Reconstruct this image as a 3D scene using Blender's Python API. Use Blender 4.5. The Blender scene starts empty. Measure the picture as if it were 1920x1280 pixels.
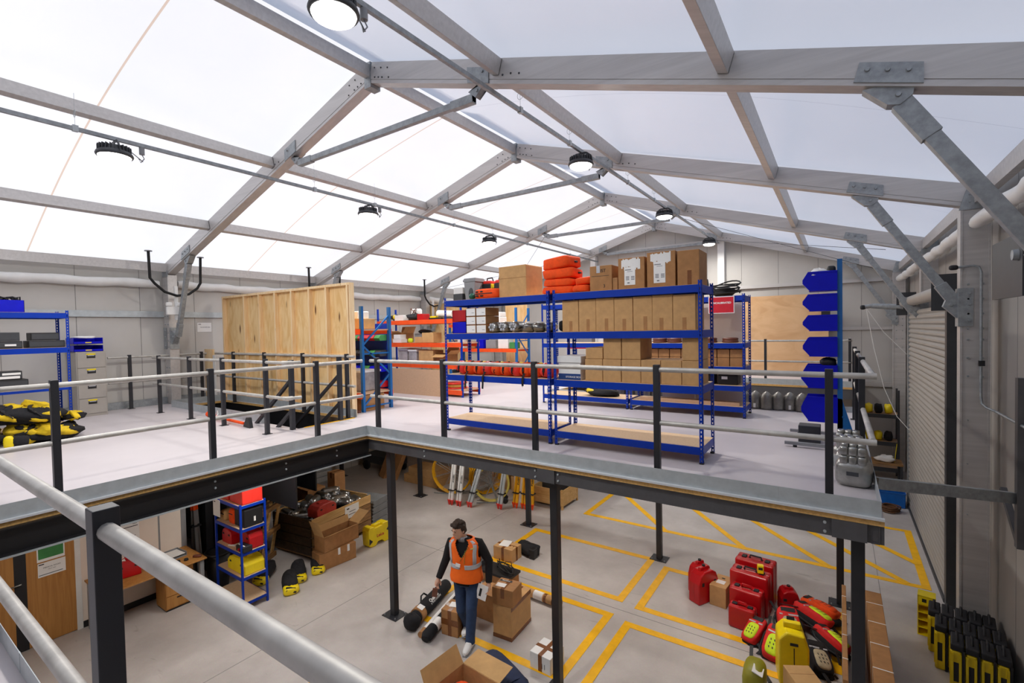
import bpy, bmesh, math, random
from mathutils import Vector, Matrix, Euler
random.seed(7)
SC = bpy.context.scene
COL = SC.collection
R = math.radians
# ------------------------------------------------------------------ camera, sky, sun, exposure
CAM = (0.0, 0.0, 4.56)
FPX = 895.837
YAW, PITCH, ROLL = 0.599, 0.025, -0.02
def cam_axes():
    cy, sy = math.cos(YAW), math.sin(YAW)
    f = Vector((-sy, cy, 0)); r = Vector((cy, sy, 0)); u = Vector((0, 0, 1))
    cp, sp = math.cos(PITCH), math.sin(PITCH)
    f2 = f*cp - u*sp; u2 = u*cp + f*sp
    cr, sr = math.cos(ROLL), math.sin(ROLL)
    return r*cr + u2*sr, u2*cr - r*sr, f2
AXR, AXU, AXF = cam_axes()
cd = bpy.data.cameras.new('camera'); cam = bpy.data.objects.new('camera', cd); COL.objects.link(cam)
cd.sensor_width = 36.0; cd.lens = 36.0*FPX/1920.0; cd.clip_start = 0.02; cd.clip_end = 200
cam.matrix_world = Matrix(((AXR.x, AXU.x, -AXF.x, CAM[0]), (AXR.y, AXU.y, -AXF.y, CAM[1]), (AXR.z, AXU.z, -AXF.z, CAM[2]), (0, 0, 0, 1)))
SC.camera = cam
W = bpy.data.worlds.new('sky'); SC.world = W; W.use_nodes = True
WB = W.node_tree.nodes['Background']; WB.inputs[0].default_value = (0.60, 0.73, 1.0, 1); WB.inputs[1].default_value = 0.86
sd = bpy.data.lights.new('sun', 'SUN'); sd.energy = 6.1; sd.angle = R(12); sd.color = (1, 0.95, 0.88)
sun = bpy.data.objects.new('sun', sd); COL.objects.link(sun)
sun.rotation_euler = Vector((0.80, 0.10, -0.55)).to_track_quat('-Z', 'Y').to_euler()
LAMP_W = 95.0
FILL_W = 33.0
vs = SC.view_settings
vs.view_transform = 'Standard'; vs.look = 'None'; vs.exposure = 0.0; vs.gamma = 1.0; vs.use_curve_mapping = False
SC.cycles.use_denoising = True
SC.cycles.max_bounces = 10; SC.cycles.diffuse_bounces = 6; SC.cycles.glossy_bounces = 3; SC.cycles.transmission_bounces = 4
SC.cycles.sample_clamp_indirect = 6.0; SC.cycles.caustics_reflective = False; SC.cycles.caustics_refractive = False

# ------------------------------------------------------------------ measuring helpers: a line of sight met with a real plane
DECK = 2.913
def ray(x, y): return AXF + AXR*((x-960)/FPX) - AXU*((y-640)/FPX)
def atz(x, y, z): d = ray(x, y); return Vector(CAM) + d*((z-CAM[2])/d.z)
def atx(x, y, X): d = ray(x, y); return Vector(CAM) + d*((X-CAM[0])/d.x)
def aty(x, y, Y): d = ray(x, y); return Vector(CAM) + d*((Y-CAM[1])/d.y)
# ------------------------------------------------------------------ object helpers
def tag(o, label=None, cat=None, group=None, kind=None):
    if label: o['label'] = label
    if cat: o['category'] = cat
    if group: o['group'] = group
    if kind: o['kind'] = kind
    return o
def thing(name, label, cat, loc=(0, 0, 0), rz=0.0, group=None):
    o = bpy.data.objects.new(name, None); COL.objects.link(o)
    o.location = loc; o.rotation_euler = (0, 0, rz); o.empty_display_size = 0.1
    return tag(o, label, cat, group)
def copy_tree(o, parent=None):
    c = o.copy(); COL.objects.link(c)
    if parent: c.parent = parent
    for ch in list(o.children): copy_tree(ch, c)
    return c
def dup(o, loc, rz=None, label=None, group=None):
    c = copy_tree(o); c.location = loc
    if rz is not None: c.rotation_euler = (0, 0, rz)
    if label: c['label'] = label
    if group: c['group'] = group
    return c
class MB:
    def __init__(s): s.v = []; s.f = []; s.mi = []; s.sm = []; s.m = 0; s.smooth = False
    def add(s, vs_, fs):
        b = len(s.v); s.v += [tuple(v) for v in vs_]
        for f in fs: s.f.append([i+b for i in f]); s.mi.append(s.m); s.sm.append(s.smooth)
    def box(s, x0, x1, y0, y1, z0, z1):
        x0, x1 = min(x0, x1), max(x0, x1); y0, y1 = min(y0, y1), max(y0, y1); z0, z1 = min(z0, z1), max(z0, z1)
        s.add([(x0,y0,z0),(x1,y0,z0),(x1,y1,z0),(x0,y1,z0),(x0,y0,z1),(x1,y0,z1),(x1,y1,z1),(x0,y1,z1)],
              [(0,3,2,1),(4,5,6,7),(0,1,5,4),(1,2,6,5),(2,3,7,6),(3,0,4,7)]); return s
    def obox(s, c, sx, sy, sz, rot=(0, 0, 0)):
        m = Euler(rot).to_matrix(); c = Vector(c); p = []
        for z in (-.5, .5):
            for x, y in ((-.5,-.5),(.5,-.5),(.5,.5),(-.5,.5)): p.append(c + m @ Vector((x*sx, y*sy, z*sz)))
        s.add(p, [(0,3,2,1),(4,5,6,7),(0,1,5,4),(1,2,6,5),(2,3,7,6),(3,0,4,7)]); return s
    def frame(s, p, q, up):
        p = Vector(p); q = Vector(q); d = (q-p).normalized(); up = Vector(up)
        if abs(d.dot(up)) > .99: up = Vector((1, 0, 0))
        a = d.cross(up).normalized(); b = a.cross(d).normalized(); return p, q, a, b
    def bar(s, p, q, w, h, up=(0, 0, 1), prof=None):
        p, q, a, b = s.frame(p, q, up)
        prof = prof or [(-w/2,-h/2),(w/2,-h/2),(w/2,h/2),(-w/2,h/2)]
        n = len(prof)
        vs_ = [p + a*x + b*y for x, y in prof] + [q + a*x + b*y for x, y in prof]
        fs = [(i, (i+1) % n, (i+1) % n+n, i+n) for i in range(n)] + [tuple(range(n))[::-1], tuple(range(n, 2*n))]
        s.add(vs_, fs); return s
    def tube(s, pts, r, n=8, caps=True):
        pts = [Vector(p) for p in pts]; N = len(pts); vs_ = []; fs = []
        a = None
        for i, p in enumerate(pts):
            d = (pts[min(i+1, N-1)] - pts[max(i-1, 0)]).normalized()
            if a is None:
                u = Vector((0, 0, 1)) if abs(d.z) < .9 else Vector((1, 0, 0)); a = d.cross(u).normalized()
            else:
                a = (a - d*a.dot(d)); a = a.normalized() if a.length > 1e-6 else d.orthogonal().normalized()
            b = d.cross(a).normalized(); rr = r[i] if isinstance(r, (list, tuple)) else r
            for k in range(n): t = 2*math.pi*k/n; vs_.append(p + a*(math.cos(t)*rr) + b*(math.sin(t)*rr))
        for i in range(N-1):
            for k in range(n): fs.append((i*n+k, i*n+(k+1) % n, (i+1)*n+(k+1) % n, (i+1)*n+k))
        o = s.smooth; s.smooth = True; s.add(vs_, fs); s.smooth = False
        if caps: s.add(vs_[:n], [tuple(range(n))[::-1]]); s.add(vs_[-n:], [tuple(range(n))])
        s.smooth = o; return s
    def cyl(s, p, q, r, r2=None, n=16): return s.tube([p, q], [r, r if r2 is None else r2], n)
    def prism(s, poly, o, u, v, w):
        o, u, v, w = Vector(o), Vector(u), Vector(v), Vector(w); n = len(poly)
        vs_ = [o + u*x + v*y for x, y in poly] + [o + u*x + v*y + w for x, y in poly]
        fs = [(i, (i+1) % n, (i+1) % n+n, i+n) for i in range(n)] + [tuple(range(n))[::-1], tuple(range(n, 2*n))]
        s.add(vs_, fs); return s
    def lathe(s, prof, o=(0, 0, 0), n=20, ax=(0, 0, 1), sx=1.0):
        o = Vector(o); q = Vector((0, 0, 1)).rotation_difference(Vector(ax)).to_matrix(); vs_ = []; fs = []
        for r_, z in prof:
            for k in range(n): t = 2*math.pi*k/n; vs_.append(o + q @ Vector((math.cos(t)*r_*sx, math.sin(t)*r_, z)))
        for i in range(len(prof)-1):
            for k in range(n): fs.append((i*n+k, i*n+(k+1) % n, (i+1)*n+(k+1) % n, (i+1)*n+k))
        ol = s.smooth; s.smooth = True; s.add(vs_, fs); s.smooth = ol; return s
    def surf(s, fn, nu, nv, close_u=False):
        vs_ = [fn(i/(nu if close_u else nu), j/nv) for j in range(nv+1) for i in range(nu + (0 if close_u else 1))]
        w = nu if close_u else nu+1; fs = []
        for j in range(nv):
            for i in range(nu): fs.append((j*w+i, j*w+(i+1) % w, (j+1)*w+(i+1) % w, (j+1)*w+i))
        ol = s.smooth; s.smooth = True; s.add(vs_, fs); s.smooth = ol; return s
    def blob(s, c, rx, ry, rz, p=1.0, nu=14, nv=9, rot=(0, 0, 0), wob=0.0, seed=0):
        c = Vector(c); m = Euler(rot).to_matrix(); rr = random.Random(seed)
        ph = [rr.uniform(0, 6.28) for _ in range(4)]
        def e(v): return math.copysign(abs(v)**p, v)
        def fn(u, v):
            a = 2*math.pi*u; b = math.pi*(v-.5); w = 1 + wob*(math.sin(3*a+ph[0])*math.cos(2*b+ph[1]) + .6*math.sin(5*b+2*a+ph[2]))
            return c + m @ Vector((rx*e(math.cos(a))*e(math.cos(b))*w, ry*e(math.sin(a))*e(math.cos(b))*w, rz*e(math.sin(b))*w))
        return s.surf(fn, nu, nv, True)
    def build(s, name, mats, parent=None, bevel=0.0, seg=2, solid=0.0, sub=0):
        me = bpy.data.meshes.new(name); me.from_pydata(s.v, [], s.f)
        if not isinstance(mats, (list, tuple)): mats = [mats]
        for m in mats: me.materials.append(m)
        me.polygons.foreach_set('material_index', s.mi); me.polygons.foreach_set('use_smooth', s.sm); me.update()
        o = bpy.data.objects.new(name, me); COL.objects.link(o)
        if parent: o.parent = parent
        if solid: md = o.modifiers.new('solid', 'SOLIDIFY'); md.thickness = solid; md.offset = 0
        if bevel: md = o.modifiers.new('bevel', 'BEVEL'); md.width = bevel; md.segments = seg; md.limit_method = 'ANGLE'; md.angle_limit = R(40)
        if sub: md = o.modifiers.new('sub', 'SUBSURF'); md.levels = sub; md.render_levels = sub
        return o
def Bx(*a): return MB().box(*a)
def struct(o): o['kind'] = 'structure'; return o
def lettering(txt, parent, loc, size, mat, rot=(R(90), 0, 0), name='lettering', align='CENTER', bold=0.0):
    c = bpy.data.curves.new(name, 'FONT'); c.body = txt; c.size = size; c.align_x = align; c.align_y = 'CENTER'; c.extrude = 0.0008; c.offset = bold
    t = bpy.data.objects.new(name, c); COL.objects.link(t)
    dg = bpy.context.evaluated_depsgraph_get(); me = bpy.data.meshes.new_from_object(t.evaluated_get(dg))
    bpy.data.objects.remove(t); bpy.data.curves.remove(c)
    o = bpy.data.objects.new(name, me); COL.objects.link(o); me.materials.clear(); me.materials.append(mat)
    o.location = loc; o.rotation_euler = rot
    if parent: o.parent = parent
    return o
# ------------------------------------------------------------------ procedural materials
def lin(h):
    h = h.lstrip('#'); c = [int(h[i:i+2], 16)/255 for i in (0, 2, 4)]
    return tuple(x/12.92 if x <= .04045 else ((x+.055)/1.055)**2.4 for x in c) + (1,)
def mat(name, hexc, rough=.5, metal=0.0, var=.08, scale=6.0, bump=0.0, bscale=60.0, hex2=None, spec=.5, coat=0.0, stretch=None):
    m = bpy.data.materials.new(name); m.use_nodes = True; nt = m.node_tree; N = nt.nodes; L = nt.links
    b = N['Principled BSDF']; b.inputs['Roughness'].default_value = rough; b.inputs['Metallic'].default_value = metal
    b.inputs['Specular IOR Level'].default_value = spec; b.inputs['Coat Weight'].default_value = coat
    tc = N.new('ShaderNodeTexCoord'); src = tc.outputs['Object']
    if stretch:
        mp = N.new('ShaderNodeMapping'); mp.inputs['Scale'].default_value = stretch; L.new(src, mp.inputs[0]); src = mp.outputs[0]
    n = N.new('ShaderNodeTexNoise'); n.inputs['Scale'].default_value = scale; n.inputs['Detail'].default_value = 5; n.inputs['Roughness'].default_value = .6
    L.new(src, n.inputs['Vector'])
    c1 = lin(hexc); cr = N.new('ShaderNodeValToRGB')
    if hex2: a, z = lin(hex2), c1
    else:
        a = tuple(max(0, x*(1-var*1.6)) for x in c1[:3]) + (1,); z = tuple(min(1, x*(1+var)) for x in c1[:3]) + (1,)
    cr.color_ramp.elements[0].color = a; cr.color_ramp.elements[1].color = z
    cr.color_ramp.elements[0].position = .3; cr.color_ramp.elements[1].position = .7
    L.new(n.outputs['Fac'], cr.inputs[0]); L.new(cr.outputs[0], b.inputs['Base Color'])
    if bump:
        n2 = N.new('ShaderNodeTexNoise'); n2.inputs['Scale'].default_value = bscale; n2.inputs['Detail'].default_value = 3; L.new(src, n2.inputs['Vector'])
        bp = N.new('ShaderNodeBump'); bp.inputs['Strength'].default_value = bump; bp.inputs['Distance'].default_value = .01
        L.new(n2.outputs['Fac'], bp.inputs['Height']); L.new(bp.outputs[0], b.inputs['Normal'])
    return m
def emat(name, hexc, strength):
    m = bpy.data.materials.new(name); m.use_nodes = True; nt = m.node_tree; nt.nodes.clear()
    e = nt.nodes.new('ShaderNodeEmission'); e.inputs[0].default_value = lin(hexc); e.inputs[1].default_value = strength
    o = nt.nodes.new('ShaderNodeOutputMaterial'); nt.links.new(e.outputs[0], o.inputs[0]); return m
def fabric_mat(nm='tent_fabric', ca=(.83, .84, .87, 1), cb=(.9, .9, .92, 1)):
    m = bpy.data.materials.new(nm); m.use_nodes = True; nt = m.node_tree; N = nt.nodes; L = nt.links; N.clear()
    tc = N.new('ShaderNodeTexCoord'); n = N.new('ShaderNodeTexNoise'); n.inputs['Scale'].default_value = .9; n.inputs['Detail'].default_value = 4
    L.new(tc.outputs['Object'], n.inputs['Vector'])
    cr = N.new('ShaderNodeValToRGB'); cr.color_ramp.elements[0].color = ca; cr.color_ramp.elements[1].color = cb
    L.new(n.outputs['Fac'], cr.inputs[0])
    d = N.new('ShaderNodeBsdfDiffuse'); t = N.new('ShaderNodeBsdfTranslucent'); g = N.new('ShaderNodeBsdfGlossy'); g.inputs['Roughness'].default_value = .35
    mx = N.new('ShaderNodeMixShader'); mx.inputs[0].default_value = .5; mx2 = N.new('ShaderNodeMixShader'); mx2.inputs[0].default_value = .05
    L.new(cr.outputs[0], d.inputs[0]); L.new(cr.outputs[0], t.inputs[0]); L.new(d.outputs[0], mx.inputs[1]); L.new(t.outputs[0], mx.inputs[2])
    L.new(mx.outputs[0], mx2.inputs[1]); L.new(g.outputs[0], mx2.inputs[2])
    o = N.new('ShaderNodeOutputMaterial'); L.new(mx2.outputs[0], o.inputs[0]); return m
def wood_mat(name, c1, c2, knots='#6b3f1a', scale=3.0, stretch=(4, 4, .5), rough=.6, knotamt=.1):
    m = bpy.data.materials.new(name); m.use_nodes = True; nt = m.node_tree; N = nt.nodes; L = nt.links
    b = N['Principled BSDF']; b.inputs['Roughness'].default_value = rough
    tc = N.new('ShaderNodeTexCoord'); mp = N.new('ShaderNodeMapping'); mp.inputs['Scale'].default_value = stretch; L.new(tc.outputs['Object'], mp.inputs[0])
    n = N.new('ShaderNodeTexNoise'); n.inputs['Scale'].default_value = scale; n.inputs['Detail'].default_value = 6; n.inputs['Distortion'].default_value = 1.2; L.new(mp.outputs[0], n.inputs['Vector'])
    cr = N.new('ShaderNodeValToRGB'); cr.color_ramp.elements[0].color = lin(c2); cr.color_ramp.elements[1].color = lin(c1)
    cr.color_ramp.elements[0].position = .35; cr.color_ramp.elements[1].position = .62
    L.new(n.outputs['Fac'], cr.inputs[0])
    v = N.new('ShaderNodeTexVoronoi'); v.inputs['Scale'].default_value = 1.9; L.new(mp.outputs[0], v.inputs['Vector'])
    kr = N.new('ShaderNodeValToRGB'); kr.color_ramp.elements[0].color = (1, 1, 1, 1); kr.color_ramp.elements[1].color = (0, 0, 0, 1)
    kr.color_ramp.elements[0].position = knotamt*.5; kr.color_ramp.elements[1].position = knotamt; L.new(v.outputs['Distance'], kr.inputs[0])
    mx = N.new('ShaderNodeMixRGB'); L.new(kr.outputs[0], mx.inputs[0]); L.new(cr.outputs[0], mx.inputs[1]); mx.inputs[2].default_value = lin(knots)
    L.new(mx.outputs[0], b.inputs['Base Color']); return m
def concrete_mat():
    m = bpy.data.materials.new('concrete'); m.use_nodes = True; nt = m.node_tree; N = nt.nodes; L = nt.links
    b = N['Principled BSDF']; tc = N.new('ShaderNodeTexCoord')
    n = N.new('ShaderNodeTexNoise'); n.inputs['Scale'].default_value = .8; n.inputs['Detail'].default_value = 8; n.inputs['Roughness'].default_value = .65; L.new(tc.outputs['Object'], n.inputs['Vector'])
    cr = N.new('ShaderNodeValToRGB'); cr.color_ramp.elements[0].color = lin('#a9a39f'); cr.color_ramp.elements[1].color = lin('#c9c3bf')
    cr.color_ramp.elements[0].position = .3; cr.color_ramp.elements[1].position = .68; L.new(n.outputs['Fac'], cr.inputs[0])
    n2 = N.new('ShaderNodeTexNoise'); n2.inputs['Scale'].default_value = 90; n2.inputs['Detail'].default_value = 3; L.new(tc.outputs['Object'], n2.inputs['Vector'])
    mx = N.new('ShaderNodeMixRGB'); mx.blend_type = 'OVERLAY'; mx.inputs[0].default_value = .18; L.new(cr.outputs[0], mx.inputs[1]); L.new(n2.outputs['Color'], mx.inputs[2])
    n3 = N.new('ShaderNodeTexNoise'); n3.inputs['Scale'].default_value = 2.2; n3.inputs['Detail'].default_value = 9; n3.inputs['Distortion'].default_value = 2.5
    mp = N.new('ShaderNodeMapping'); mp.inputs['Scale'].default_value = (.5, 2.2, 1); mp.inputs['Rotation'].default_value = (0, 0, .5); L.new(tc.outputs['Object'], mp.inputs[0]); L.new(mp.outputs[0], n3.inputs['Vector'])
    r3 = N.new('ShaderNodeValToRGB'); r3.color_ramp.elements[0].position = .66; r3.color_ramp.elements[1].position = .78; r3.color_ramp.elements[1].color = (.55, .55, .55, 1); r3.color_ramp.elements[0].color = (0, 0, 0, 1)
    L.new(n3.outputs['Fac'], r3.inputs[0])
    m3 = N.new('ShaderNodeMixRGB'); L.new(r3.outputs[0], m3.inputs[0]); L.new(mx.outputs[0], m3.inputs[1]); m3.inputs[2].default_value = lin('#7d746e')
    L.new(m3.outputs[0], b.inputs['Base Color'])
    rr = N.new('ShaderNodeMapRange'); rr.inputs[3].default_value = .32; rr.inputs[4].default_value = .6; L.new(n.outputs['Fac'], rr.inputs[0]); L.new(rr.outputs[0], b.inputs['Roughness'])
    return m
M_ = dict(
    fabric=fabric_mat(), concrete=concrete_mat(),
    alu=mat('brushed_aluminium', '#c3c0be', .42, .35, .07, 3, stretch=(.3, 6, 6)),
    galv=mat('galvanised_steel', '#9ea3a6', .48, .45, .16, 14),
    galvl=mat('bright_galvanised_steel', '#b9c0c3', .45, .25, .07, 10),
    tube=mat('galvanised_tube', '#bdbab4', .5, .4, .14, 7, stretch=(1, 1, 1)),
    post=mat('dark_grey_paint', '#26272c', .45, 0, .06),
    beam=mat('dark_steel', '#5d5d60', .5, .3, .1, 5),
    blackbeam=mat('black_beam_paint', '#141417', .5),
    lip=mat('bright_zinc_lip', '#dfe3e6', .35, .2, .03),
    black=mat('black_plastic', '#17171a', .5, 0, .1),
    rubber=mat('black_rubber', '#141416', .7, 0, .1),
    blackfab=mat('black_cloth', '#18181c', .9, 0, .15, 20, .4, 80),
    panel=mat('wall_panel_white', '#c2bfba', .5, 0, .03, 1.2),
    panelr=mat('wall_panel_grey_dimmed', '#a39e98', .5, 0, .04, 1.2),  # grey-white, darkened for the light falling off on the right wall
    joint=mat('panel_joint', '#8b8986', .7),
    deck=mat('deck_paint', '#cdc6c8', .42, 0, .035, 1.1, .05, 40),
    chip=mat('chipboard', '#d6aa66', .75, 0, .16, 45, .3, 70),
    shelfboard=mat('shelf_chipboard', '#d8b994', .75, 0, .07, 40),
    blue=mat('blue_shelving_paint', '#0335a4', .4, 0, .06, 4, spec=.25),
    bluelt=mat('rack_blue_paint', '#0d62a6', .4, 0, .06, 4),
    bluebin=mat('blue_bin_plastic', '#050ec4', .4, 0, .06, spec=.25),
    orange=mat('orange_beam_paint', '#f4551a', .4, 0, .06),
    card=mat('cardboard', '#c79c68', .8, 0, .08, 9, .12, 25),
    carddk=mat('brown_cardboard', '#a97a4c', .8, 0, .1, 9, .12, 25),
    cardin=mat('cardboard_inside', '#c79e68', .8, 0, .06, 9),
    tape=mat('brown_parcel_tape', '#7a4a26', .25, 0, .1, 14),
    paper=mat('white_paper', '#eeeeec', .7, 0, .02),
    white=mat('white_plastic', '#e6e6e4', .4, 0, .03),
    grey=mat('grey_plastic', '#8d8f92', .45, 0, .06),
    dkgrey=mat('dark_grey_plastic', '#3a3c40', .5, 0, .08),
    red=mat('red_plastic', '#b80d17', .33, 0, .08, 5),
    redlt=mat('bright_red_plastic', '#e8362b', .33, 0, .06, 5),
    yelbag=mat('yellow_cloth', '#e0bd16', .8, 0, .2, 9, .4, 25),
    yellow=mat('yellow_plastic', '#f2d80f', .38, 0, .06, 5),
    yelpaint=mat('yellow_floor_paint', '#f8ba05', .5, 0, .08, 7),
    hiorange=mat('orange_cloth', '#f4500a', .85, 0, .1, 12, .4, 30),
    limef=mat('lime_cloth', '#d3f02a', .8, 0, .08, 15, .2, 60),
    refl=mat('grey_reflective_tape', '#b9bcc2', .4, 0, .05),
    silver=mat('silver_foil', '#a8a8a4', .3, .9, .15, 10, .5, 18),
    steelgrey=mat('grey_metal_housing', '#8e8b84', .35, .6, .15, 9),
    ply=wood_mat('pine_plywood', '#f2d29b', '#e3b877', scale=2.6, stretch=(2.2, 3, .6), knotamt=.16),
    stud=wood_mat('pine_stud', '#f6dcb0', '#eac591', scale=3, stretch=(6, 6, .6), knotamt=.07),
    plyfar=wood_mat('tan_plywood', '#d8b083', '#c99e70', scale=1.6, stretch=(.8, 1, 1.5), knotamt=.02),
    hardb=mat('hardboard', '#c9a584', .7, 0, .05, 30),
    oak=wood_mat('oak_veneer', '#b98444', '#a87338', knots='#a06c34', scale=2.5, stretch=(7, 7, .5), knotamt=.03),
    crate=wood_mat('weathered_timber', '#9c7446', '#6e4f2e', knots='#3d2a18', scale=3, stretch=(.6, 3, 6), knotamt=.05),
    cratelt=wood_mat('pale_timber', '#d8b176', '#c49a5c', scale=3, stretch=(.6, 3, 6), knotamt=.05),
    shutter=mat('shutter_paint', '#a39e97', .45, .1, .04, 2),
    cream=mat('cream_wall', '#e9ddd0', .6, 0, .03, 2),
    cabinet=mat('cabinet_grey', '#aba59d', .45, 0, .03),
    cable=mat('cable_yellow', '#e3a90c', .45, 0, .06),
    cablelt=mat('cable_pale_yellow', '#dccb62', .45, 0, .06),
    lampon=emat('lamp_lens', '#fffdf6', 9.0),
    denim=mat('blue_denim', '#2b4062', .85, 0, .14, 18, .25, 90),
    skin=mat('skin', '#d3a68d', .5, 0, .06, 12),
    hair=mat('brown_hair', '#36261b', .7, 0, .2, 60, .5, 120),
    navy=mat('navy_cloth', '#1d2a4a', .8, 0, .14, 10, .5, 25),
    green=mat('green_print', '#3f8a4a', .6, 0, .2, 3),
    ink=mat('dark_print', '#1b1b1f', .6),
    textgrey=mat('grey_print', '#77787c', .6),
    brownred=mat('rust_brown', '#6a3a2a', .5, 0, .15),
)
# ================================================================== THE SETTING
XA, ZA, KS = -5.90, 8.674, 0.3069
XL, XR_ = -13.7, 1.78
YB, YG = -4.0, 18.9
FY = [0.1, 4.978, 8.95, 13.73, 18.62]
def roofz(x): return ZA - KS*abs(x-XA)
# floor
struct(MB().box(XL-.2, XR_+.2, YB-.2, YG+.2, -.15, 0).build('floor', M_['concrete']))
# saw cuts in the slab and yellow lines painted on it
mb = MB()
for y in (7.22,): mb.box(-13.5, 1.5, y-.006, y+.006, 0, .0012)
for x in (-6.9, .58): mb.box(x-.006, x+.006, YB, YG-.3, 0, .0012)
struct(mb.build('trim_1', M_['joint']))
ylab = 'yellow floor marking tape'
def ybay(lines, label, w=.125):
    m = MB()
    for k, (p, q) in enumerate(lines):
        zz = .0022 + .0006*k
        p = Vector((p[0], p[1], zz)); q = Vector((q[0], q[1], zz)); d = (q-p).normalized()
        m.bar(p - d*w/2, q + d*w/2, w, .003)
    return tag(m.build('floor_marking', M_['yelpaint']), label, 'floor marking', 'yellow floor markings')
def rect(x0, x1, y0, y1): return [((x0, y0), (x1, y0)), ((x1, y0), (x1, y1)), ((x1, y1), (x0, y1)), ((x0, y1), (x0, y0))]
ybay(rect(-5.12, 1.24, 10.6, 13.3) + [((-4.67, 12.2), (-3.2, 10.6)), ((-3.27, 12.6), (-1.6, 10.6)), ((-2.0, 12.6), (-.15, 10.6)), ((-.7, 12.4), (.95, 10.65)), ((.3, 12.6), (1.2, 11.6)), ((-5.0, 13.3), (-4.67, 12.2))],
     'yellow hatched box painted on the floor in front of the roller shutter')
ybay(rect(-5.68, -3.03, 7.5, 9.15), 'yellow outlined bay on the floor round the small box with the paper on top')
ybay(rect(-2.68, -.02, 7.44, 8.94), 'yellow outlined bay on the floor under the red cases and rucksacks')
ybay(rect(-5.66, -3.02, 5.36, 7.0), 'yellow outlined bay on the floor under the walking man and his boxes')
ybay(rect(-2.68, -.02, 4.4, 6.92), 'empty looking yellow outlined bay on the floor in front of the yellow canister')
ybay(rect(-5.66, -3.02, 2.6, 3.9), 'yellow outlined bay at the bottom edge of the picture, only its corner showing')
# walls
def panel_wall(name, horiz_axis, a0, a1, fixed, zt, mt, step=1.1, off=0.0, th=.1, side=1):
    m = MB()
    if horiz_axis == 'y':
        m.box(fixed, fixed-side*th, a0, a1, 0, zt)
        m.m = 1; t = a0 + off
        while t < a1: m.box(fixed, fixed+side*.002, t-.006, t+.006, 0, zt-.001); t += step
    return struct(m.build(name, [mt, M_['joint']]))
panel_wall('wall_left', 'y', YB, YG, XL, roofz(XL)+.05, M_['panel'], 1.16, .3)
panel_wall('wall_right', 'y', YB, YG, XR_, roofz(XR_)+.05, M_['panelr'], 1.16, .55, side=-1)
def gable(name, y, d, mt):
    m = MB(); poly = [(XL-.1, 0), (XR_+.1, 0), (XR_+.1, roofz(XR_+.1)), (XA, ZA), (XL-.1, roofz(XL-.1))]
    m.prism(poly, (0, y, 0), (1, 0, 0), (0, 0, 1), (0, d*.12, 0))
    m.m = 1; x = XL+.4
    while x < XR_:
        m.box(x-.006, x+.006, y, y-d*.003, 0, roofz(x)-.02); x += 1.16
    return struct(m.build(name, [mt, M_['joint']]))
gable('wall_back', YG, 1, M_['panel']); gable('wall_front', YB, -1, M_['panel'])
# tent fabric roof, bay by bay, blown out a little between the frames
ys = [YB-.05] + FY[:-1] + [YG+.08]
seam_l = fabric_mat('fabric_seam', (.66, .52, .43, 1), (.74, .6, .5, 1)); seam_r = fabric_mat('fabric_seam_grey', (.6, .6, .64, 1), (.66, .66, .7, 1))
mb = MB(); mb.smooth = True
for a, b in zip(ys[:-1], ys[1:]):
    for sgn, xe in ((-1, XL-.2), (1, XR_+.2)):
        hw = (.026 if sgn < 0 else .008)/(b-a)/2; vl = [k/12 for k in range(6)] + [.5-hw, .5+hw] + [k/12 for k in range(7, 13)]; nu = 22; vs_ = []
        for v in vl:
            for i in range(nu+1):
                u = i/nu; x = XA + (xe-XA)*u; bul = .36*math.sin(math.pi*v)**.8*math.sin(math.pi*u) if 0 < u < 1 else 0
                vs_.append((x, a+(b-a)*v, roofz(x)+.035+bul))
        for j in range(len(vl)-1):
            mb.m = 0 if j != 6 else (1 if sgn < 0 else 2)
            q = [vs_[j*(nu+1)+i] for i in range(nu+1)] + [vs_[(j+1)*(nu+1)+i] for i in range(nu+1)]
            mb.add(q, [(i, i+1, nu+2+i, nu+1+i) for i in range(nu)])
roof = struct(mb.build('ceiling', [M_['fabric'], seam_l, seam_r])); roof['label'] = 'white translucent tent fabric roof'
bm_r = bmesh.new(); bm_r.from_mesh(roof.data); bmesh.ops.remove_doubles(bm_r, verts=bm_r.verts, dist=.0005); bm_r.to_mesh(roof.data); bm_r.free()
# rolled fabric along both eaves
def roll(name, x, z, r, segs):
    m = MB()
    for a, b in segs:
        pts = []; n = 26
        for i in range(n+1):
            t = i/n; pts.append((x + .012*math.sin(t*31), a+(b-a)*t, z + .012*math.sin(t*23+1) - .03*math.sin(math.pi*t)))
        m.tube(pts, [r*(.8 if i in (0, n) else 1 + .07*math.sin(i*1.7)) for i in range(n+1)], 12)
    return struct(m.build(name, M_['white']))
roll('trim_4', XL+.12, 5.84, .10, [(a+.2, b-.2) for a, b in zip([YB]+FY[:-1], FY)])
roll('trim_5', 1.52, 5.86, .09, [(a+.28, b-.2) for a, b in zip([YB]+FY[:-1], FY)])
# eave purlins
for nm, x in (('trim_6', -13.42), ('trim_7', 1.56)):
    mb = MB(); z = roofz(x) - .15
    for a, b in zip([YB]+FY[:-1], FY): mb.bar((x, a, z), (x, b, z), .09, .2)
    struct(mb.build(nm, M_['alu']))
# wall rails on the left wall, ledge at its foot, long thin conduit
mb = MB(); mb.box(XL+.003, XL+.07, YB, YG, 5.03, 5.17); struct(mb.build('trim_8', M_['galvl']))
mb = MB(); mb.box(XL+.003, XL+.05, YB, YG, 3.55, 3.6); mb.box(XL+.003, XL+.09, YB, YG, DECK+.002, DECK+.16); struct(mb.build('trim_9', M_['galv']))
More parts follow.
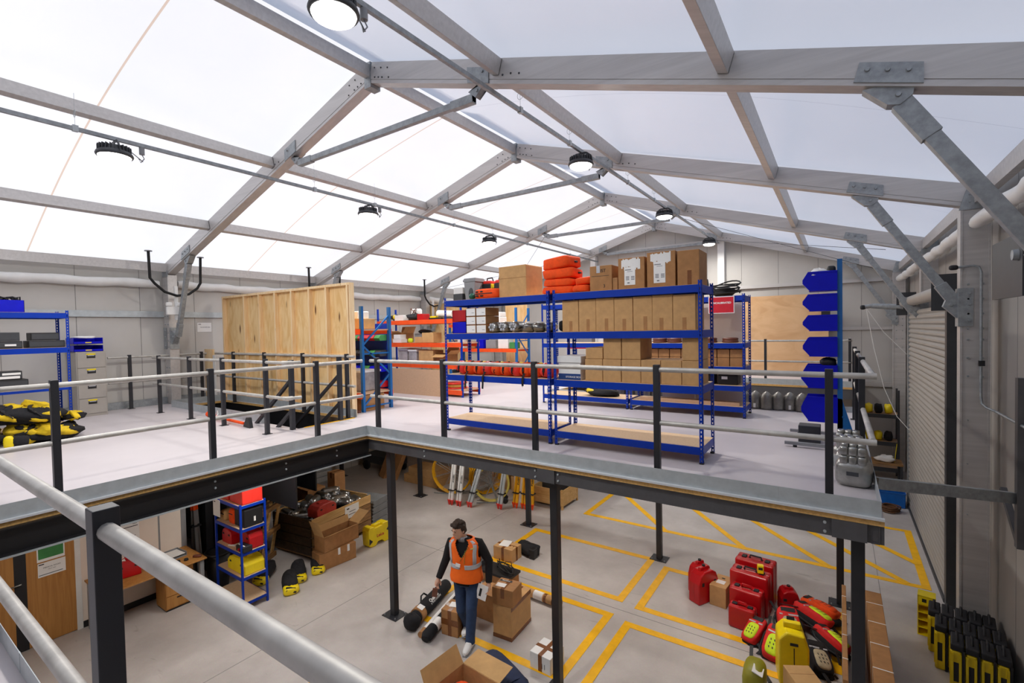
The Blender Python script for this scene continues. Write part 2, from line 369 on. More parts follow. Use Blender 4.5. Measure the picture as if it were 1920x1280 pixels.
# gable girts and gable columns
mb = MB()
mb.bar((-8.3, YG-.06, 7.66), (-3.55, YG-.06, 7.66), .1, .12); mb.bar((-3.4, YG-.06, 5.9), (1.6, YG-.06, 5.9), .1, .12)
mb.bar((-13.5, YG-.06, 5.9), (-8.6, YG-.06, 5.9), .1, .12); mb.bar((-1, YG-.06, 4.38), (1.6, YG-.06, 4.38), .08, .1); mb.bar((.4, YG-.06, 2.62), (1.6, YG-.06, 2.62), .08, .16)
struct(mb.build('trim_10', M_['alu']))
mb = MB()
for x in (-3.5, -8.53): mb.box(x-.11, x+.11, YG-.26, YG-.02, 0, roofz(x)-.3)
struct(mb.build('trim_11', M_['white']))
# ------------------------------------------------------------------ portal frames
GP = [(-.085, -.15), (.085, -.15), (.085, -.105), (.078, -.105), (.078, -.095), (.085, -.095), (.085, .15), (-.085, .15), (-.085, -.095), (-.078, -.095), (-.078, -.105), (-.085, -.105)]
fr_lab = ['aluminium portal frame behind the viewpoint', 'nearest aluminium portal frame in view, crossing the top of the picture', 'second aluminium portal frame, over the stair opening and the shutter',
          'third aluminium portal frame, over the tall blue shelving', 'last aluminium portal frame, against the far gable wall']
def bolt(m, p, n, r=.016, h=.018):
    p = Vector(p); n = Vector(n).normalized(); m.cyl(p, p+n*h, r, r*.8, 8)
cosk = math.cos(math.atan(KS))
for i in range(1, 5):
    y = FY[i]; t = thing('portal_frame', fr_lab[i], 'roof frame', (XA, y, 0), 0, 'aluminium portal frames')
    L_ = lambda x, dz=0: (x-XA, 0, roofz(x)-.165+dz)
    for sgn, xe in ((-1, -13.55), (1, 1.6)):
        m = MB(); m.bar((sgn*.06, 0, roofz(XA+sgn*.06)-.165), L_(xe), .17, .3, prof=GP)
        m.m = 1
        for k, (dx, dz) in enumerate([(.16, .07), (.3, .07), (.44, .07), (.16, -.07), (.24, -.07), (.32, -.07), (.46, -.07), (2.5, -.05), (2.62, -.03), (2.74, -.03)]):
            bolt(m, (sgn*dx, -.086, roofz(XA+dx)-.165+dz), (0, -1, 0), .013, .008)
        m.build('rafter', [M_['alu'], M_['dkgrey']], t)
        # column
        xc = (1.53 if i != 3 else 1.64) if sgn > 0 else -13.5
        zt = roofz(xc)-.3
        m = MB(); m.box(xc-XA-.135, xc-XA+.135, -.09, .09, 0, zt)
        for s2 in (-1, 1): m.box(xc-XA+s2*.14-.012, xc-XA+s2*.14+.012, -.1, .1, 0, zt)
        m.m = 1
        for z in (3.9, 4.15, 4.4, 4.55, 4.75, 4.95, 5.15):
            for dx in (-.07, .075): bolt(m, (xc-XA+dx, -.09, z-.1), (0, -1, 0))
        for z in (1.9, 2.6, 3.2): bolt(m, (xc-XA-.07, -.09, z), (0, -1, 0), .01)
        m.build('column', [M_['alu'], M_['galv']], t)
        # gusset where rafter meets column
        m = MB(); m.prism([(-.17, -.34), (.14, -.34), (.14, -.02), (-.08, -.02)] if sgn > 0 else [(-.14, -.34), (.17, -.34), (.08, -.02), (-.14, -.02)], (xc-XA, -.105, roofz(xc)), (1, 0, 0), (0, 0, 1), (0, .012, 0))
        for dx in (-.06, .04):
            for dz in (-.1, -.2): bolt(m, (xc-XA+dx, -.105, roofz(xc)+dz-.03), (0, -1, 0))
        m.build('gusset_plate', M_['galv'], t)
        # knee brace from rafter to column
        xk = .33 if sgn > 0 else -12.35
        kx = xk-XA; zk = roofz(xk)
        m = MB(); sl = -sgn*KS
        m.prism([(-.22, -.3-.22*sl), (.22, -.3+.22*sl), (.22, -.14+.22*sl), (-.18, -.14-.18*sl)], (kx, -.1, zk), (1, 0, 0), (0, 0, 1), (0, .2, 0))
        m.prism([(-.16, -.3), (.18, -.3), (.16, -.42), (.08, -.48), (.0, -.46)] if sgn > 0 else [(-.18, -.3), (.16, -.3), (.0, -.46), (-.08, -.48), (-.16, -.42)], (kx, -.06, zk), (1, 0, 0), (0, 0, 1), (0, .12, 0))
        for dx in (-.13, 0, .13): bolt(m, (kx+dx, -.1, zk-.2+dx*sl), (0, -1, 0), .02)
        bolt(m, (kx+sgn*.07, -.06, zk-.4), (0, -1, 0), .022)
        m.build('brace_bracket', M_['galv'], t)
        p = Vector((kx+sgn*.06, 0, zk-.4)); q = Vector(((1.36 if sgn > 0 else -13.12)-XA, 0, 4.78 if sgn > 0 else 4.55)); d = (q-p).normalized()
        m = MB(); m.bar(p+d*.14, q-d*.12, .085, .11); m.bar(p+d*.06, p+d*.42, .1, .14); m.bar(q-d*.34, q-d*.02, .1, .14)
        m.build('knee_brace', M_['galv'], t, bevel=.004)
        m = MB(); xs = xc-XA-sgn*.16
        m.box(xc-XA-.17, xc-XA-.02, -.108, -.096, q.z-.3, q.z+.22); m.box(xs-.012, xs+.012, -.1, .1, q.z-.3, q.z+.22)
        m.prism([(0, -.2), (-sgn*.16, -.02), (-sgn*.12, .1), (0, .16)], (xs, -.06, q.z), (1, 0, 0), (0, 0, 1), (0, .12, 0))
        for dz in (-.22, 0, .15):
            bolt(m, (xc-XA-.06, -.108, q.z+dz), (0, -1, 0), .018)
        bolt(m, (xs-sgn*.08, -.06, q.z), (0, -1, 0), .024)
        m.build('column_bracket', M_['galv'], t)
    # apex plate
    m = MB(); m.box(-.07, .07, -.095, .095, ZA-.4, ZA-.02); m.build('ridge_plate', M_['galv'], t)
    # tie between the two rafters
    zt = 7.58
    if True:
        for sgn in (-1, 1):
            m = MB()
            bx = 2.12*sgn; zk = roofz(XA+bx); sl = -sgn*KS
            m.prism([(-.17, -.32-.17*sl), (.17, -.32+.17*sl), (.17, -.12+.17*sl), (-.17, -.12-.17*sl)], (bx, -.1, zk), (1, 0, 0), (0, 0, 1), (0, .2, 0))
            m.prism([(-sgn*.2, -.36), (sgn*.12, -.3), (sgn*.14, -.24), (-sgn*.08, -.46)], (bx, -.05, zk), (1, 0, 0), (0, 0, 1), (0, .1, 0))
            bolt(m, (bx-sgn*.05, -.05, zk-.38), (0, -1, 0), .022); bolt(m, (bx+sgn*.08, -.1, zk-.2), (0, -1, 0), .018)
            m.build('tie_bracket', M_['galv'], t)
        m = MB(); m.bar((-1.98, 0, zt), (1.98, 0, zt), .075, .085); m.bar((-1.98, 0, zt), (-1.6, 0, zt), .09, .11); m.bar((1.6, 0, zt), (1.98, 0, zt), .09, .11)
        m.build('tie_bar', M_['galv'], t, bevel=.004)
# purlins
pl = [(XA, 'ridge purlin'), (-3.48, 'upper right purlin'), (-.86, 'lower right purlin'), (-8.62, 'upper left purlin'), (-11.2, 'lower left purlin')]
bay_l = ['in the bay nearest the viewpoint', 'in the second bay, before the second portal frame', 'in the third bay, between second and third portal frames', 'in the far bay, reaching the gable wall']
for j, (a, b) in enumerate(zip(FY[:-1], FY[1:])):
    for x, nm in pl:
        m = MB(); z = roofz(x)-.12 if x != XA else ZA-.15
        ay = a-3.8 if j == 0 else a
        m.bar((0, ay-b+.09, 0), (0, -.09, 0), .1, .19, up=(0, 0, 1)); m.box(-.055, .055, -.085, -.075, -.1, .1)
        o = m.build('roof_purlin', M_['alu'], bevel=.004); o.location = (x, b, z)
        o.rotation_euler = (0, math.atan(KS)*(0 if x == XA else (1 if x > XA else -1)), 0)
        tag(o, 'aluminium '+nm+' '+bay_l[j], 'purlin', 'roof purlins')
# wire cross bracing in the last bays
m = MB()
def wire(p, q, r=.006): m.tube([p, q], r, 5)
for s, nm in (((-3.9, .9), 'right'), ((-8.0, -12.8), 'left')):
    m = MB(); z0, z1 = roofz(s[0])-.36, roofz(s[1])-.36
    wire((s[0], FY[3]+.1, z0), (s[1], FY[4]-.1, z1)); wire((s[1], FY[3]+.1, z1-.02), (s[0], FY[4]-.1, z0-.02))
    tag(m.build('bracing_wire', M_['dkgrey']), 'thin crossed steel bracing wires under the %s slope of the far roof bay' % nm, 'wire', 'roof bracing wires')
# ------------------------------------------------------------------ lamp rails and lamps
lamp_proto = None
RX, LX = -3.575, -8.32
def rail(x, z, label):
    t = thing('lamp_rail', label, 'lamp rail', (x, 0, z), 0, 'lamp rails')
    m = MB(); m.bar((0, YB+.3, 0), (0, YG-.2, 0), .045, .05); m.build('trunking', M_['galv'], t)
    for k, y in enumerate([2.05, 5.55, 7.0, 9.6, 11.3, 13.2, 16.2]):
        zt = roofz(x) - z - .14
        m = MB(); m.tube([(0, y, .02), (0, y, zt)], .0022, 4)
        pts = [(0 + .045*math.cos(a), y, .2+.05*math.sin(a)) for a in [i*.5 for i in range(13)]]; m.tube(pts, .003, 4)
        m.box(-.028, .028, y-.03, y+.03, -.035, .045)
        m.build('hanger', M_['galvl'], t)
    return t
rail(RX, 7.543, 'right hand lamp rail hanging under the roof, over the near opening')
rail(LX, 7.325, 'left hand lamp rail hanging under the roof, over the stair opening')
def lamp_build():
    t = thing('high_bay_lamp', '', 'lamp', (0, 0, 0), 0, 'round high bay lamps')
    m = MB(); m.lathe([(.0, .13), (.1, .13), (.15, .1), (.165, .06), (.205, .03), (.215, .0), (.205, -.02), (.175, -.02)], n=32)
    for k in range(24):
        a = k*math.pi/12; m.obox((.145*math.cos(a), .145*math.sin(a), .075), .09, .01, .09, (0, 0, a))
    m.build('housing', M_['dkgrey'], t)
    m = MB(); m.lathe([(.19, -.014), (.18, -.04), (.14, -.066), (.08, -.08), (.0, -.085)], n=32); m.build('lens', M_['lampon'], t)
    m = MB(); pts = [(-.2, 0, .02), (-.185, 0, .11), (-.1, 0, .18), (.1, 0, .18), (.185, 0, .11), (.2, 0, .02)]
    for p, q in zip(pts[:-1], pts[1:]): m.bar(p, q, .035, .008, up=(0, 1, 0))
    m.tube([(0, 0, .18), (0, 0, .235)], .008, 6); m.build('yoke', M_['dkgrey'], t)
    m = MB(); m.cyl((.0, .32, .2), (.0, .32, .1), .035, .035, 10); m.tube([(0, .32, .1), (.02, .34, .04), (.01, .3, -.02), (.03, .27, .02), (.0, .33, .0), (.04, .22, .06), (.05, .15, .1)], .007, 6)
    m.build('junction_box', M_['grey'], t)
    return t
lamp_specs = [(RX, 2.62, 7.315, 'nearest round high bay lamp, large at the top of the picture, its lens facing down'),
              (RX, 7.40, 7.315, 'second lamp on the right hand rail, glaring in front of the second frame'),
              (RX, 12.09, 7.315, 'third lamp on the right hand rail, dark housing above its glowing lens'),
              (RX, 17.10, 7.315, 'last lamp on the right hand rail, close to the gable wall'),
              (LX, 2.46, 7.095, 'nearest lamp on the left hand rail, bright against the left roof'),
              (LX, 6.81, 7.095, 'second lamp on the left hand rail'),
              (LX, 11.12, 7.095, 'third lamp on the left hand rail'),
              (LX, 15.93, 7.095, 'last lamp on the left hand rail, above the orange kit bags')]
LA = bpy.data.lights.new('lamp_light', 'AREA'); LA.shape = 'DISK'; LA.size = .34; LA.energy = LAMP_W; LA.color = (1, .965, .91)
proto = lamp_build(); lo = bpy.data.objects.new('lamp_light', LA); COL.objects.link(lo); lo.parent = proto; lo.location = (0, 0, -.095)
for k, (x, y, z, lb) in enumerate(lamp_specs):
    o = proto if k == 0 else copy_tree(proto)
    o.location = (x, y, z); o['label'] = lb
# ------------------------------------------------------------------ mezzanine deck
DX, DYF, DR, DB = -6.25, 4.966, .317, 10.75      # left edge of the opening, front edge, right edge, back edge
HX0, HX1, HY0, HY1 = -12.9, -7.75, 4.72, 5.92      # stair opening
mb = MB()
def slab(x0, x1, y0, y1):
    mb.m = 1; mb.box(x0, x1, y0, y1, DECK-.055, DECK-.002); mb.m = 0; mb.box(x0+.001, x1-.001, y0+.001, y1-.001, DECK-.002, DECK)
slab(XL+.01, DX, YB, HY0); slab(XL+.01, HX0, HY0, HY1); slab(HX1, DX, HY0, HY1); slab(XL+.01, DX, HY1, YG-.02)
slab(DX, DR, DYF, DB); slab(DX, .34, 14.88, YG-.02); slab(DX, XR_-.02, YB, .55)
o = struct(mb.build('mezzanine_floor', [M_['deck'], M_['chip']])); o['label'] = 'pale painted mezzanine deck on chipboard'
# galvanised kick strips
mb = MB()
def kick(p, q, h=.15):
    p = Vector(p); q = Vector(q); d = (q-p).normalized()
    mb.bar(p+Vector((0, 0, h/2+.001)), q+Vector((0, 0, h/2+.001)), .003, h)
    n = d.cross(Vector((0, 0, 1)));
    L = (q-p).length; k = 2.9
    while k < L-.3:
        c = p+d*k; mb.bar(c-d*.012+Vector((0, 0, h/2)), c+d*.012+Vector((0, 0, h/2)), .006, h); k += 2.9
kick((DX-.02, .55, DECK), (DX-.02, DYF+.02, DECK)); kick((DX-.02, DYF+.02, DECK), (DR-.02, DYF+.02, DECK)); kick((DR-.02, DYF+.02, DECK), (DR-.02, DB, DECK))
kick((DX, .53, DECK), (XR_-.1, .53, DECK), .1); kick((-5.6, 14.9, DECK), (.32, 14.9, DECK)); kick((HX0, HY0-.02, DECK), (HX1-.9, HY0-.02, DECK)); kick((HX0-.02, HY0, DECK), (HX0-.02, HY1, DECK)); kick((HX0, HY1+.02, DECK), (HX1, HY1+.02, DECK)); kick((DX, DB-.02, DECK), (DR, DB-.02, DECK), .1)
struct(mb.build('trim_12', M_['galvl']))
mb = MB(); mb.box(DX-.018, DX+.02, .56, DYF+.0, DECK-.006, DECK+.014); mb.box(DX-.018, DR+.0, DYF-.02, DYF+.018, DECK-.006, DECK+.014); struct(mb.build('trim_20', M_['lip']))
# steel under the deck
mb = MB()
def chan(p, q, depth=.26, lip=.06, side=1, zt=DECK-.055):
    p = Vector((p[0], p[1], zt-depth/2)); q = Vector((q[0], q[1], zt-depth/2)); h = depth/2
    s = side; prof = [(0, -h), (s*lip, -h), (s*lip, -h+.012), (s*.008, -h+.012), (s*.008, h-.012), (s*lip, h-.012), (s*lip, h), (0, h)]
    if s < 0: prof = prof[::-1]
    mb.bar(p, q, 0, 0, prof=prof)
chan((DX-.02, DYF+.03), (DR-.0, DYF+.03), .165, .06, -1); 
mb.box(-3.06, -2.82, DYF+.005, DYF+.03, DECK-.22, DECK-.058); mb.box(-.05, .2, DYF+.005, DYF+.03, DECK-.22, DECK-.058)
chan((DR-.03, DYF+.02), (DR-.03, DB), .165, .06, -1)
chan((-5.6, 14.9), (.33, 14.9), .26, .06, -1)
for x in (-4.6, -3.3, -1.9, -.6): mb.bar((x, DYF+.1, DECK-.14), (x, DB, DECK-.14), .06, .18)
for y in (9.3,): mb.bar((XL+.1, y, DECK-.2), (DR-.05, y, DECK-.2), .1, .3)
struct(mb.build('trim_13', M_['beam']))
mb = MB()
chan((DX+.0, .55), (DX+.0, DYF+.03), .25, .06, 1)
for y in (-1.5, 1.2, 3.9): mb.bar((XL+.05, y, DECK-.18), (DX-.02, y, DECK-.18), .06, .2)
struct(mb.build('trim_14', M_['blackbeam']))
mb = MB(); mb.box(DX-.02, DX+.075, .55, DYF+.02, DECK-.322, DECK-.306); struct(mb.build('trim_15', M_['galvl']))
mb = MB()
for y in (1.62, 2.7, 3.6, 4.4):
    for dz in (-.12, -.2): bolt(mb, (DX+.008, y, DECK+dz), (1, 0, 0), .014, .012)
for x in (-3.1, -2.78, -.1, -5.0):
    for dz in (-.1, -.18): bolt(mb, (x, DYF+.005 if x in (-.1,) else DYF+.03, DECK+dz), (0, -1, 0), .014, .012)
struct(mb.build('trim_16', M_['galvl']))
# columns carrying the deck
def column(x, y, label, w=.1, top=DECK-.225):
    t = thing('mezzanine_column', label, 'column', (x, y, 0), 0, 'steel columns under the mezzanine')
    Bx(-w/2, w/2, -w/2, w/2, .012, top).build('shaft', M_['post'], t, bevel=.006)
    m = Bx(-.16, .16, -.13, .13, .0, .012)
    m.m = 1
    for sx in (-1, 1):
        for sy in (-1, 1): bolt(m, (sx*.12, sy*.1, .012), (0, 0, 1), .012, .02)
    m.build('base_plate', [M_['post'], M_['galv']], t)
    return t
for x, y, lb in ((-5.92, 5.16, 'dark steel column left of the walking man, under the inner corner of the deck'), (-2.92, 5.16, 'dark steel column in front of the taped boxes, under the front edge'),
                 (.14, 5.14, 'dark steel column at the outer corner of the deck, beside the leaning brown board'), (-9.6, 9.4, 'dark steel column beside the stacked long cartons'),
                 (-5.98, 9.3, 'dark steel column behind the walking man, beside the yellow tripods'), (-2.91, 9.26, 'dark steel column between the two yellow bays'),
                 (.02, 9.27, 'steel column behind the rucksack pile, mostly hidden'), (-13.1, 9.4, 'dark steel column far back beyond the timber crate')):
    column(x, y, lb)
column(-10.12, 5.2, 'dark steel column between the narrow blue shelving and the timber crate', .13)
column(-10.3, 4.3, 'dark steel column behind the black bin by the office wall', .13)

# unseen strips added under the deck to brighten the lower floor
SA = bpy.data.lights.new('fill_strip_glow', 'AREA'); SA.shape = 'RECTANGLE'; SA.size = 1.2; SA.size_y = .1; SA.energy = FILL_W; SA.color = (1, .96, .92)
for x, y, lb in ((-7.3, 1.4, 'added fill strip under the left deck, by the oak door'), (-7.5, 4.0, 'added fill strip under the left deck, by the narrow blue shelving'), (-4.6, 7.2, 'added fill strip under the front deck, behind the walking man'), (-1.4, 7.2, 'added fill strip under the front deck, above the red cases'), (-8.2, 8.3, 'added fill strip under the deck, before the cable reels')):
    t = thing('fill_strip', lb, 'lamp', (x, y, DECK-.16), 0, 'added fill strips under the deck')
    Bx(-.62, .62, -.05, .05, .03, .1).build('casing', M_['white'], t); Bx(-.6, .6, -.04, .04, .0, .029).build('diffuser', M_['lampon'], t)
    lo = bpy.data.objects.new('fill_strip_glow', SA); COL.objects.link(lo); lo.parent = t; lo.location = (0, 0, -.01)

# dark sheets added so the stair well looks deep in shade
mb = MB(); mb.box(-12.95, -11.5, HY0-.06, HY0-.03, 0, DECK-.06); mb.box(-12.95, -9.2, HY1+.03, HY1+.06, 1.2, DECK-.06); mb.box(-12.98, -12.95, HY0-.06, HY1+.06, 0, DECK-.06); mb.box(-11.5, -7.8, HY0-.06, HY0-.03, 1.5, DECK-.06)
mb.box(-12.95, -11.3, HY0, HY1, .002, .02); struct(mb.build('stair_shade_sheet', M_['blackbeam']))
mb = MB(); mb.box(-9.95, -9.9, 4.5, 5.25, 0, DECK-.06); mb.box(-11.5, -9.9, 4.48, 4.5, 0, DECK-.06); struct(mb.build('stair_dark_panel', M_['blackbeam']))  # added panel standing in for the black stair and column
# ================================================================== GUARD RAILS
def guard(label, posts, tube_ends, z0=DECK, group='guard rails round the mezzanine', pw=.062, tops=1.243, ht=1.19, hm=.625, elbows=True):
    o = Vector((posts[0][0], posts[0][1], z0)); t = thing('guard_rail', label, 'railing', o, 0, group)
    for x, y in posts:
        m = MB(); a, b = x-o.x, y-o.y; m.box(a-pw/2, a+pw/2, b-pw/2, b+pw/2, .001, tops); m.box(a-.06, a+.06, b-.06, b+.06, .001, .009)
        m.build('post', M_['post'], t, bevel=.003)
    for nm, h in (('top_rail', ht), ('mid_rail', hm)):
        pts = [Vector((x-o.x, y-o.y, h)) for x, y in tube_ends]
        m = MB(); m.smooth = True
        for p, q in zip(pts[:-1], pts[1:]): m.tube([p, q], .0265, 12)
        if elbows:
            for k in range(1, len(pts)-1):
                d0 = (pts[k]-pts[k-1]).normalized(); d1 = (pts[k+1]-pts[k]).normalized()
                m.tube([pts[k]-d0*.09, pts[k]-d0*.02, pts[k]+d1*.02, pts[k]+d1*.09], .034, 12)
        m.build(nm, M_['tube'], t)
    return t
FYR = 5.053
guard('railing along the front edge of the deck, before the tall blue shelving', [(-6.06, FYR), (-4.654, FYR), (-3.125, FYR), (-1.596, FYR), (-.067, FYR)],
      [(-6.22, FYR), (.27, FYR)])
guard('railing along the left edge of the opening, above the black beam', [(-6.338, 4.16), (-6.338, 2.73), (-6.338, 1.32), (-6.338, -.1)], [(-6.338, -.6), (-6.338, 4.98)])
guard('railing down the right edge of the deck, beside the blue bin stand', [(.23, 6.95), (.23, 8.45), (.23, 9.95)], [(.245, FYR+.05), (.235, 10.6)])
t = guard('close up railing in front of the viewpoint, its dark post at the lower left', [(-1.88, .49), (-3.9, .49), (.2, .49)], [(-5.9, .49), (1.4, .49)], pw=.068, tops=1.125, ht=1.056, hm=float(aty(60, 1180, .49).z)-DECK)
guard('railing on the near side of the stair opening', [(float(aty(297, 669, 4.2).x), 4.2), (float(aty(354, 668, 4.2).x), 4.2), (float(aty(416, 672, 4.2).x), 4.2), (float(aty(497, 674, 4.2).x), 4.2)],
      [(-12.4, 4.2), (-7.2, 4.2), (-7.15, 4.42)])
guard('railing on the far side of the stair opening, in front of the pine stud wall', [(float(aty(437, 661, 5.8).x), 5.8), (float(aty(495, 660, 5.8).x), 5.8), (float(aty(567, 662, 5.8).x), 5.8), (-7.83, 5.8)], [(-13.5, 5.8), (-7.6, 5.8)])
guard('railing on the far deck, before the tan plywood wall', [(float(aty(1435, 632, 15).x), 15.), (.25, 15.0), (-4.6, 15.)], [(-5.6, 15.), (.28, 15.0), (.28, 16.6)])
guard('railing post run along the left wall', [(-13.45, 4.1), (-13.45, 5.6)], [(-13.45, 3.7), (-13.45, 6.1)])
# stair flight inside the opening
t = thing('stair_flight', 'dark steel stair going down in the floor opening', 'stairs', (-9.4, 5.1, 0))
for y in (-.42, .42):
    m = MB(); m.bar((1.6, y, DECK-.1), (-1.9, y, .15), .05, .22); m.build('stringer', M_['post'], t)
for k in range(12):
    f = (k+.5)/12; m = Bx(1.6-3.5*f-.12, 1.6-3.5*f+.12, -.4, .4, DECK-.1-f*2.65-.015, DECK-.1-f*2.65+.015); m.box(1.6-3.5*f-.13, 1.6-3.5*f-.11, -.4, .4, DECK-.1-f*2.65-.23, DECK-.1-f*2.65); m.build('tread', M_['blackbeam'], t)
for y in (-.48, .48):
    for h in (.42, .95):
        m = MB(); m.bar((1.62, y, DECK+h-.1), (-1.6, y, DECK-2.45+h), .05, .05); m.build('handrail', M_['post'], t)
    for xx in (1.64,):
        m = Bx(xx-.035, xx+.035, y-.035, y+.035, DECK-.35, DECK+1.2); m.build('newel_post', M_['post'], t)
m = Bx(HX1-.01, HX1+.05, HY0+.1, HY1-.05, DECK+.001, DECK+.004); tag(m.build('nosing_strip', M_['yelpaint']), 'thin yellow strip on the deck at the head of the stair', 'floor marking')
# axe-like orange handled tool lying by the rail
t = thing('long_tool', 'long tool with orange handle and black head lying on the deck beside the stair opening', 'tool', (-9.6, 4.38, DECK+.06), R(-2))
m = MB(); m.cyl((-.55, 0, .0), (.8, -.03, .0), .026, .026, 10); m.build('shaft', M_['hiorange'], t)
m = MB(); m.cyl((-.82, .02, .02), (-.5, 0, .0), .055, .05, 12); m.build('handle', M_['hiorange'], t)
m = MB(); m.prism([(.8, -.05), (1.05, -.06), (1.0, .12), (.92, .12)], (0, -.05, 0), (1, 0, 0), (0, 0, 1), (0, .06, 0)); m.build('head', M_['black'], t)
m = MB(); m.tube([(-.45, 0, .03), (-.4, .02, .12), (-.33, 0, .06), (-.36, -.1, -.04), (-.5, -.16, -.05)], .009, 6); m.build('cord', M_['white'], t)
# pine stud wall: studs facing us
t = thing('stud_wall', 'unpainted plywood wall with pine studs standing behind the stair opening', 'partition', (-13.1, 5.98, DECK))
WW, WH = 5.15, 2.64
Bx(0, WW, .09, .11, 0, WH).build('plywood_sheet', M_['ply'], t)
xs = [0.02] + [(float(aty(px, 640, 6.0).x)+13.1) for px in (460, 488, 518, 549, 582, 614)] + [WW-.06]
for k, x in enumerate(xs):
    w = .05 if k < len(xs)-1 else .06
    Bx(x-w/2, x+w/2, 0, .09, .05, WH-.05).build('stud', M_['stud'], t, bevel=.002)
Bx(-.01, WW, 0, .09, WH-.05, WH).build('top_plate', M_['stud'], t, bevel=.002); Bx(-.01, WW, 0, .09, 0, .05).build('bottom_plate', M_['stud'], t, bevel=.002)
for a, b in zip(xs[:-1], xs[1:]):
    if b-a > .2: Bx(a+.026, b-.031, .02, .09, 1.17, 1.22).build('nogging', M_['stud'], t, bevel=.002)
Bx(WW, WW+.02, 0, .11, 0, WH).build('end_board', M_['stud'], t)
t = thing('clad_partition', 'short pine clad panel standing left of the stud wall', 'panel', (-13.25, 5.72, DECK))
Bx(-.3, .13, 0, .05, .04, 1.3).build('board', M_['stud'], t); Bx(.135, .25, .0, .03, .04, 1.15).build('edge_board', M_['white'], t)
# ================================================================== SHELVING
def angle_post(h, sx, sy, pitch=.05):
    m = MB(); w = .042; th = .003
    def flange(ax):
        def bb(a0, a1, z0, z1):
            if ax == 'x': m.box(sx*a0, sx*a1, 0, sy*th, z0, z1)
            else: m.box(0, sx*th, sy*a0, sy*a1, z0, z1)
        bb(0, .016, 0, h); bb(.027, w, 0, h)
        z = 0.0
        while z < h-.001:
            bb(.016, .027, z, min(h, z+.024)); z += pitch
    flange('x'); flange('y'); m.m = 1; m.box(-.001*sx, sx*.046, -.001*sy, sy*.046, -.0, .02); return m
def shelving(label, loc, W_, D_, levels, H_, bh=.095, group='blue boltless shelving', rz=0, mats=('blue', 'shelfboard'), board_t=.016, slots=True):
    t = thing('shelving_unit', label, 'shelving', loc, rz, group); bm_ = M_[mats[0]]
    for x, sx in ((0, 1), (W_, -1)):
        for y, sy in ((0, 1), (D_, -1)):
            m = angle_post(H_, sx, sy) if slots else Bx(0, sx*.03, 0, sy*.03, 0, H_)
            o = m.build('upright', [bm_, M_['black']], t); o.location = (x, y, 0)
    for z in levels:
        for y in (-.003, D_-.022): Bx(.03, W_-.03, y, y+.025, z-bh, z-.004).build('beam', bm_, t)
        for x in (.004, W_-.028): Bx(x, x+.024, .03, D_-.03, z-bh, z-.004).build('end_beam', bm_, t)
        Bx(.012, W_-.012, .012, D_-.012, z-board_t, z).build('shelf', M_[mats[1]], t)
    return t
LV = [.205, .93, 1.60, 2.14]
BAY1, BAY2 = (-5.37, 5.9, DECK), (-3.325, 5.9, DECK)
shelving('left hand bay of the tall blue shelving behind the front railing', BAY1, 1.985, .63, LV, 2.19)
shelving('right hand bay of the tall blue shelving behind the front railing, full of cartons', BAY2, 2.005, .63, LV, 2.19)
LV2 = [.2, .57, .91, 1.33, 2.17]
shelving('left hand bay of the second row of blue shelving, nearly empty', (-5.46, 9.18, DECK), 1.98, .68, [.2, 1.33, 2.17], 2.2)
shelving('right hand bay of the second row of blue shelving, with the red sign', (-3.44, 9.18, DECK), 2.1, .68, LV2, 2.2)
shelving('blue shelving at the left edge of the picture holding black boxes', (-11.0, .55, DECK), 1.97, .62, [.16, .86, 1.5, 2.09], 2.13, rz=R(90))
# ------------------------------------------------------------------ cartons and other goods
def carton(x0, x1, y0, y1, z, h, label, m='card', tape=None, group=None, name='cardboard_box', rz=0, gap=.004, sticker=None, seam=True):
    w, d = x1-x0-gap, y1-y0; rr = random.Random(int(abs(x0*1000+z*77+y0*31)))
    mb = MB(); mb.box(-w/2, w/2, -d/2, d/2, 0, h)
    o = mb.build(name, M_[m], bevel=.006)
    o.location = ((x0+x1)/2, (y0+y1)/2, z+.001); o.rotation_euler = (0, 0, rz + rr.uniform(-.012, .012)); tag(o, label, 'box', group)
    if seam: Bx(-w/2+.004, w/2-.004, -.003, .003, h-.0005, h+.0012).build('flap_seam', M_['carddk'], o)
    if tape == 'low':
        tx = rr.uniform(-.04, .04); Bx(tx-.024, tx+.024, -d/2-.0015, -d/2, .0, h*rr.uniform(.32, .42)).build('tape', M_['tape' if m == 'carddk' else 'carddk'], o)
    if tape == 'top':
        Bx(-.03, .03, -d/2-.001, d/2+.001, h-.001, h+.0015).build('tape', M_['tape'], o); Bx(-.03, .03, -d/2-.0015, -d/2, h-.14, h).build('tape', M_['tape'], o)
    if tape == 'cross':
        mb = MB(); mb.box(-.03, .03, -d/2-.0015, d/2+.0015, h-.001, h+.0015); mb.box(-.03, .03, -d/2-.0015, -d/2+.001, 0, h); mb.box(-w/2-.0015, w/2+.0015, -.03, .03, h-.001, h+.002); mb.box(w/2-.001, w/2+.0015, -.03, .03, 0, h); mb.box(-w/2-.0015, -w/2+.001, -.03, .03, 0, h)
        mb.build('tape', M_['tape'], o)
    if sticker:
        for (sx0, sx1, sz0, sz1) in sticker: Bx(sx0*w, sx1*w, -d/2-.002, -d/2-.0005, sz0*h, sz1*h).build('paper_label', M_['paper'], o)
    return o
ordn = ['first', 'second', 'third', 'fourth', 'fifth', 'sixth', 'seventh', 'eighth', 'ninth', 'tenth', 'eleventh', 'twelfth', 'thirteenth', 'fourteenth', 'fifteenth', 'sixteenth', 'seventeenth', 'eighteenth', 'nineteenth', 'twentieth', 'twenty first']
def X6(px, y=5.95): return float(aty(px, 600, y).x)
z3 = DECK+LV[2]; z2 = DECK+LV[1]; z4 = DECK+LV[3]; z1 = DECK+LV[0]
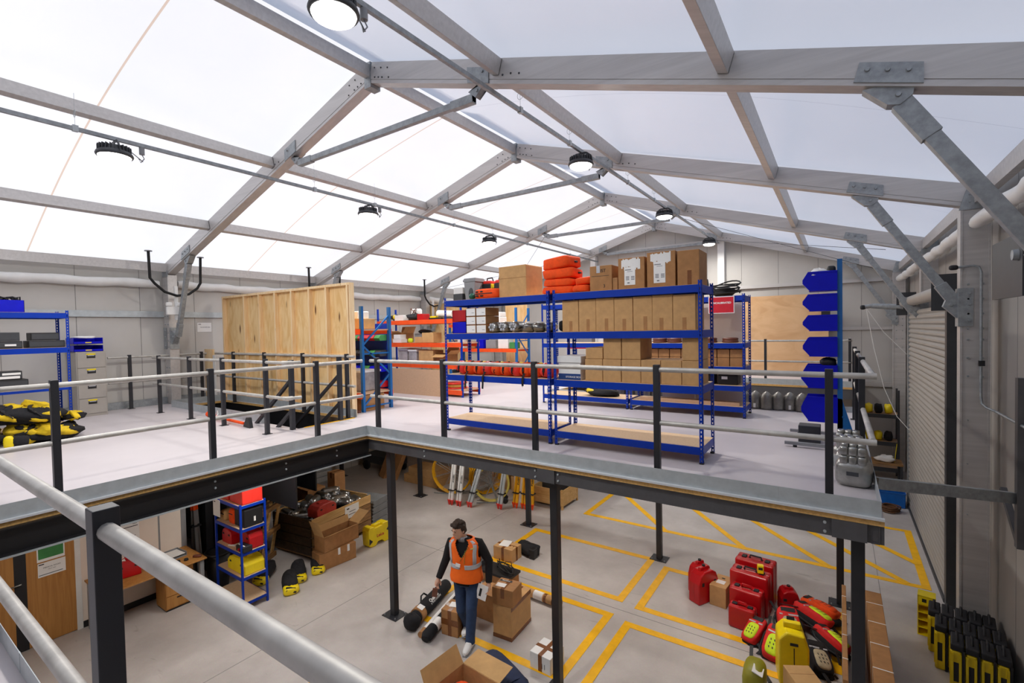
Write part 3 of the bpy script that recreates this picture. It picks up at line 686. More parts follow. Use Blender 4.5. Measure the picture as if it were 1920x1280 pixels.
# row of tall cartons on the upper shelf of the right bay
e = [-3.2, -2.945, -2.69, -2.43, -2.175, -1.925, -1.67, -1.4]
for k in range(7):
    carton(e[k], e[k+1], 5.95, 6.38, z3, .43 + .004*(k % 3), 'tall plain carton, %s from left on the upper shelf of the right blue bay' % ordn[k], tape='low', group='tall cartons on the upper shelf')
# two tiers on the middle shelf of the right bay
e = [-2.86, -2.6, -2.34, -2.08, -1.825, -1.57, -1.36]
for k in range(6):
    carton(e[k], e[k+1]-.002, 5.95, 6.42, z2, .295, 'plain carton, %s from left in the bottom tier on the right bay middle shelf' % ordn[k], group='cartons on the middle shelf')
for k, h in ((0, .15), (1, .295), (2, .295), (5, .295)):
    carton(e[k]+.004, e[k+1]-.004, 5.96, 6.42, z2+.298, h, {0: 'low carton stacked on the bottom tier right behind the white storage box', 1: 'carton in the upper tier, left of the pair in the middle of the shelf', 2: 'carton in the upper tier, right of the pair beside the gap', 5: 'carton in the upper tier standing alone by the right upright'}[k], group='cartons on the middle shelf')
# white storage box with lid
t = thing('storage_box', 'white lidded document storage box with blue band on the middle shelf', 'box', (-3.1, 6.17, z2))
Bx(-.17, .17, -.22, .2, 0, .24).build('body', M_['white'], t, bevel=.003); Bx(-.185, .185, -.235, .215, .24, .33).build('lid', M_['white'], t, bevel=.004)
Bx(-.171, .171, -.2215, -.2205, .0, .085).build('band', mat('dark_blue_band', '#123a7a', .6), t); Bx(-.05, .05, -.2225, -.2205, .165, .2).build('handle_hole', M_['ink'], t, bevel=.008)
lettering('STORAGE BOX', t, (.06, -.223, .04), .035, M_['paper'])
# top of the right bay
carton(-2.78, -2.46, 5.97, 6.35, z4, .335, 'carton with printed marks and silver tape on the top shelf beside the orange bags', m='carddk', seam=True)
o = bpy.context.scene.objects[-1] if False else None
p_ = [c for c in COL.objects if c.get('label', '').startswith('carton with printed marks')][0]
Bx(-.06, -.01, -.192, -.1895, .24, .337).build('tape', M_['refl'], p_)
lettering('IST', p_, (.035, -.1925, .265), .06, M_['ink']); Bx(-.13, .12, -.1915, -.1898, .195, .2).build('print_line', M_['ink'], p_)
lettering('3', p_, (.05, -.1925, .06), .06, M_['ink'])
carton(-2.46, -2.385, 5.98, 6.2, z4, .16, 'small narrow carton squeezed between two larger ones on the top shelf', m='carddk')
for x0, x1, h, lb in ((-2.375, -2.02, .40, 'left one of two brown cartons with ragged paper labels on the top shelf'), (-1.995, -1.64, .435, 'right one of two brown cartons with ragged paper labels on the top shelf')):
    o = carton(x0, x1, 5.97, 6.42, z4, h, lb, m='carddk', group='labelled cartons on the top shelf')
    w = x1-x0; rr = random.Random(int(h*100)); m = MB()
    for k in range(14):
        a = -.13+k*.018; m.box(a, a+.017, -.2275, -.2255, h-.02-rr.uniform(.09, .14), h-rr.uniform(.005, .03))
    m.build('packing_list', M_['paper'], o)
    m = MB(); m.box(-.09, .055, -.2285, -.226, .05, h-.12); m.build('shipping_label', M_['paper'], o, bevel=.001)
    m = MB()
    for sx in (-.07, 0.0):
        for r_ in range(3): m.box(sx, sx+.045, -.2295, -.228, .115+.018*r_, .125+.018*r_)
    m.box(-.05, -.02, -.2295, -.228, .07, .085); m.box(-.08, -.0, -.2295, -.228, h-.16, h-.15)
    m.box(-.05, .02, -.2295, -.228, h-.18, h-.175)
    m.build('label_print', M_['textgrey'], o)
o = carton(-1.62, -1.36, 5.97, 6.4, z4, .42, 'tall plain brown carton at the right end of the top shelf', m='carddk', tape='low')
# orange kit bags stacked
def softbag(c, rx, ry, rz_, label, m='hiorange', rot=(0, 0, 0), seed=1, straps=1, name='kit_bag', cat='bag', group=None, buckle=True, p=.5):
    t = thing(name, label, cat, c, rot[2], group)
    mb = MB(); mb.blob((0, 0, rz_), rx, ry, rz_, p, 20, 12, (rot[0], rot[1], 0), .035, seed); mb.build('body', M_[m], t)
    for k in range(straps):
        x = (k-(straps-1)/2)*rx*.8; pts = [(x, math.cos(a)*ry*1.015, rz_+math.sin(a)*rz_*1.03) for a in [i*math.pi/8 for i in range(-1, 10)]]
        m2 = MB()
        for a, b in zip(pts[:-1], pts[1:]): m2.bar(a, b, .03, .006, up=(0, .3, 1))
        m2.build('strap', M_['blackfab'], t)
    if buckle: Bx(rx*.9, rx*1.12, -.03, .02, rz_*.9, rz_*1.2).build('buckle', M_['black'], t, bevel=.005)
    return t
zz = z4+.002
for k, (dx, h, sx) in enumerate(((-3.30, .055, .26), (-3.285, .055, .25), (-3.295, .075, .255), (-3.31, .085, .235))):
    softbag((dx, 6.17, zz), sx, .2, h, ['lowest', 'second lowest', 'second highest', 'topmost, tilted'][k] + ' orange kit bag in the stack beside the big carton', rot=(0, R((0, 1, -1, -4)[k]), R((2, -4, 3, -6)[k])), seed=k+3, straps=0, group='orange kit bags on the top shelf', p=.35)
    zz += 2*h-.004
for k, (x, y, z, h) in enumerate(((-2.92, 6.13, z4+.002, .05), (-2.91, 6.16, z4+.1, .055))):
    softbag((x, y, z), .13, .2, h, ['lower', 'upper'][k]+' of the two flat orange bags left of the printed carton', seed=9+k, straps=0, group='orange kit bags on the top shelf', p=.4, rot=(0, R(-5*k), R(8*k)), buckle=False)
# big carton, orange bag, radios, grey boxes on the left bay's top
t = thing('cardboard_box', 'large old carton with dented edges on the top shelf of the left hand bay', 'box', (-4.06, 6.22, z4+.001), R(-3))
m = MB(); m.box(-.26, .26, -.22, .22, 0, .47); m.build('body', M_['card'], t, bevel=.012, seg=3)
m = MB(); m.add([(-.1, -.222, .25), (-.085, -.222, .25), (-.04, -.222, 0), (-.06, -.222, 0)], [(0, 1, 2, 3)]); m.build('tape', M_['cardin'], t)
Bx(-.262, .262, -.2235, -.221, .285, .289).build('crease', M_['carddk'], t)
softbag((-4.56, 6.08, z4+.001), .23, .14, .078, 'orange soft case with dark slots lying in front of the radios', seed=21, straps=0, buckle=False, p=.45)
t = [c for c in COL.objects if c.get('label', '').startswith('orange soft case')][0]
m = MB()
for zz_ in (.045, .11):
    for x in (-.15, -.06): m.blob((x, -.136, zz_), .035, .012, .014, 1)
m.build('slot', M_['ink'], t)
m = MB(); m.bar((-.21, -.139, .078), (.15, -.142, .078), .006, .012); m.build('zip', M_['ink'], t)
for k, x in enumerate((-4.76, -4.52, -4.36)):
    t = thing('site_radio', ['leftmost', 'middle', 'rightmost, half behind the carton,'][k]+' orange and black carry radio on the top shelf', 'radio', (x, 6.36, z4+.001), 0, 'orange radios on the top shelf')
    Bx(-.1, .09, -.1, .08, 0, .27).build('body', M_['black'], t, bevel=.03, seg=3)
    Bx(-.085, .08, -.085, .07, .25, .315).build('top_cover', M_['redlt'], t, bevel=.02)
    m = MB(); m.smooth = True; m.tube([(-.06, 0, .31), (-.05, 0, .36), (.05, 0, .365), (.07, 0, .31)], .012, 8); m.build('handle', M_['black'], t)
    Bx(.075, .1, -.09, .03, .03, .26).build('side_trim', M_['yellow'], t, bevel=.01)
t = thing('grey_bin', 'tapered grey plastic bin standing upside down at the left end of the top shelf', 'bin', (-4.97, 6.2, z4+.001))
m = MB(); m.prism([(-.09, 0), (.09, 0), (.125, .36), (-.125, .36)], (0, -.12, 0), (1, 0, 0), (0, 0, 1), (0, .24, 0)); m.build('body', M_['grey'], t, bevel=.01)
Bx(-.13, .13, -.13, .13, .3, .335).build('rim', M_['grey'], t)
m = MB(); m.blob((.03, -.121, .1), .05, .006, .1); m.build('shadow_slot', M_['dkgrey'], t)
t = thing('grey_case', 'low white and grey case beside the grey bin on the top shelf', 'case', (-5.2, 6.2, z4+.001)); Bx(-.1, .1, -.15, .15, 0, .11).build('base', M_['dkgrey'], t, bevel=.01); Bx(-.1, .1, -.14, .14, .111, .22).build('lid', M_['white'], t, bevel=.01)
t = thing('hand_tool', 'small green handled tool lying behind the orange soft case', 'tool', (-4.85, 6.0, z4+.001)); m = MB(); m.blob((0, 0, .05), .05, .06, .05); m.build('body', mat('dark_green', '#0d5a48', .5), t)
# upper shelf of the left bay
def crate_(c, w, d, h, mname, label, name='plastic_crate', rim=True, group=None):
    t = thing(name, label, 'crate', c, 0, group); m = MB(); th = .006
    m.box(-w/2, w/2, -d/2, -d/2+th, 0, h); m.box(-w/2, w/2, d/2-th, d/2, 0, h); m.box(-w/2, -w/2+th, -d/2, d/2, 0, h); m.box(w/2-th, w/2, -d/2, d/2, 0, h); m.box(-w/2, w/2, -d/2, d/2, 0, th)
    m.build('body', M_[mname], t)
    if rim:
        m = MB(); e = .012
        m.box(-w/2-e, w/2+e, -d/2-e, -d/2, h-.02, h); m.box(-w/2-e, w/2+e, d/2, d/2+e, h-.02, h); m.box(-w/2-e, -w/2, -d/2, d/2, h-.02, h); m.box(w/2, w/2+e, -d/2, d/2, h-.02, h); m.build('rim', M_[mname], t)
    return t
crate_((-5.13, 6.17, z3+.001), .29, .36, .185, 'bluebin', 'blue crate at the left end of the upper shelf, under a red one', rim=False)
crate_((-5.13, 6.17, z3+.19), .29, .36, .19, 'red', 'dark red crate stacked on the blue one at the left end of the shelf', rim=False)
for c in range(2):
    for r_ in range(3):
        x0 = -4.945+c*.205; o = carton(x0, x0+.195, 5.95, 6.3, z3+r_*.135, .13, 'white fronted parcel, %s column, %s row, beside the red crate' % (['left', 'right'][c], ['bottom', 'middle', 'top'][r_]), m='carddk', group='white fronted parcels', seam=False, name='parcel')
        Bx(-.09, .09, -.178, -.1755, .008, .122).build('white_front', M_['paper'], o); Bx(.02, .07, -.1795, -.1775, .05, .056).build('print_line', M_['textgrey'], o)
def canister(c, label, rz=0, tilt=0, s=1.0, m='silver', group='silver ribbed canisters', lying=False, tagged=True):
    t = thing('ribbed_canister', label, 'canister', c, rz, group)
    mb = MB(); prof = []
    n = 9
    for k in range(n+1):
        z = k/n; e = .085*(1-.35*max(0, (z-.8)/.2)**2) if z > .8 else .085
        prof += [(e*(.9 if k % 2 else 1.0)*s, z*.34*s)]
    prof = [(0, 0)] + [(.06*s, 0)] + prof[1:] + [(.03*s, .36*s), (0, .36*s)]
    if lying: mb.lathe(prof, (0, -.17*s, .086*s), 16, (0, 1, 0))
    else:
        dome = [(0, 0), (.085*s, 0)]
        for k in range(15):
            f = k/14; e = .105*(1-max(0, (f-.55)/.45)**2.4*.8); dome.append((e*(1 if k % 2 else .93)*s, (.01+.33*f)*s))
        mb.lathe(dome+[(0, .352*s)], (0, 0, 0), 18, (0, 0, 1), 1.1)
    mb.build('body', M_[m], t)
    m2 = MB()
    if lying:
        for k in range(6):
            a = k*math.pi/3; m2.blob((.045*s*math.cos(a), -.175*s, .086*s+.045*s*math.sin(a)), .022*s, .012, .022*s, 1, 8, 6)
    else: m2.box(-.02*s, .02*s, -.118*s, -.1*s, .03*s, .11*s)
    if lying or tagged: m2.build('end_cap' if lying else 'paper_tag', M_['refl' if lying else 'paper'], t)
    return t
for k, x in enumerate((-4.44, -4.24, -4.05)):
    canister((x, 6.13, z3+.001), 'silver bundle with a cluster of round ends, %s of three beside the parcels' % ['left', 'middle', 'right'][k], lying=True, group='silver bundles on the upper shelf')
for k, x in enumerate((-3.85, -3.68, -3.5)):
    t = thing('foil_bag', 'crumpled grey silver bag, %s of three on the upper shelf of the left bay' % ['left', 'middle', 'right'][k], 'bag', (x, 6.15, z3+.001), .2*k, 'silver bags on the upper shelf')
    m = MB(); m.blob((0, 0, .075), .095, .17, .075, .8, 14, 9, (0, 0, 0), .12, k); m.build('body', M_['silver'], t); m = MB(); m.blob((.02, -.05, .14), .05, .09, .02, 1, 10, 6, (0, .3, 0), .15, k+4); m.build('paper', M_['paper'], t)
t = thing('dark_bag', 'dark crumpled bag squeezed left of the tall cartons on the upper shelf', 'bag', (-3.255, 6.12, z3+.001)); m = MB(); m.blob((0, 0, .08), .05, .15, .08, .8, 12, 8, (0, 0, 0), .1, 3); m.build('body', M_['blackfab'], t)
# life jackets on the middle shelf, left bay
for k in range(10):
    x = -5.12+k*.178
    t = thing('life_vest', 'orange folded life vest, %s from left on the left bay middle shelf' % ordn[k], 'vest', (x, 6.12, z2+.001), R(random.uniform(-8, 8)), 'orange life vests on the middle shelf')
    m = MB(); m.blob((0, 0, .1), .1, .17, .105, .6, 16, 10, (R(-8), R(14), 0), .06, k+30); m.build('body', M_['hiorange' if k % 3 else 'redlt'], t)
    m = MB(); pts = [(.03+.02*math.sin(a*2), math.cos(a)*.178, .1+math.sin(a)*.115) for a in [math.pi+.5-i*.42 for i in range(8)]]
    pts = [(.0, -math.cos(a)*.18, .1+math.sin(a)*.117) for a in [-.5+i*.4 for i in range(6)]]
    for a, b in zip(pts[:-1], pts[1:]): m.bar(a, b, .034, .008, up=(0, -.5, 1))
    m.build('strap', M_['blackfab'], t)
    if k % 2 == 0: m = MB(); m.blob((.01, .02, .2), .05, .05, .016); m.build('collar_lining', M_['yellow'], t)
    if k in (1, 3, 7):
        m = MB(); zl = [.02, -.03, -.12, -.22][:4]; pts = [(.02, -.17, .06), (.03, -.228, .0), (.03, -.24, -.03), (.03, -.236, -.12), (.025, -.24, -.2 if k != 7 else -.12)]
        for a, b in zip(pts[:-1], pts[1:]): m.bar(a, b, .034, .005, up=(0, -1, .01))
        m.build('hanging_strap', M_['blackfab'], t)
t = thing('coiled_lead', 'black coiled lead lying on the left end of the middle shelf', 'cable', (-5.24, 6.05, z2+.001)); m = MB(); m.smooth = True; m.tube([(.06*math.cos(a)*(1+a*.02), .1*math.sin(a), .012+a*.003) for a in [i*.5 for i in range(38)]], .009, 6); m.build('lead', M_['rubber'], t)
# second row goods
zs = lambda i: DECK+LV2[i]
t = thing('harness_pile', 'tangled black and yellow harness on the low shelf of the second row', 'harness', (-4.15, 9.45, DECK+.201)); m = MB(); m.blob((0, 0, .07), .38, .2, .07, .9, 18, 10, (0, 0, 0), .16, 5); m.build('webbing', M_['blackfab'], t)
m = MB(); m.blob((-.22, -.08, .09), .1, .06, .05, .8, 10, 7, (0, .3, .5), .2, 6); m.build('yellow_pad', M_['yellow'], t)
k = 0
for row in range(2):
    for c in range(9):
        x0 = -3.3+c*.213
        if x0 > -1.45: continue
        carton(x0, x0+.205, 9.24, 9.6, zs(2)+row*.155, .15, 'small brown carton, %s from left in the %s tier on the second row shelving' % (ordn[c], ['lower', 'upper'][row]), m='carddk', group='small cartons on the second row of shelving', seam=False)
m = [(-2.9, 'left'), (-2.62, 'second'), (-1.98, 'third'), (-1.62, 'right')]
for x, nm in m:
    t = thing('metal_disc', 'rust brown flat round plate, %s one on the shelf above the small cartons' % nm, 'disc', (x, 9.42, zs(3)+.001), 0, 'rust brown round plates'); mb = MB(); mb.lathe([(0, 0), (.12, 0), (.14, .01), (.14, .03), (.125, .045), (.135, .055), (.135, .08), (.12, .09), (0, .09)], n=24); mb.build('plate', M_['brownred'], t)
t = thing('cable_coil', 'coil of thick black cable lying on top of the second row, over the red sign', 'cable', (-1.72, 9.5, DECK+2.171)); m = MB(); m.smooth = True
m.tube([((.25+.02*math.sin(2.3*a))*math.cos(a), .17*math.sin(a)+.03*math.sin(a*.7), .03+.006*a + .11*(.5+.5*math.sin(a*.53))*max(0, math.sin(a+.6))) for a in [i*.35 for i in range(90)]], .013, 7); m.build('cable', M_['rubber'], t); m = MB(); m.blob((-.02, 0, .09), .2, .15, .09, .8, 12, 8, (0, 0, 0), .1, 2); m.build('inner_coil', M_['black'], t)
t = thing('black_clamp_stand', 'angular black mount with hose standing left of the cable coil', 'mount', (-2.2, 9.5, DECK+2.171)); m = MB()
pts = [(-.15, 0, .02), (.05, 0, .06), (.18, 0, .22), (.16, 0, .34), (-.02, 0, .36), (-.14, 0, .3)]
for a, b in zip(pts[:-1], pts[1:]): m.bar(a, b, .06, .05)
m.build('bracket', M_['black'], t); m = MB(); m.smooth = True; m.tube([(-.2+.14*math.cos(a), .02, .3+.13*math.sin(a)) for a in [i*.4 for i in range(17)]], .016, 7); m.build('hose', M_['rubber'], t); Bx(-.22, .1, -.08, .08, .001, .07).build('foot', M_['brownred'], t)
# red sign
t = thing('sign', 'red sign reading UNCALIBRATED hung on the front of the second row of shelving', 'sign', (-1.72, 9.165, DECK+2.17))
Bx(-.215, .215, -.006, 0, -.31, -.01).build('border', M_['paper'], t); Bx(-.203, .203, -.008, -.005, -.298, -.022).build('panel', mat('sign_red', '#c8102a', .5), t); lettering('UNCALIBRATED', t, (0, -.0095, -.125), .045, M_['paper'], bold=.0012)
# black instruments on lower shelves of the second row
for k, (x, z, lb) in enumerate(((-2.05, zs(1), 'black instrument box with a white tag on the low shelf under the small cartons'), (-1.65, zs(1), 'black case at the right end of the low shelf under the small cartons'))):
    t = thing('instrument_case', lb, 'case', (x, 9.45, z+.001)); Bx(-.17, .17, -.16, .16, 0, .18).build('body', M_['black'], t, bevel=.02); Bx(-.1, .0, -.163, -.16, .1, .15).build('tag', M_['paper'], t)
t = thing('long_tray', 'long shallow wooden tray on the bottom shelf of the second row', 'tray', (-2.35, 9.52, DECK+.201)); Bx(-.9, .9, -.25, .25, 0, .012).build('base', M_['shelfboard'], t); Bx(-.9, .9, -.27, -.25, 0, .06).build('lip', M_['hardb'], t)
# cream board leaning behind the second row
for k, (a, b) in enumerate(((-2.75, -2.1), (-2.09, -1.2))):
    o = Bx(0, b-a, 0, .02, 0, 1.2).build('cream_board', M_['cream']); o.location = (a-.3, 10.05, DECK+.95+.001); o.rotation_euler = (0, 0, 0)
    o.location.z = DECK+.001; o.scale = (1, 1, 1.75); tag(o, 'cream board, %s of two standing behind the second row of shelving' % ['left', 'right'][k], 'board', 'cream boards')
# row of metal canisters along the back edge of the deck
for k in range(21):
    x = -4.5+k*.197
    canister((x, 10.45+.03*math.sin(k*2.1), DECK+.001), 'ribbed grey canister, %s from left in the row along the deck back edge' % ordn[k], rz=.2*math.sin(k), s=1.0, m='steelgrey', group='row of ribbed metal canisters', tagged=k in (16, 19))
# canisters at the right rail
for k, (x, y, s) in enumerate(((.13, 5.93, 1.12), (.12, 6.28, 1.1), (.1, 6.62, 1.08))):
    t = thing('ribbed_canister', 'shiny silver ribbed canister at the right railing, %s' % ['nearest one at the corner of the deck', 'second from the corner', 'third from the corner'][k], 'canister', (x, y, DECK+.001), R(-6), 'silver canisters at the right railing')
    m = MB(); m.blob((0, 0, .13), .16, .14, .14, .55, 24, 12); m.blob((0, .0, .27), .12, .11, .14, .6, 22, 10); m.build('body', M_['silver'], t)
    m = MB(); m.smooth = True
    for zz in (.27, .36):
        for c in (-1, 0, 1): m.blob((c*.075, -.1, zz), .038, .03, .045, .5, 12, 8)
    for c in (-1, 0, 1): m.blob((c*.07, -.05, .41), .035, .05, .03, .5, 12, 8)
    m.build('facets', M_['silver'], t); Bx(-.05, .05, -.142, -.139, .12, .16).build('marking', M_['dkgrey'], t)
o = Bx(-.09, .0, -.002, .002, 0, .12).build('paper_tag', M_['paper']); o.location = (0.0, 6.13, DECK+.1); o.rotation_euler = (R(-10), R(25), R(20)); tag(o, 'white paper tag hanging beside the silver canisters at the corner', 'tag')
# ------------------------------------------------------------------ blue bin stand
t = thing('bin_stand', 'blue steel stand carrying a column of blue bins near the right railing', 'stand', (0.02, 7.3, DECK))
Bx(-.012, .012, .12, .95, .55, 2.4).build('louvre_panel', M_['bluelt'], t)
for y in (.06, .95): Bx(-.028, .028, y, y+.05, .06, 2.46).build('upright', M_['bluelt'], t)
m = MB(); m.prism([(-.03, .0), (.2, .0), (.16, .12), (.02, .62), (-.03, .62)], (0, .06, 0.06), (1, 0, 0), (0, 0, 1), (0, .02, 0))
for z in (.1, .25, .4): bolt(m, (.03, .06, z+.05), (0, -1, 0), .012, .008)
m.build('side_gusset', M_['bluelt'], t)
for y in (.08, .97):
    m = Bx(-.62, .22, y-.025, y+.025, .03, .07); m.build('foot', M_['grey'], t); m = MB(); m.cyl((-.5, y, 0), (-.5, y, .03), .025, .025, 10); m.build('glide', M_['black'], t)
t2 = thing('black_box', 'black box with a white emblem on the deck beneath the bin stand', 'box', (-.3, 7.78, DECK)); Bx(-.16, .1, -.1, .15, .001, .24).build('body', M_['dkgrey'], t2, bevel=.01)
m = MB(); m.obox((-.07, -.1015, .1), .035, .002, .035, (0, R(45), 0)); m.build('emblem', M_['paper'], t2)
binz = [(5.23, 4.98), (4.94, 4.72), (4.67, 4.46), (4.38, 4.13), (4.02, 3.72), (3.61, 3.28)]
for k, (zt, zb) in enumerate(binz):
    h = zt-zb; L = .36+.02*(k > 3)
    t = thing('storage_bin', 'blue open fronted bin, %s from the top on the bin stand' % ordn[k], 'bin', (-.005, 7.33, zb), 0, 'blue bins on the stand')
    poly = [(0, 0), (-L*.82, 0), (-L*1.05, h*.4), (-L*1.05, h*.58), (-L*.88, h), (-.02, h), (0, h)]
    m = MB()
    for y in (0, .3): m.prism(poly, (0, y, 0), (1, 0, 0), (0, 0, 1), (0, .005, 0))
    m.prism([(0, 0), (-L*.86, 0), (-L*.86, .005), (0, .005)], (0, .005, 0), (1, 0, 0), (0, 0, 1), (0, .295, 0))
    m.prism([(-L*.82, 0), (-L*1.05, h*.4), (-L*1.035, h*.4), (-L*.81, .005)], (0, .005, 0), (1, 0, 0), (0, 0, 1), (0, .295, 0))
    m.box(-.006, 0, .005, .3, 0, h); m.box(-L*.84, 0, -.006, .0, h-.02, h); m.build('shell', M_['bluebin'], t)
t = thing('plastic_film', 'clear plastic film and a black part heaped in the topmost blue bin', 'packing', (-.2, 7.45, 5.12)); m = MB(); m.blob((0, 0, .08), .15, .11, .07, 1, 16, 9, (0, 0, 0), .22, 8); m.build('film', M_['white'], t); m = MB(); m.blob((.13, .0, .13), .05, .05, .05, .6); m.build('part', M_['black'], t)
t = thing('black_part', 'black fitting lying on top of the fifth blue bin', 'fitting', (-.1, 7.48, 3.98)); m = MB(); m.blob((0, 0, .07), .09, .08, .06, .7, 12, 8, (0, .2, 0), .1, 3); m.build('body', M_['black'], t)
# ------------------------------------------------------------------ left side of the deck
t = thing('filing_cabinet', 'grey four drawer filing cabinet against the left wall', 'cabinet', (-13.0, 3.06, DECK), 0)
Bx(-.6, -.0, 0, .49, .0, 1.36).build('body', M_['cabinet'], t, bevel=.004)
for k in range(4):
    z = .06+k*.322; d = Bx(.001, .016, .02, .47, z, z+.312).build('drawer', M_['cabinet'], t, bevel=.003)
    Bx(.016, .022, .17, .31, z+.2, z+.26).build('handle', M_['ink'], d); Bx(.016, .024, .185, .295, z+.245, z+.26).build('handle_lip', M_['refl'], d)
    if k != 1: Bx(.0162, .0175, .165, .315, z+.265, z+.295).build('yellow_label', M_['yellow'], d)
for k in range(2):
    z = DECK+1.362+k*.16
    t = thing('letter_tray', '%s blue letter tray on the filing cabinet' % ['lower', 'upper'][k], 'tray', (-13.3, 3.28, z), 0, 'blue letter trays')
    m = MB(); m.box(-.25, .27, -.24, .24, 0, .006); m.box(-.25, .27, -.24, -.234, 0, .13); m.box(-.25, .27, .234, .24, 0, .13); m.box(-.25, -.244, -.24, .24, 0, .13); m.box(.264, .27, -.24, .24, 0, .05); m.build('tray', M_['bluebin'], t)
    Bx(.271, .273, -.05, .05, .02, .04).build('yellow_label', M_['yellow'], t)
o = MB(); o.blob((0, 0, .03), .2, .2, .03, .7, 16, 8, (0, 0, 0), .08, 4); o = o.build('paper_pile', M_['paper']); o.location = (-13.3, 3.27, DECK+1.63); tag(o, 'white papers heaped in the upper blue letter tray', 'papers')
# goods on the left edge shelving
SX = -11.0
def blackbox(y0, y1, z, h, lb, d=.38, x=SX-.06, m='black', name='recorder_box'):
    t = thing(name, lb, 'equipment', (x-d/2, (y0+y1)/2, z+.001), 0); w = y1-y0
    Bx(-d/2, d/2, -w/2, w/2, 0, h).build('body', M_[m], t, bevel=.006)
    Bx(d/2, d/2+.004, -w/2+.01, w/2-.01, h*.15, h*.85).build('front_panel', M_['dkgrey'], t); return t
za, zb_, zc = DECK+2.09, DECK+1.5, DECK+.86
t = blackbox(2.02, 2.47, zb_, .12, 'wide black box on the second shelf from the top at the left edge'); t = blackbox(2.05, 2.4, zb_+.122, .13, 'black device with cables stacked on the wide black box', .3)
t = blackbox(1.5, 1.95, zb_, .12, 'wide black box beside it nearer the picture edge'); Bx(.19, .2, .02, .15, .04, .07).build('print', M_['paper'], t)
t = blackbox(1.6, 1.92, zb_+.122, .14, 'dark grey car radio sized device stacked at the picture edge', .28, m='dkgrey')
t = blackbox(1.55, 2.0, zc, .13, 'flat black case on the third shelf at the left edge'); t = blackbox(1.63, 1.93, zc+.132, .14, 'black boxed device with white labels on the flat case', .26); Bx(.14, .142, -.12, .12, .02, .06).build('white_label', M_['paper'], t); Bx(.14, .142, -.08, .13, .08, .115).build('white_label', M_['paper'], t)
t = blackbox(1.42, 1.54, zc, .26, 'dark red box end beside the flat black case', m='brownred')
for k, (y, lb) in enumerate(((1.2, 'left blue bin on the top shelf at the picture edge'), (1.74, 'right blue bin of black cables on the top shelf at the picture edge'))):
    t = crate_((SX-.28, y+.03, za+.001), .34, .46, .2, 'bluebin', lb, 'blue_bin', False)
t = thing('cable_tangle', 'tangle of black cables and a plug spilling from the blue bin', 'cable', (SX-.28, 1.8, za+.12)); m = MB(); m.smooth = True
rr = random.Random(4); pts = [Vector((.1*math.cos(a*1.3), .17*math.sin(a), .09+.05*math.sin(a*2.7))) for a in [i*.45 for i in range(50)]]; m.tube(pts, .011, 6); m.build('cable', M_['rubber'], t); m = MB(); m.blob((0, -.17, .17), .03, .05, .06, .7); m.build('plug', M_['black'], t)
def toolbag(c, s, label, seed, rz=0):
    t = thing('kit_bag', label, 'bag', c, rz, 'yellow and black kit bags'); rr = random.Random(seed)
    m = MB(); m.blob((0, 0, .13*s), .42*s, .27*s, .13*s, .7, 24, 12, (0, 0, 0), .16, seed); m.blob((-.2*s, .05*s, .16*s), .22*s, .2*s, .14*s, .8, 18, 10, (0, .2, .4), .2, seed+1); m.blob((.25*s, -.05*s, .13*s), .2*s, .22*s, .12*s, .8, 18, 10, (0, -.2, 1), .2, seed+2); m.build('body', M_['blackfab'], t)
    for k in range(5):
        m = MB(); a = rr.uniform(-.34, .34)*s; b_ = rr.uniform(-.2, .14)*s; m.blob((a, b_, (.19+.05*(k % 2))*s), rr.uniform(.16, .24)*s, rr.uniform(.13, .2)*s, .07*s, .7, 16, 9, (rr.uniform(-.4, .6), rr.uniform(-.5, .5), rr.uniform(0, 3)), .22, seed+k); m.build('yellow_panel', M_['yelbag'], t)
    for k in range(3):
        m = MB(); a = rr.uniform(-.3, .3)*s; m.blob((a, -.235*s, rr.uniform(.06, .16)*s), .13*s, .05*s, .05*s, .7, 14, 8, (0, rr.uniform(-.6, .6), 0), .15, seed+k+7); m.build('side_panel', M_['yelbag'], t)
    for x in (-.2, .12):
        m = MB(); pts = [(x*s+.07*math.sin(a*2+seed), math.cos(a)*.29*s, .15*s+math.sin(a)*.15*s) for a in [-.4+i*.37 for i in range(11)]]
        for a, b in zip(pts[:-1], pts[1:]): m.bar(a, b, .05*s, .012, up=(0, .2, 1))
        m.build('strap', M_['ink'], t)
    return t
for k, (x, y, z, s, rz, lb) in enumerate(((-10.66, 2.08, DECK, .95, 1.5, 'yellow and black kit bag lowest and rightmost in the heap at the left edge'), (-10.66, 1.18, DECK, .95, 1.7, 'yellow and black kit bag lowest and leftmost in the heap at the left edge'), (-10.72, 1.88, DECK+.31, .95, 1.45, 'yellow and black kit bag lying across the top of the heap'), (-10.74, 1.02, DECK+.31, .95, 1.9, 'yellow and black kit bag on the heap at the very edge of the picture'), (-10.7, 2.42, DECK+.28, .45, .7, 'small yellow bag with a flap open at the end of the heap'))):
    toolbag((x, y, z+.001), s, lb, k+11, rz)
t = thing('boot_cover', 'black and yellow boot shaped pouch lying before the heap of kit bags', 'pouch', (-10.3, 1.62, DECK+.001), R(80)); m = MB(); m.blob((0, 0, .1), .06, .05, .1, .7); m.build('sole', M_['yellow'], t); m = MB(); m.blob((.1, .05, .09), .12, .09, .09, .7, 12, 8, (0, 0, 0), .1, 1); m.build('body', M_['blackfab'], t)
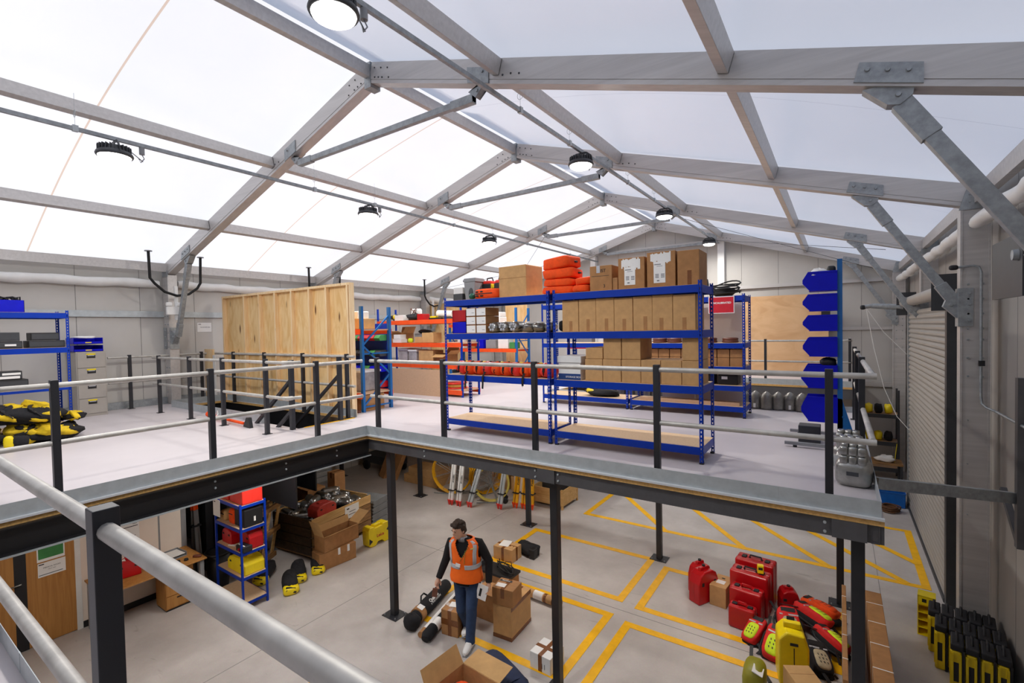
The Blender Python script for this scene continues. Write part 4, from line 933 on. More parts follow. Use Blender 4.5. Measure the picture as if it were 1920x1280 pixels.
# left wall fittings
t = thing('emergency_light', 'white twin spot emergency light on the left wall column', 'light fitting', (-13.05, 4.86, 5.07)); Bx(.0, .08, -.15, .17, 0, .19).build('body', M_['white'], t, bevel=.01)
for y in (-.1, .12): Bx(.01, .09, y-.06, y+.06, .2, .29).build('spot_head', M_['white'], t, bevel=.02)
Bx(-.12, 0, -.02, .02, .05, .12).build('arm', M_['grey'], t)
t = thing('sign', 'white paper notice with a line of print on the left wall', 'sign', (XL+.004, 5.8, 4.78)); Bx(0, .004, -.17, .17, -.12, .12).build('sheet', M_['paper'], t); m = Bx(.004, .0055, -.14, -.08, .07, .085); m.build('logo', M_['ink'], t); lettering('PLEASE RETURN', t, (.0055, .02, -.0), .032, M_['ink'], (R(90), 0, R(90)))
for i in (1, 2, 3):
    y = FY[i]; t = thing('drain_hose', 'black flexible hose looping under the left eave at the %s frame' % ['', 'nearest', 'second', 'third'][i], 'hose', (-13.25, y, 5.7), 0, 'black hoses under the left eave')
    m = MB(); m.smooth = True; z0, z1 = roofz(-12.9)-5.72, roofz(-12.9)-5.75
    m.tube([(.35, -.62, z0), (.33, -.6, .2), (.3, -.5, .08), (.28, -.3, -.1), (.27, -.05, -.18), (.28, .2, -.13), (.3, .38, .02), (.33, .44, .15), (.35, .45, z1)], .03, 10); m.build('hose', M_['rubber'], t)
    m = MB()
    for yy, z in ((-.62, z0), (.45, z1)): 
        m = MB(); m.cyl((.35, yy, z-.01), (.35, yy, z+.01), .075, .075, 14); m.build('flange', M_['grey'], t)
    Bx(.2, .25, -.09, -.02, -.75, .05).build('clip_channel', M_['white'], t)
M_['greyblock'] = mat('mid_grey_plastic', '#717476', .5, 0, .08)
M_['crate_shaded'] = wood_mat('shaded_timber', '#4a3826', '#33261a', knots='#20160e', scale=3, stretch=(.6, 3, 6), knotamt=.05)  # darkened wood that puts the shade on the crate end into its colour
# ================================================================== REAR RACKS ON THE DECK
def rack(label, x0, x1, y0, y1, zs_, top, zbase=DECK, pm='bluelt', bm2='orange', pw=.07, braces=True, name='pallet_rack'):
    t = thing(name, label, 'rack', (x0, y0, zbase)); W_, D_ = x1-x0, y1-y0
    for x in (0, W_-pw):
        for y in (0, D_-pw): Bx(x, x+pw, y, y+pw*.8, 0, top-zbase).build('upright', M_[pm], t)
        if braces:
            h = top-zbase; n = 3; m = MB()
            for k in range(n):
                a, b = .12+k*(h-.3)/n, .12+(k+1)*(h-.3)/n; ya, yb = (.04, D_-.05) if k % 2 == 0 else (D_-.05, .04)
                m = MB(); m.bar((x+pw/2, ya, a), (x+pw/2, yb, b), .03, .03); m.build('brace', M_[pm], t)
            for z in (.1, h*.55): m = MB(); m.bar((x+pw/2, .03, z), (x+pw/2, D_-.04, z), .03, .03); m.build('cross_bar', M_[pm], t)
    for z in zs_:
        for y in (-.02, D_-.02): Bx(pw*.4, W_-pw*.4, y, y+.045, z-zbase-.11, z-zbase).build('beam', M_[bm2], t)
        Bx(pw*.5, W_-pw*.5, .03, D_-.03, z-zbase-.03, z-zbase-.004).build('deck_board', M_['hardb'], t)
    return t
rack('blue end framed pallet rack just behind the right end of the stud wall', -10.9, -8.06, 6.35, 7.15, (3.3, 4.63), 5.1)
rack('orange beamed rack with thin blue posts, left of the tall blue shelving', -10.68, -7.6, 8.95, 9.65, (3.08, 3.72, 4.26, 4.86), 5.2, pm='blue', pw=.045, braces=False)
rack('orange beamed rack seen through the upper shelf of the left hand bay', -11.2, -8.35, 12.5, 13.3, (3.95, 4.78), 5.25)
rack('red beamed rack far back, seen through the gap between the blue bays', -8.0, -5.0, 15.2, 15.9, (3.1, 3.95, 4.9), 5.4, bm2='red', pm='blue', pw=.05, braces=False)
# louvre panels with small bins
t = thing('louvre_panel', 'dark blue louvred panel with rows of small bins behind the rack frame', 'panel', (-10.55, 7.6, DECK)); Bx(0, 1.9, 0, .03, .2, 1.85).build('panel', M_['blue'], t)
for a in (.02, 1.85): Bx(a, a+.05, -.03, .06, 0, 1.95).build('panel_post', M_['blue'], t)
bcol = ['red', 'bluebin', 'red', 'yellow', 'bluebin', 'red']
for r_ in range(4):
    for c in range(9):
        cm = ['red', 'dkgrey', 'bluebin', 'red'][r_] if (c+r_) % 4 else 'green'
        t = thing('parts_bin', 'small %s parts bin on the louvred panel, %s row down, %s from left' % ({'red': 'red', 'dkgrey': 'black', 'bluebin': 'blue', 'green': 'green'}[cm], ordn[r_], ordn[c]), 'bin', (-10.42+c*.2, 7.59, DECK+1.45-r_*.36), 0, 'small parts bins')
        m = MB(); m.prism([(0, 0), (-.2, 0), (-.24, .06), (-.18, .13), (0, .14)], (-.09, 0, 0), (0, 1, 0), (0, 0, 1), (.18, 0, 0)); m.build('shell', M_[cm], t)
# goods on the rack behind the stud wall
def tub(c, w, d, h, label, m='tubm', group=None):
    t = thing('plastic_tub', label, 'tub', c, 0, group); mb = MB(); mb.prism([(-w/2*.88, 0), (w/2*.88, 0), (w/2, h), (-w/2, h)], (0, -d/2, 0), (1, 0, 0), (0, 0, 1), (0, d, 0)); mb.build('body', M_[m], t, bevel=.015)
    Bx(-w/2-.015, w/2+.015, -d/2-.015, d/2+.015, h-.02, h+.025).build('lid', M_['white'], t, bevel=.008)
    return t
M_['tubm'] = mat('cloudy_plastic', '#aaa6a8', .35, 0, .25, 5)
def box1(x0, x1, y0, y1, z, h, label, m='card', **k): return carton(x0, x1, y0, y1, z, h, label, m=m, **k)
tub((-8.6, 6.8, 3.302), .5, .5, .42, 'cloudy plastic tub on the lower beam behind the blue end frame'); tub((-9.25, 6.8, 3.302), .5, .5, .42, 'second cloudy tub left of it behind the stud wall')
box1(-8.75, -8.3, 6.5, 6.9, 4.632, .22, 'pale flat carton on top of the rack behind the stud wall', 'cardin'); t = thing('white_case', 'white instrument case lying on the pale carton', 'case', (-8.6, 6.7, 4.855)); Bx(-.17, .17, -.15, .15, 0, .16).build('body', M_['white'], t, bevel=.015)
box1(-8.55, -8.12, 6.45, 6.95, DECK+.001, .34, 'carton on the deck under the blue end frame', 'carddk')
t = thing('yellow_case', 'small yellow case on the deck beside the blue end frame', 'case', (-8.75, 6.55, DECK+.001)); Bx(-.16, .16, -.13, .13, 0, .2).build('body', M_['yellow'], t, bevel=.02)
t = thing('base_board', 'low red and brown base board at the foot of the blue end frame', 'base', (-8.5, 6.28, DECK+.001)); Bx(-.5, .4, -.04, .03, 0, .05).build('board', M_['brownred'], t)  # low base board at the foot of the rack
for k, (x, c_) in enumerate(((-9.9, 'red'), (-9.7, 'green'), (-9.5, 'dkgrey'), (-9.3, 'bluebin'))):
    t = thing('power_tool', '%s cased power tool on the lower beam behind the stud wall' % {'red': 'red', 'green': 'green', 'dkgrey': 'dark', 'bluebin': 'blue'}[c_], 'tool', (x-.6, 6.7, 3.302)); m = MB(); m.blob((0, 0, .12), .09, .12, .12, .6, 12, 8, (0, 0, 0), .12, k); m.build('body', M_[c_], t)
# goods on the orange rack
z0, z1_, z2_, z3_ = 3.081, 3.721, 4.261, 4.861
def YX(px): return float(aty(px, 620, 9.1).x)
t = thing('power_drill', 'black and yellow power drill lying on the top level of the orange rack', 'tool', (YX(731), 9.2, z3_)); m = MB(); m.cyl((-.22, 0, .09), (.2, 0, .12), .05, .06, 12); m.cyl((.05, 0, .1), (.1, 0, .0), .035, .04, 10); m.build('body', M_['black'], t); m = MB(); m.cyl((-.1, 0, .1), (-.02, 0, .105), .062, .066, 12); m.cyl((.1, 0, .11), (.16, 0, .113), .068, .066, 12); m.build('yellow_ring', M_['yellow'], t); m = MB(); m.cyl((-.36, 0, .08), (-.22, 0, .09), .01, .035, 8); m.build('bit', M_['silver'], t)
box1(YX(743), YX(759), 9.05, 9.35, z3_, .15, 'small white box beside the power drill', 'white', seam=False); t = thing('white_drums', 'pair of small white drums behind the white box on the orange rack', 'drum', (YX(766), 9.4, z3_)); m = MB(); m.lathe([(0, 0), (.09, 0), (.09, .28), (.06, .32), (0, .32)], (-.08, 0, 0)); m.lathe([(0, 0), (.09, 0), (.09, .28), (.06, .32), (0, .32)], (.1, 0, 0)); m.build('drum', M_['white'], t)
t = thing('clamp_heap', 'heap of dark clamps and cords on the top level of the orange rack', 'clamps', (YX(775), 9.15, z3_)); m = MB(); m.blob((0, 0, .08), .22, .14, .09, .8, 14, 8, (0, 0, 0), .25, 5); m.build('body', M_['black'], t); m = MB()
rr = random.Random(9)
for k in range(9): m.tube([(rr.uniform(-.15, .2), rr.uniform(-.1, .1), .1), (rr.uniform(-.15, .2), rr.uniform(-.1, .1), .28+rr.uniform(0, .06))], .008, 5)
m.build('cords', M_['brownred'], t)
box1(YX(785), YX(796), 9.05, 9.3, z3_, .16, 'small red box on the top level of the orange rack', 'red', seam=False)
t = thing('yellow_level', 'yellow and black levelling tool right of the small red box', 'tool', (YX(812), 9.2, z3_)); Bx(-.2, .22, -.04, .04, 0, .05).build('bar', M_['black'], t); Bx(-.15, .05, -.045, .045, .05, .09).build('cap', M_['yellow'], t)
t = thing('paper_roll', 'roll of white paper lying on the top level of the orange rack', 'roll', (YX(822), 9.35, z3_)); m = MB(); m.cyl((-.22, 0, .16), (.3, 0, .13), .09, .09, 14); m.build('roll', M_['paper'], t); Bx(-.2, .3, -.1, .1, 0, .05).build('cradle', M_['dkgrey'], t)
box1(YX(716), YX(732), 9.05, 9.4, z2_, .13, 'white lidded box at the left of the middle level of the orange rack', 'white', seam=False)
def opencarton(c, w, d, h, label, m='card', flaps=(1, 1, 1, 1), rz=0, ang=(50, 50, 50, 50), name='open_carton', th=.006):
    t = thing(name, label, 'box', c, rz); mb = MB()
    mb.box(-w/2, w/2, -d/2, -d/2+th, 0, h); mb.box(-w/2, w/2, d/2-th, d/2, 0, h); mb.box(-w/2, -w/2+th, -d/2, d/2, 0, h); mb.box(w/2-th, w/2, -d/2, d/2, 0, h); mb.box(-w/2, w/2, -d/2, d/2, 0, th); mb.build('body', M_[m], t)
    fl = [((0, -d/2, h), (1, 0, 0), (0, -1, 0), w, d*.45), ((0, d/2, h), (1, 0, 0), (0, 1, 0), w, d*.45), ((-w/2, 0, h), (0, 1, 0), (-1, 0, 0), d, w*.4), ((w/2, 0, h), (0, 1, 0), (1, 0, 0), d, w*.4)]
    for k, (o, ax, out, L, ln) in enumerate(fl):
        if not flaps[k]: continue
        o, ax, out = Vector(o), Vector(ax), Vector(out); a = R(ang[k]); dr = out*math.cos(a) + Vector((0, 0, 1))*math.sin(a)
        n_ = ax.cross(dr)*.005; p = [o-ax*L/2, o+ax*L/2, o+ax*L/2*.97+dr*ln, o-ax*L/2*.97+dr*ln]; mb = MB()
        mb.add(p+[q+n_ for q in p], [(0, 1, 2, 3), (7, 6, 5, 4), (0, 4, 5, 1), (1, 5, 6, 2), (2, 6, 7, 3), (3, 7, 4, 0)]); mb.build('flap', M_['cardin'], t)
    return t
opencarton(((YX(732)+YX(760))/2-.05, 9.3, z2_), .5, .4, .26, 'open brown carton with raised flaps on the middle level of the orange rack', 'carddk', ang=(20, 75, 10, 60))
for k, (a, b, zz_, h) in enumerate(((742, 758, 0, .1), (744, 756, .102, .12))): box1(YX(a), YX(b), 8.98, 9.2, z2_+zz_, h, ['lower', 'upper'][k]+' of two small white boxes in front of the open carton', 'white', seam=False)
t = thing('green_lamp', 'small lime green lamp on the edge of the middle level', 'lamp', (YX(773), 9.03, z2_)); m = MB(); m.blob((0, 0, .06), .08, .05, .06, .7); m.build('body', M_['limef'], t)
box1(YX(772), YX(789), 9.2, 9.5, z2_, .24, 'olive grey equipment box in the middle of the orange rack', 'grey', seam=False); t = thing('black_coil', 'black coil heaped on the olive grey box', 'cable', (YX(783), 9.35, z2_+.245)); m = MB(); m.blob((0, 0, .05), .2, .12, .05, .8, 12, 8, (0, 0, 0), .15, 2); m.build('coil', M_['rubber'], t)
box1(YX(782), YX(796), 9.0, 9.25, z2_, .15, 'small carton right of the lime lamp', 'cardin'); box1(YX(797), YX(818), 8.98, 9.3, z2_, .26, 'pale open topped wooden looking carton on the middle level', 'cardin')
tub((YX(758), 9.25, z1_), .36, .45, .36, 'cloudy grey tub on the third level of the orange rack'); tub((YX(778), 9.2, z1_), .3, .42, .33, 'narrow cloudy tub next to it on the third level')
box1(YX(789), YX(816), 9.0, 9.4, z1_, .34, 'carton on the third level of the orange rack', 'card'); opencarton((YX(829), 9.25, z1_), .4, .4, .24, 'carton with its front flap hanging open on the third level', 'carddk', ang=(-20, 60, 10, 40))
t = thing('cable_reel', 'flat reel of yellow and red cable under the orange rack', 'reel', (-8.15, 9.35, 3.081)); m = MB(); m.lathe([(0, 0), (.28, 0), (.28, .03), (.1, .03), (.1, .12), (.28, .12), (.28, .15), (0, .15)], n=28); m.build('drum', M_['redlt'], t); m = MB(); m.lathe([(.12, .03), (.24, .04), (.24, .11), (.12, .12)], n=28); m.build('cable', M_['cablelt'], t)
t = thing('plywood_offcut', 'brown hardboard sheet leaning on the front of the orange rack', 'board', (-10.25, 8.82, DECK)); m = MB(); m.prism([(0, 0), (2.0, 0), (2.0, .66), (0, .66)], (0, 0, 0), (1, 0, 0), (0, .12, 1), (0, .02, 0)); m.build('sheet', M_['hardb'], t)
# pine boards standing behind the racks
for k, (px0, px1, py0, y, z1b) in enumerate(((778, 846, 563, 13.9, 5.62), (948, 988, 563, 14.2, 5.62))):
    x0, x1 = float(aty(px0, 600, y).x), float(aty(px1, 600, y).x); o = Bx(x0, x1+.8*(1-k), 0, .03, DECK+.001, z1b).build('pine_board', M_['ply']); o.location = (0, y, 0); tag(o, ['knotty pine board standing behind the orange rack, left of the tall shelving', 'pine board standing behind the racks, seen through the upper left bay'][k], 'board', 'pine boards at the back')
# goods on the rack seen through the upper left bay
t = thing('printer', 'white desktop printer on the rack seen through the upper left bay', 'printer', (-9.35, 12.75, 4.782)); Bx(-.32, .32, -.2, .2, 0, .2).build('base', M_['white'], t, bevel=.02); Bx(-.26, .3, -.18, .2, .2, .36).build('scanner', M_['white'], t, bevel=.03); Bx(-.2, .1, -.205, -.2, .12, .19).build('paper_slot', M_['ink'], t)
for k, (x, w, h, mm) in enumerate(((-10.75, .26, .3, 'white'), (-10.3, .3, .22, 'carddk'), (-9.9, .3, .3, 'bluebin'), (-9.45, .4, .28, 'grey'), (-8.95, .4, .32, 'white'), (-8.6, .2, .2, 'green'))):
    o = Bx(-w/2, w/2, -.16, .16, 0, h).build('goods_box', M_[mm], bevel=.01); o.location = (x, 12.75, 3.952); tag(o, ['white box', 'flat brown carton', 'blue tub', 'grey tub', 'white parcel', 'small green box'][k]+' on the lower level of the rack seen through the left bay', 'box')
for k, (x, w, h, mm) in enumerate(((-7.3, .5, .45, 'cardin'), (-6.7, .35, .4, 'white'), (-6.2, .4, .35, 'white'))):
    o = Bx(-w/2, w/2, -.16, .16, 0, h).build('goods_box', M_[mm], bevel=.01); o.location = (x, 15.5, 4.902); tag(o, ['pale carton', 'white parcel left of the pair', 'white parcel right of the pair'][k]+' on top of the red beamed rack', 'box')
for k, (x, w, h, mm) in enumerate(((-7.4, .6, .4, 'grey'), (-6.6, .5, .3, 'white'), (-5.8, .5, .4, 'dkgrey'))):
    o = Bx(-w/2, w/2, -.16, .16, 0, h).build('goods_box', M_[mm], bevel=.01); o.location = (x, 15.5, 3.952); tag(o, ['grey box', 'low white box', 'dark box'][k]+' on the middle level of the red beamed rack', 'box')
# tan plywood sheets on the far gable
for k, (a, b) in enumerate(((-5.6, -3.05), (-3.04, -.25))):
    o = Bx(a, b, 0, .03, DECK+.02, 5.52).build('plywood_sheet', M_['plyfar']); o.location = (0, 18.3, 0); tag(o, 'tall tan plywood sheet against the far gable, %s of two' % ['left', 'right'][k], 'board', 'plywood sheets at the gable')
t = thing('breaker_box', 'small black and orange switch box on the far plywood edge, behind the bins', 'switch box', (-.32, 18.2, 4.9)); Bx(-.12, .12, 0, .08, -.25, .25).build('body', M_['black'], t); Bx(-.1, .1, -.01, 0, .08, .22).build('orange_cover', M_['redlt'], t)
t = thing('extinguisher_box', 'small orange and white box low on the far plywood edge', 'box', (-.25, 18.2, 3.75)); Bx(-.12, .12, 0, .08, -.12, .12).build('body', M_['redlt'], t); Bx(-.12, .12, 0, .07, .121, .22).build('lid', M_['white'], t)
# ================================================================== RIGHT WALL
t = thing('roller_shutter', 'white corrugated roller shutter in the right wall, closed', 'shutter', (1.46, 10.2, 0))
m = MB(); n = 44; H_ = 4.82
for k in range(n):
    za_, zb2 = k*H_/n, (k+1)*H_/n; mid = (za_+zb2)/2
    m.add([(0, 0, za_), (0, 4.9, za_), (-.034, 4.9, mid-.016), (-.034, 0, mid-.016), (-.034, 4.9, mid+.016), (-.034, 0, mid+.016), (0, 4.9, zb2), (0, 0, zb2)], [(0, 1, 2, 3), (3, 2, 4, 5), (5, 4, 6, 7)])
m.build('curtain', M_['shutter'], t)
for y in (-.16, 4.9): Bx(-.05, .12, y, y+.16, 0, 4.95).build('guide_rail', M_['dkgrey'] if y < 0 else M_['galv'], t)
Bx(-.06, .03, 0, 4.9, 0, .07).build('bottom_bar', M_['dkgrey'], t)
for y in (-.35, 5.0): Bx(-.26, .12, y, y+.012, 4.72, 5.28).build('end_plate', M_['dkgrey'], t)
m = MB(); m.smooth = True; m.cyl((-.1, -.3, 5.02), (-.1, 5.0, 5.02), .11, .11, 18); m.build('barrel', M_['shutter'], t)
m = MB(); m.smooth = True; m.cyl((-.12, 5.05, 4.92), (-.75, 5.1, 4.98), .075, .065, 14); m.cyl((-.75, 5.1, 4.98), (-.9, 5.1, 4.96), .05, .05, 12); m.build('motor', M_['galv'], t); m = MB(); m.blob((-.93, 5.1, 4.95), .06, .06, .06, .7); m.build('motor_cap', M_['black'], t)
m = MB(); m.smooth = True; m.tube([(-.86, 5.1, 4.93), (-.7, 5.1, 3.9), (-.5, 5.08, 2.9), (-.25, 5.0, 2.2), (-.02, 4.85, 1.9)], .008, 6); m.tube([(-.86, 5.1, 4.93), (-.5, 5.1, 4.3), (-.05, 5.1, 3.75)], .006, 5); m.build('pull_cord', M_['white'], t)
t = thing('motor_plate', 'dark grey square steel plate at the right edge of the picture', 'plate', (1.3, 5.78, 4.76)); Bx(-.012, .012, 0, .95, .0, .55).build('plate', M_['dkgrey'], t); m = MB(); m.cyl((-.012, .12, .36), (-.05, .12, .36), .05, .045, 14); m.build('boss', M_['galv'], t); Bx(.012, .4, .3, .36, .1, .45).build('wall_arm', M_['galv'], t)
t = thing('conduit', 'grey cable conduit bent round the second right hand column', 'conduit', (1.5, 8.8, 3.4)); m = MB(); m.smooth = True
m.tube([(-.16, -.02, 1.88), (.0, -.02, 1.89), (.05, -.02, 1.87), (.075, -.02, 1.8), (.075, -.02, .15), (.08, -.04, .05), (.12, -.1, .0), (.16, -.3, -.01), (.17, -1.5, -.01), (.17, -3.2, -.01)], .016, 8); m.build('pipe', M_['galv'], t)
m = MB(); m.blob((-.2, -.02, 1.88), .05, .03, .035, .7); m.build('cable_end', M_['black'], t); Bx(.05, .11, -.05, .0, .55, .62).build('clip', M_['black'], t)
t = thing('wall_bracket', 'steel tie beam from the deck corner to the right wall', 'beam', (.3, 5.2, 3.06)); m = MB(); m.build
m = MB(); pa, pb = Vector((.03, 0.35, .0)), Vector((1.3, 2.85, -.52)); 
pa = atx(1642, 905, .33) - Vector((.3, 5.2, 3.06)); pb = atx(1900, 933, 1.62) - Vector((.3, 5.2, 3.06)); m.bar(pa, pb, .06, .12); m.build('beam', M_['galv'], t)
q = pb; m = MB(); m.bar(q+Vector((.06, -.02, -.55)), q+Vector((.06, -.02, 1.35)), .1, .09, up=(1, 0, 0)); m.build('wall_post', M_['beam'], t); m = MB(); m.bar(q+Vector((.03, .55, -.05)), q+Vector((.05, 0, -.5)), .06, .06); m.build('diagonal', M_['beam'], t)
for k, (y, z, w, h, lb) in enumerate(((7.75, 2.02, .16, .2, 'white notice on the right wall under the tie beam'), (7.6, 1.45, .14, .45, 'white sheet with a dark edge hanging on the right wall'), (6.9, 1.3, .2, .3, 'framed white notice low on the right wall at the picture edge'))):
    t = thing('notice', lb, 'sign', (XR_-.006, y, z)); Bx(-.006, 0, -w/2, w/2, 0, h).build('sheet', M_['paper'], t); Bx(-.0075, -.006, -w/2+.02, w/2-.03, h*.6, h*.66).build('print', M_['textgrey'], t)
    if k == 1: Bx(-.007, .0, w/2, w/2+.02, 0, h*.9).build('dark_edge', M_['ink'], t)
t = thing('wall_cable', 'thin dark cable running down the right wall', 'cable', (XR_-.02, 7.35, 0)); m = MB(); m.tube([(0, 0, 2.4), (0, 0, 1.2), (0, -.3, .9), (0, -.35, .1)], .008, 5); m.build('cable', M_['dkgrey'], t)
# far corner behind the deck, dimness put into dark rack and bench colours: shelves of yellow goods, blue tub, chair frame
rack('dim shelving of yellow goods in the far right corner of the lower floor', .35, 1.45, 17.4, 18.0, (.35, 1.1, 1.9), 2.6, zbase=0, bm2='dkgrey', pm='dkgrey', pw=.05, braces=False)
rr = random.Random(3)
for k in range(8):
    z = (1.101, 1.901)[k // 4]; x = .52+(k % 4)*.23; o = MB(); o.blob((0, 0, .13), .1, .18, .13, .6, 12, 8, (0, 0, 0), .1, k); o = o.build('yellow_pack', M_['yellow' if k % 3 else 'blackfab']); o.location = (x, 17.65, z); tag(o, '%s soft pack, %s from the left on the %s level of the dim corner shelving' % ('yellow' if k % 3 else 'black', ordn[k % 4], ['middle', 'upper'][k // 4]), 'pack', 'packs on the dim corner shelving')
t = thing('workbench', 'dark bench with scraps of paper before the dim corner shelving', 'bench', (.9, 16.2, 0)); Bx(-.4, .5, -.3, .3, .78, .83).build('top', M_['crate'], t)
for x in (-.36, .44):
    for y in (-.26, .26): Bx(x, x+.05, y-.025, y+.025, 0, .78).build('leg', M_['dkgrey'], t)
o = MB(); o.blob((0, 0, .08), .2, .15, .08, .8, 12, 8, (0, 0, 0), .25, 3); o = o.build('paper_scraps', M_['paper']); o.location = (1.05, 16.1, .832); tag(o, 'crumpled white papers on the dark bench', 'papers')
t = thing('yellow_strap', 'yellow strap hanging beside the dark bench', 'strap', (1.28, 16.08, .832)); m = MB(); m.bar((0, 0, .5), (-.05, 0, .0), .05, .01); m.build('strap', M_['yellow'], t)
crate_((1.05, 15.1, .001), .55, .45, .36, 'blueT', 'bright blue plastic tub on the floor near the foot of the shutter', 'plastic_tub') if 'blueT' in M_ else None
M_['blueT'] = mat('sky_blue_plastic', '#0e62b8', .4); crate_((1.05, 15.1, .001), .6, .45, .36, 'blueT', 'bright blue plastic tub on the floor near the foot of the shutter', 'plastic_tub')
t = thing('rope_heap', 'heap of brown rope on the floor before the blue tub', 'rope', (1.02, 14.5, .001)); m = MB(); m.smooth = True; rr = random.Random(2)
m.tube([((.16+.05*math.sin(a*.7))*math.cos(a), .16*math.sin(a)*(1+.2*math.sin(a*.31)), .02+.0022*a) for a in [i*.4 for i in range(150)]], .014, 6); m.build('rope', mat('brown_rope', '#6b4a33', .85), t)
# ================================================================== OFFICE CORNER UNDER THE LEFT DECK
OX = -9.84
mb = MB(); mb.box(OX-.08, OX, 2.27, 3.66, 0, DECK-.06); struct(mb.build('wall_office', M_['cream']))
mb = MB(); mb.box(OX-.08, OX+.012, 2.2, 2.27, 0, DECK-.06); struct(mb.build('trim_17', M_['white']))
mb = MB(); mb.box(OX-.08, OX+.012, 3.66, 3.74, 0, DECK-.06); mb.box(OX, OX+.006, 3.31, 3.335, .76, DECK-.06); struct(mb.build('trim_18', M_['grey']))
mb = MB(); mb.box(OX, OX+.012, 2.27, 3.66, 0, .1); struct(mb.build('baseboard_office', M_['ink']))
mb = MB(); mb.box(OX-.05, OX-.002, 1.535, 1.665, 0, DECK-.06); struct(mb.build('trim_19', M_['ink']))
mb = MB(); mb.box(OX-.08, OX-.05, YB, 2.2, 0, DECK-.06); struct(mb.build('wall_office_back', M_['ink']))
o = Bx(OX-.05, OX, 1.665, 2.2, .01, DECK-.08).build('door_2', M_['oak']); struct(o)
o = Bx(OX-.05, OX, .75, 1.535, .01, DECK-.08).build('door_1', M_['oak']); struct(o); m = MB(); m.smooth = True; m.tube([(OX, 1.44, 1.0), (OX+.06, 1.44, 1.0), (OX+.06, 1.6, 1.01)], .01, 8); m.build('door_handle', M_['silver'], o)
t = thing('notice', 'green and white landscape notice on the oak panel', 'sign', (OX+.001, 1.935, 1.23)); Bx(0, .003, -.155, .155, 0, .22).build('sheet', M_['paper'], t); Bx(.003, .0042, -.14, .14, .04, .195).build('green_print', M_['green'], t)
t = thing('notice', 'white notice with two lines of print under the green one', 'sign', (OX+.001, 1.94, 1.0)); Bx(0, .003, -.155, .155, 0, .21).build('sheet', M_['paper'], t); Bx(.003, .004, -.145, -.085, .18, .195).build('logo', M_['ink'], t); Bx(.003, .004, -.145, .12, .025, .035).build('rule', mat('slate_print', '#3f5a64', .6), t)
lettering('MEDICAL ROOM', t, (.0035, .0, .13), .026, M_['ink'], (R(90), 0, R(90))); lettering('FIRST AID', t, (.0035, .0, .095), .02, M_['textgrey'], (R(90), 0, R(90)))
t = thing('notice', 'white notices with dark rules on the cream office wall', 'sign', (OX+.001, 2.85, 1.05)); Bx(0, .003, -.18, .19, 0, .42).build('sheet', M_['paper'], t)
for z, a, b in ((.03, -.1, .17), (.32, -.16, .17)): Bx(.003, .004, a, b, z, z+.012).build('rule', M_['ink'], t)
for z, a, b in ((.12, 0, .14), (.16, -.02, .14), (.36, .1, .16)): Bx(.003, .004, a, b, z, z+.01).build('print', M_['textgrey'], t)
t = thing('desk', 'beech topped desk along the cream office wall', 'desk', (OX, 2.0, 0)); Bx(.015, .85, .3, 1.72, .725, .75).build('worktop', M_['oak'], t, bevel=.003)
for y in (.34, 1.66): Bx(.1, .16, y-.03, y+.03, 0, .725).build('leg', M_['grey'], t); Bx(.74, .8, y-.03, y+.03, 0, .725).build('leg', M_['grey'], t)
t = thing('drawer_pedestal', 'oak drawer pedestal under the end of the desk', 'drawers', (-9.55, 3.15, 0)); Bx(0, .38, 0, .42, .03, .66).build('body', M_['oak'], t); Bx(.01, .37, .01, .41, 0, .03).build('plinth', M_['ink'], t)
for k in range(3):
    z = .05+k*.205; d = Bx(.381, .395, .01, .41, z, z+.195).build('drawer', M_['oak'], t); Bx(.395, .402, .16, .26, z+.14, z+.155).build('handle', M_['ink'], d)
t = thing('letter_tray', 'grey letter tray of papers on the far end of the desk', 'tray', (-9.52, 3.42, .751), R(4)); m = MB(); m.box(-.16, .16, -.13, .13, 0, .005); m.box(-.16, -.155, -.13, .13, 0, .07); m.box(-.16, .16, -.13, -.125, 0, .07); m.box(-.16, .16, .125, .13, 0, .07); m.build('tray', M_['grey'], t); Bx(-.14, .14, -.11, .11, .04, .05).build('paper', M_['paper'], t)
t = thing('stapler', 'brown stapler at the corner of the desk', 'stapler', (-9.12, 3.62, .751), R(40)); m = MB(); m.blob((0, 0, .025), .07, .025, .025, .6); m.build('body', M_['brownred'], t)
t = thing('desk_phone', 'small grey device beside two black knobs on the desk', 'device', (-9.15, 3.22, .751)); Bx(-.06, .06, -.07, .07, 0, .035).build('body', M_['grey'], t, bevel=.01)
for k, y in enumerate((3.36, 3.47)):
    t = thing('desk_knob', '%s of the two small black knobs on the desk' % ['left', 'right'][k], 'knob', (-9.2+.03*k, y, .751)); m = MB(); m.lathe([(0, 0), (.035, 0), (.03, .03), (0, .035)]); m.build('knob', M_['ink'], t)  # small black knobs lying on the desk top
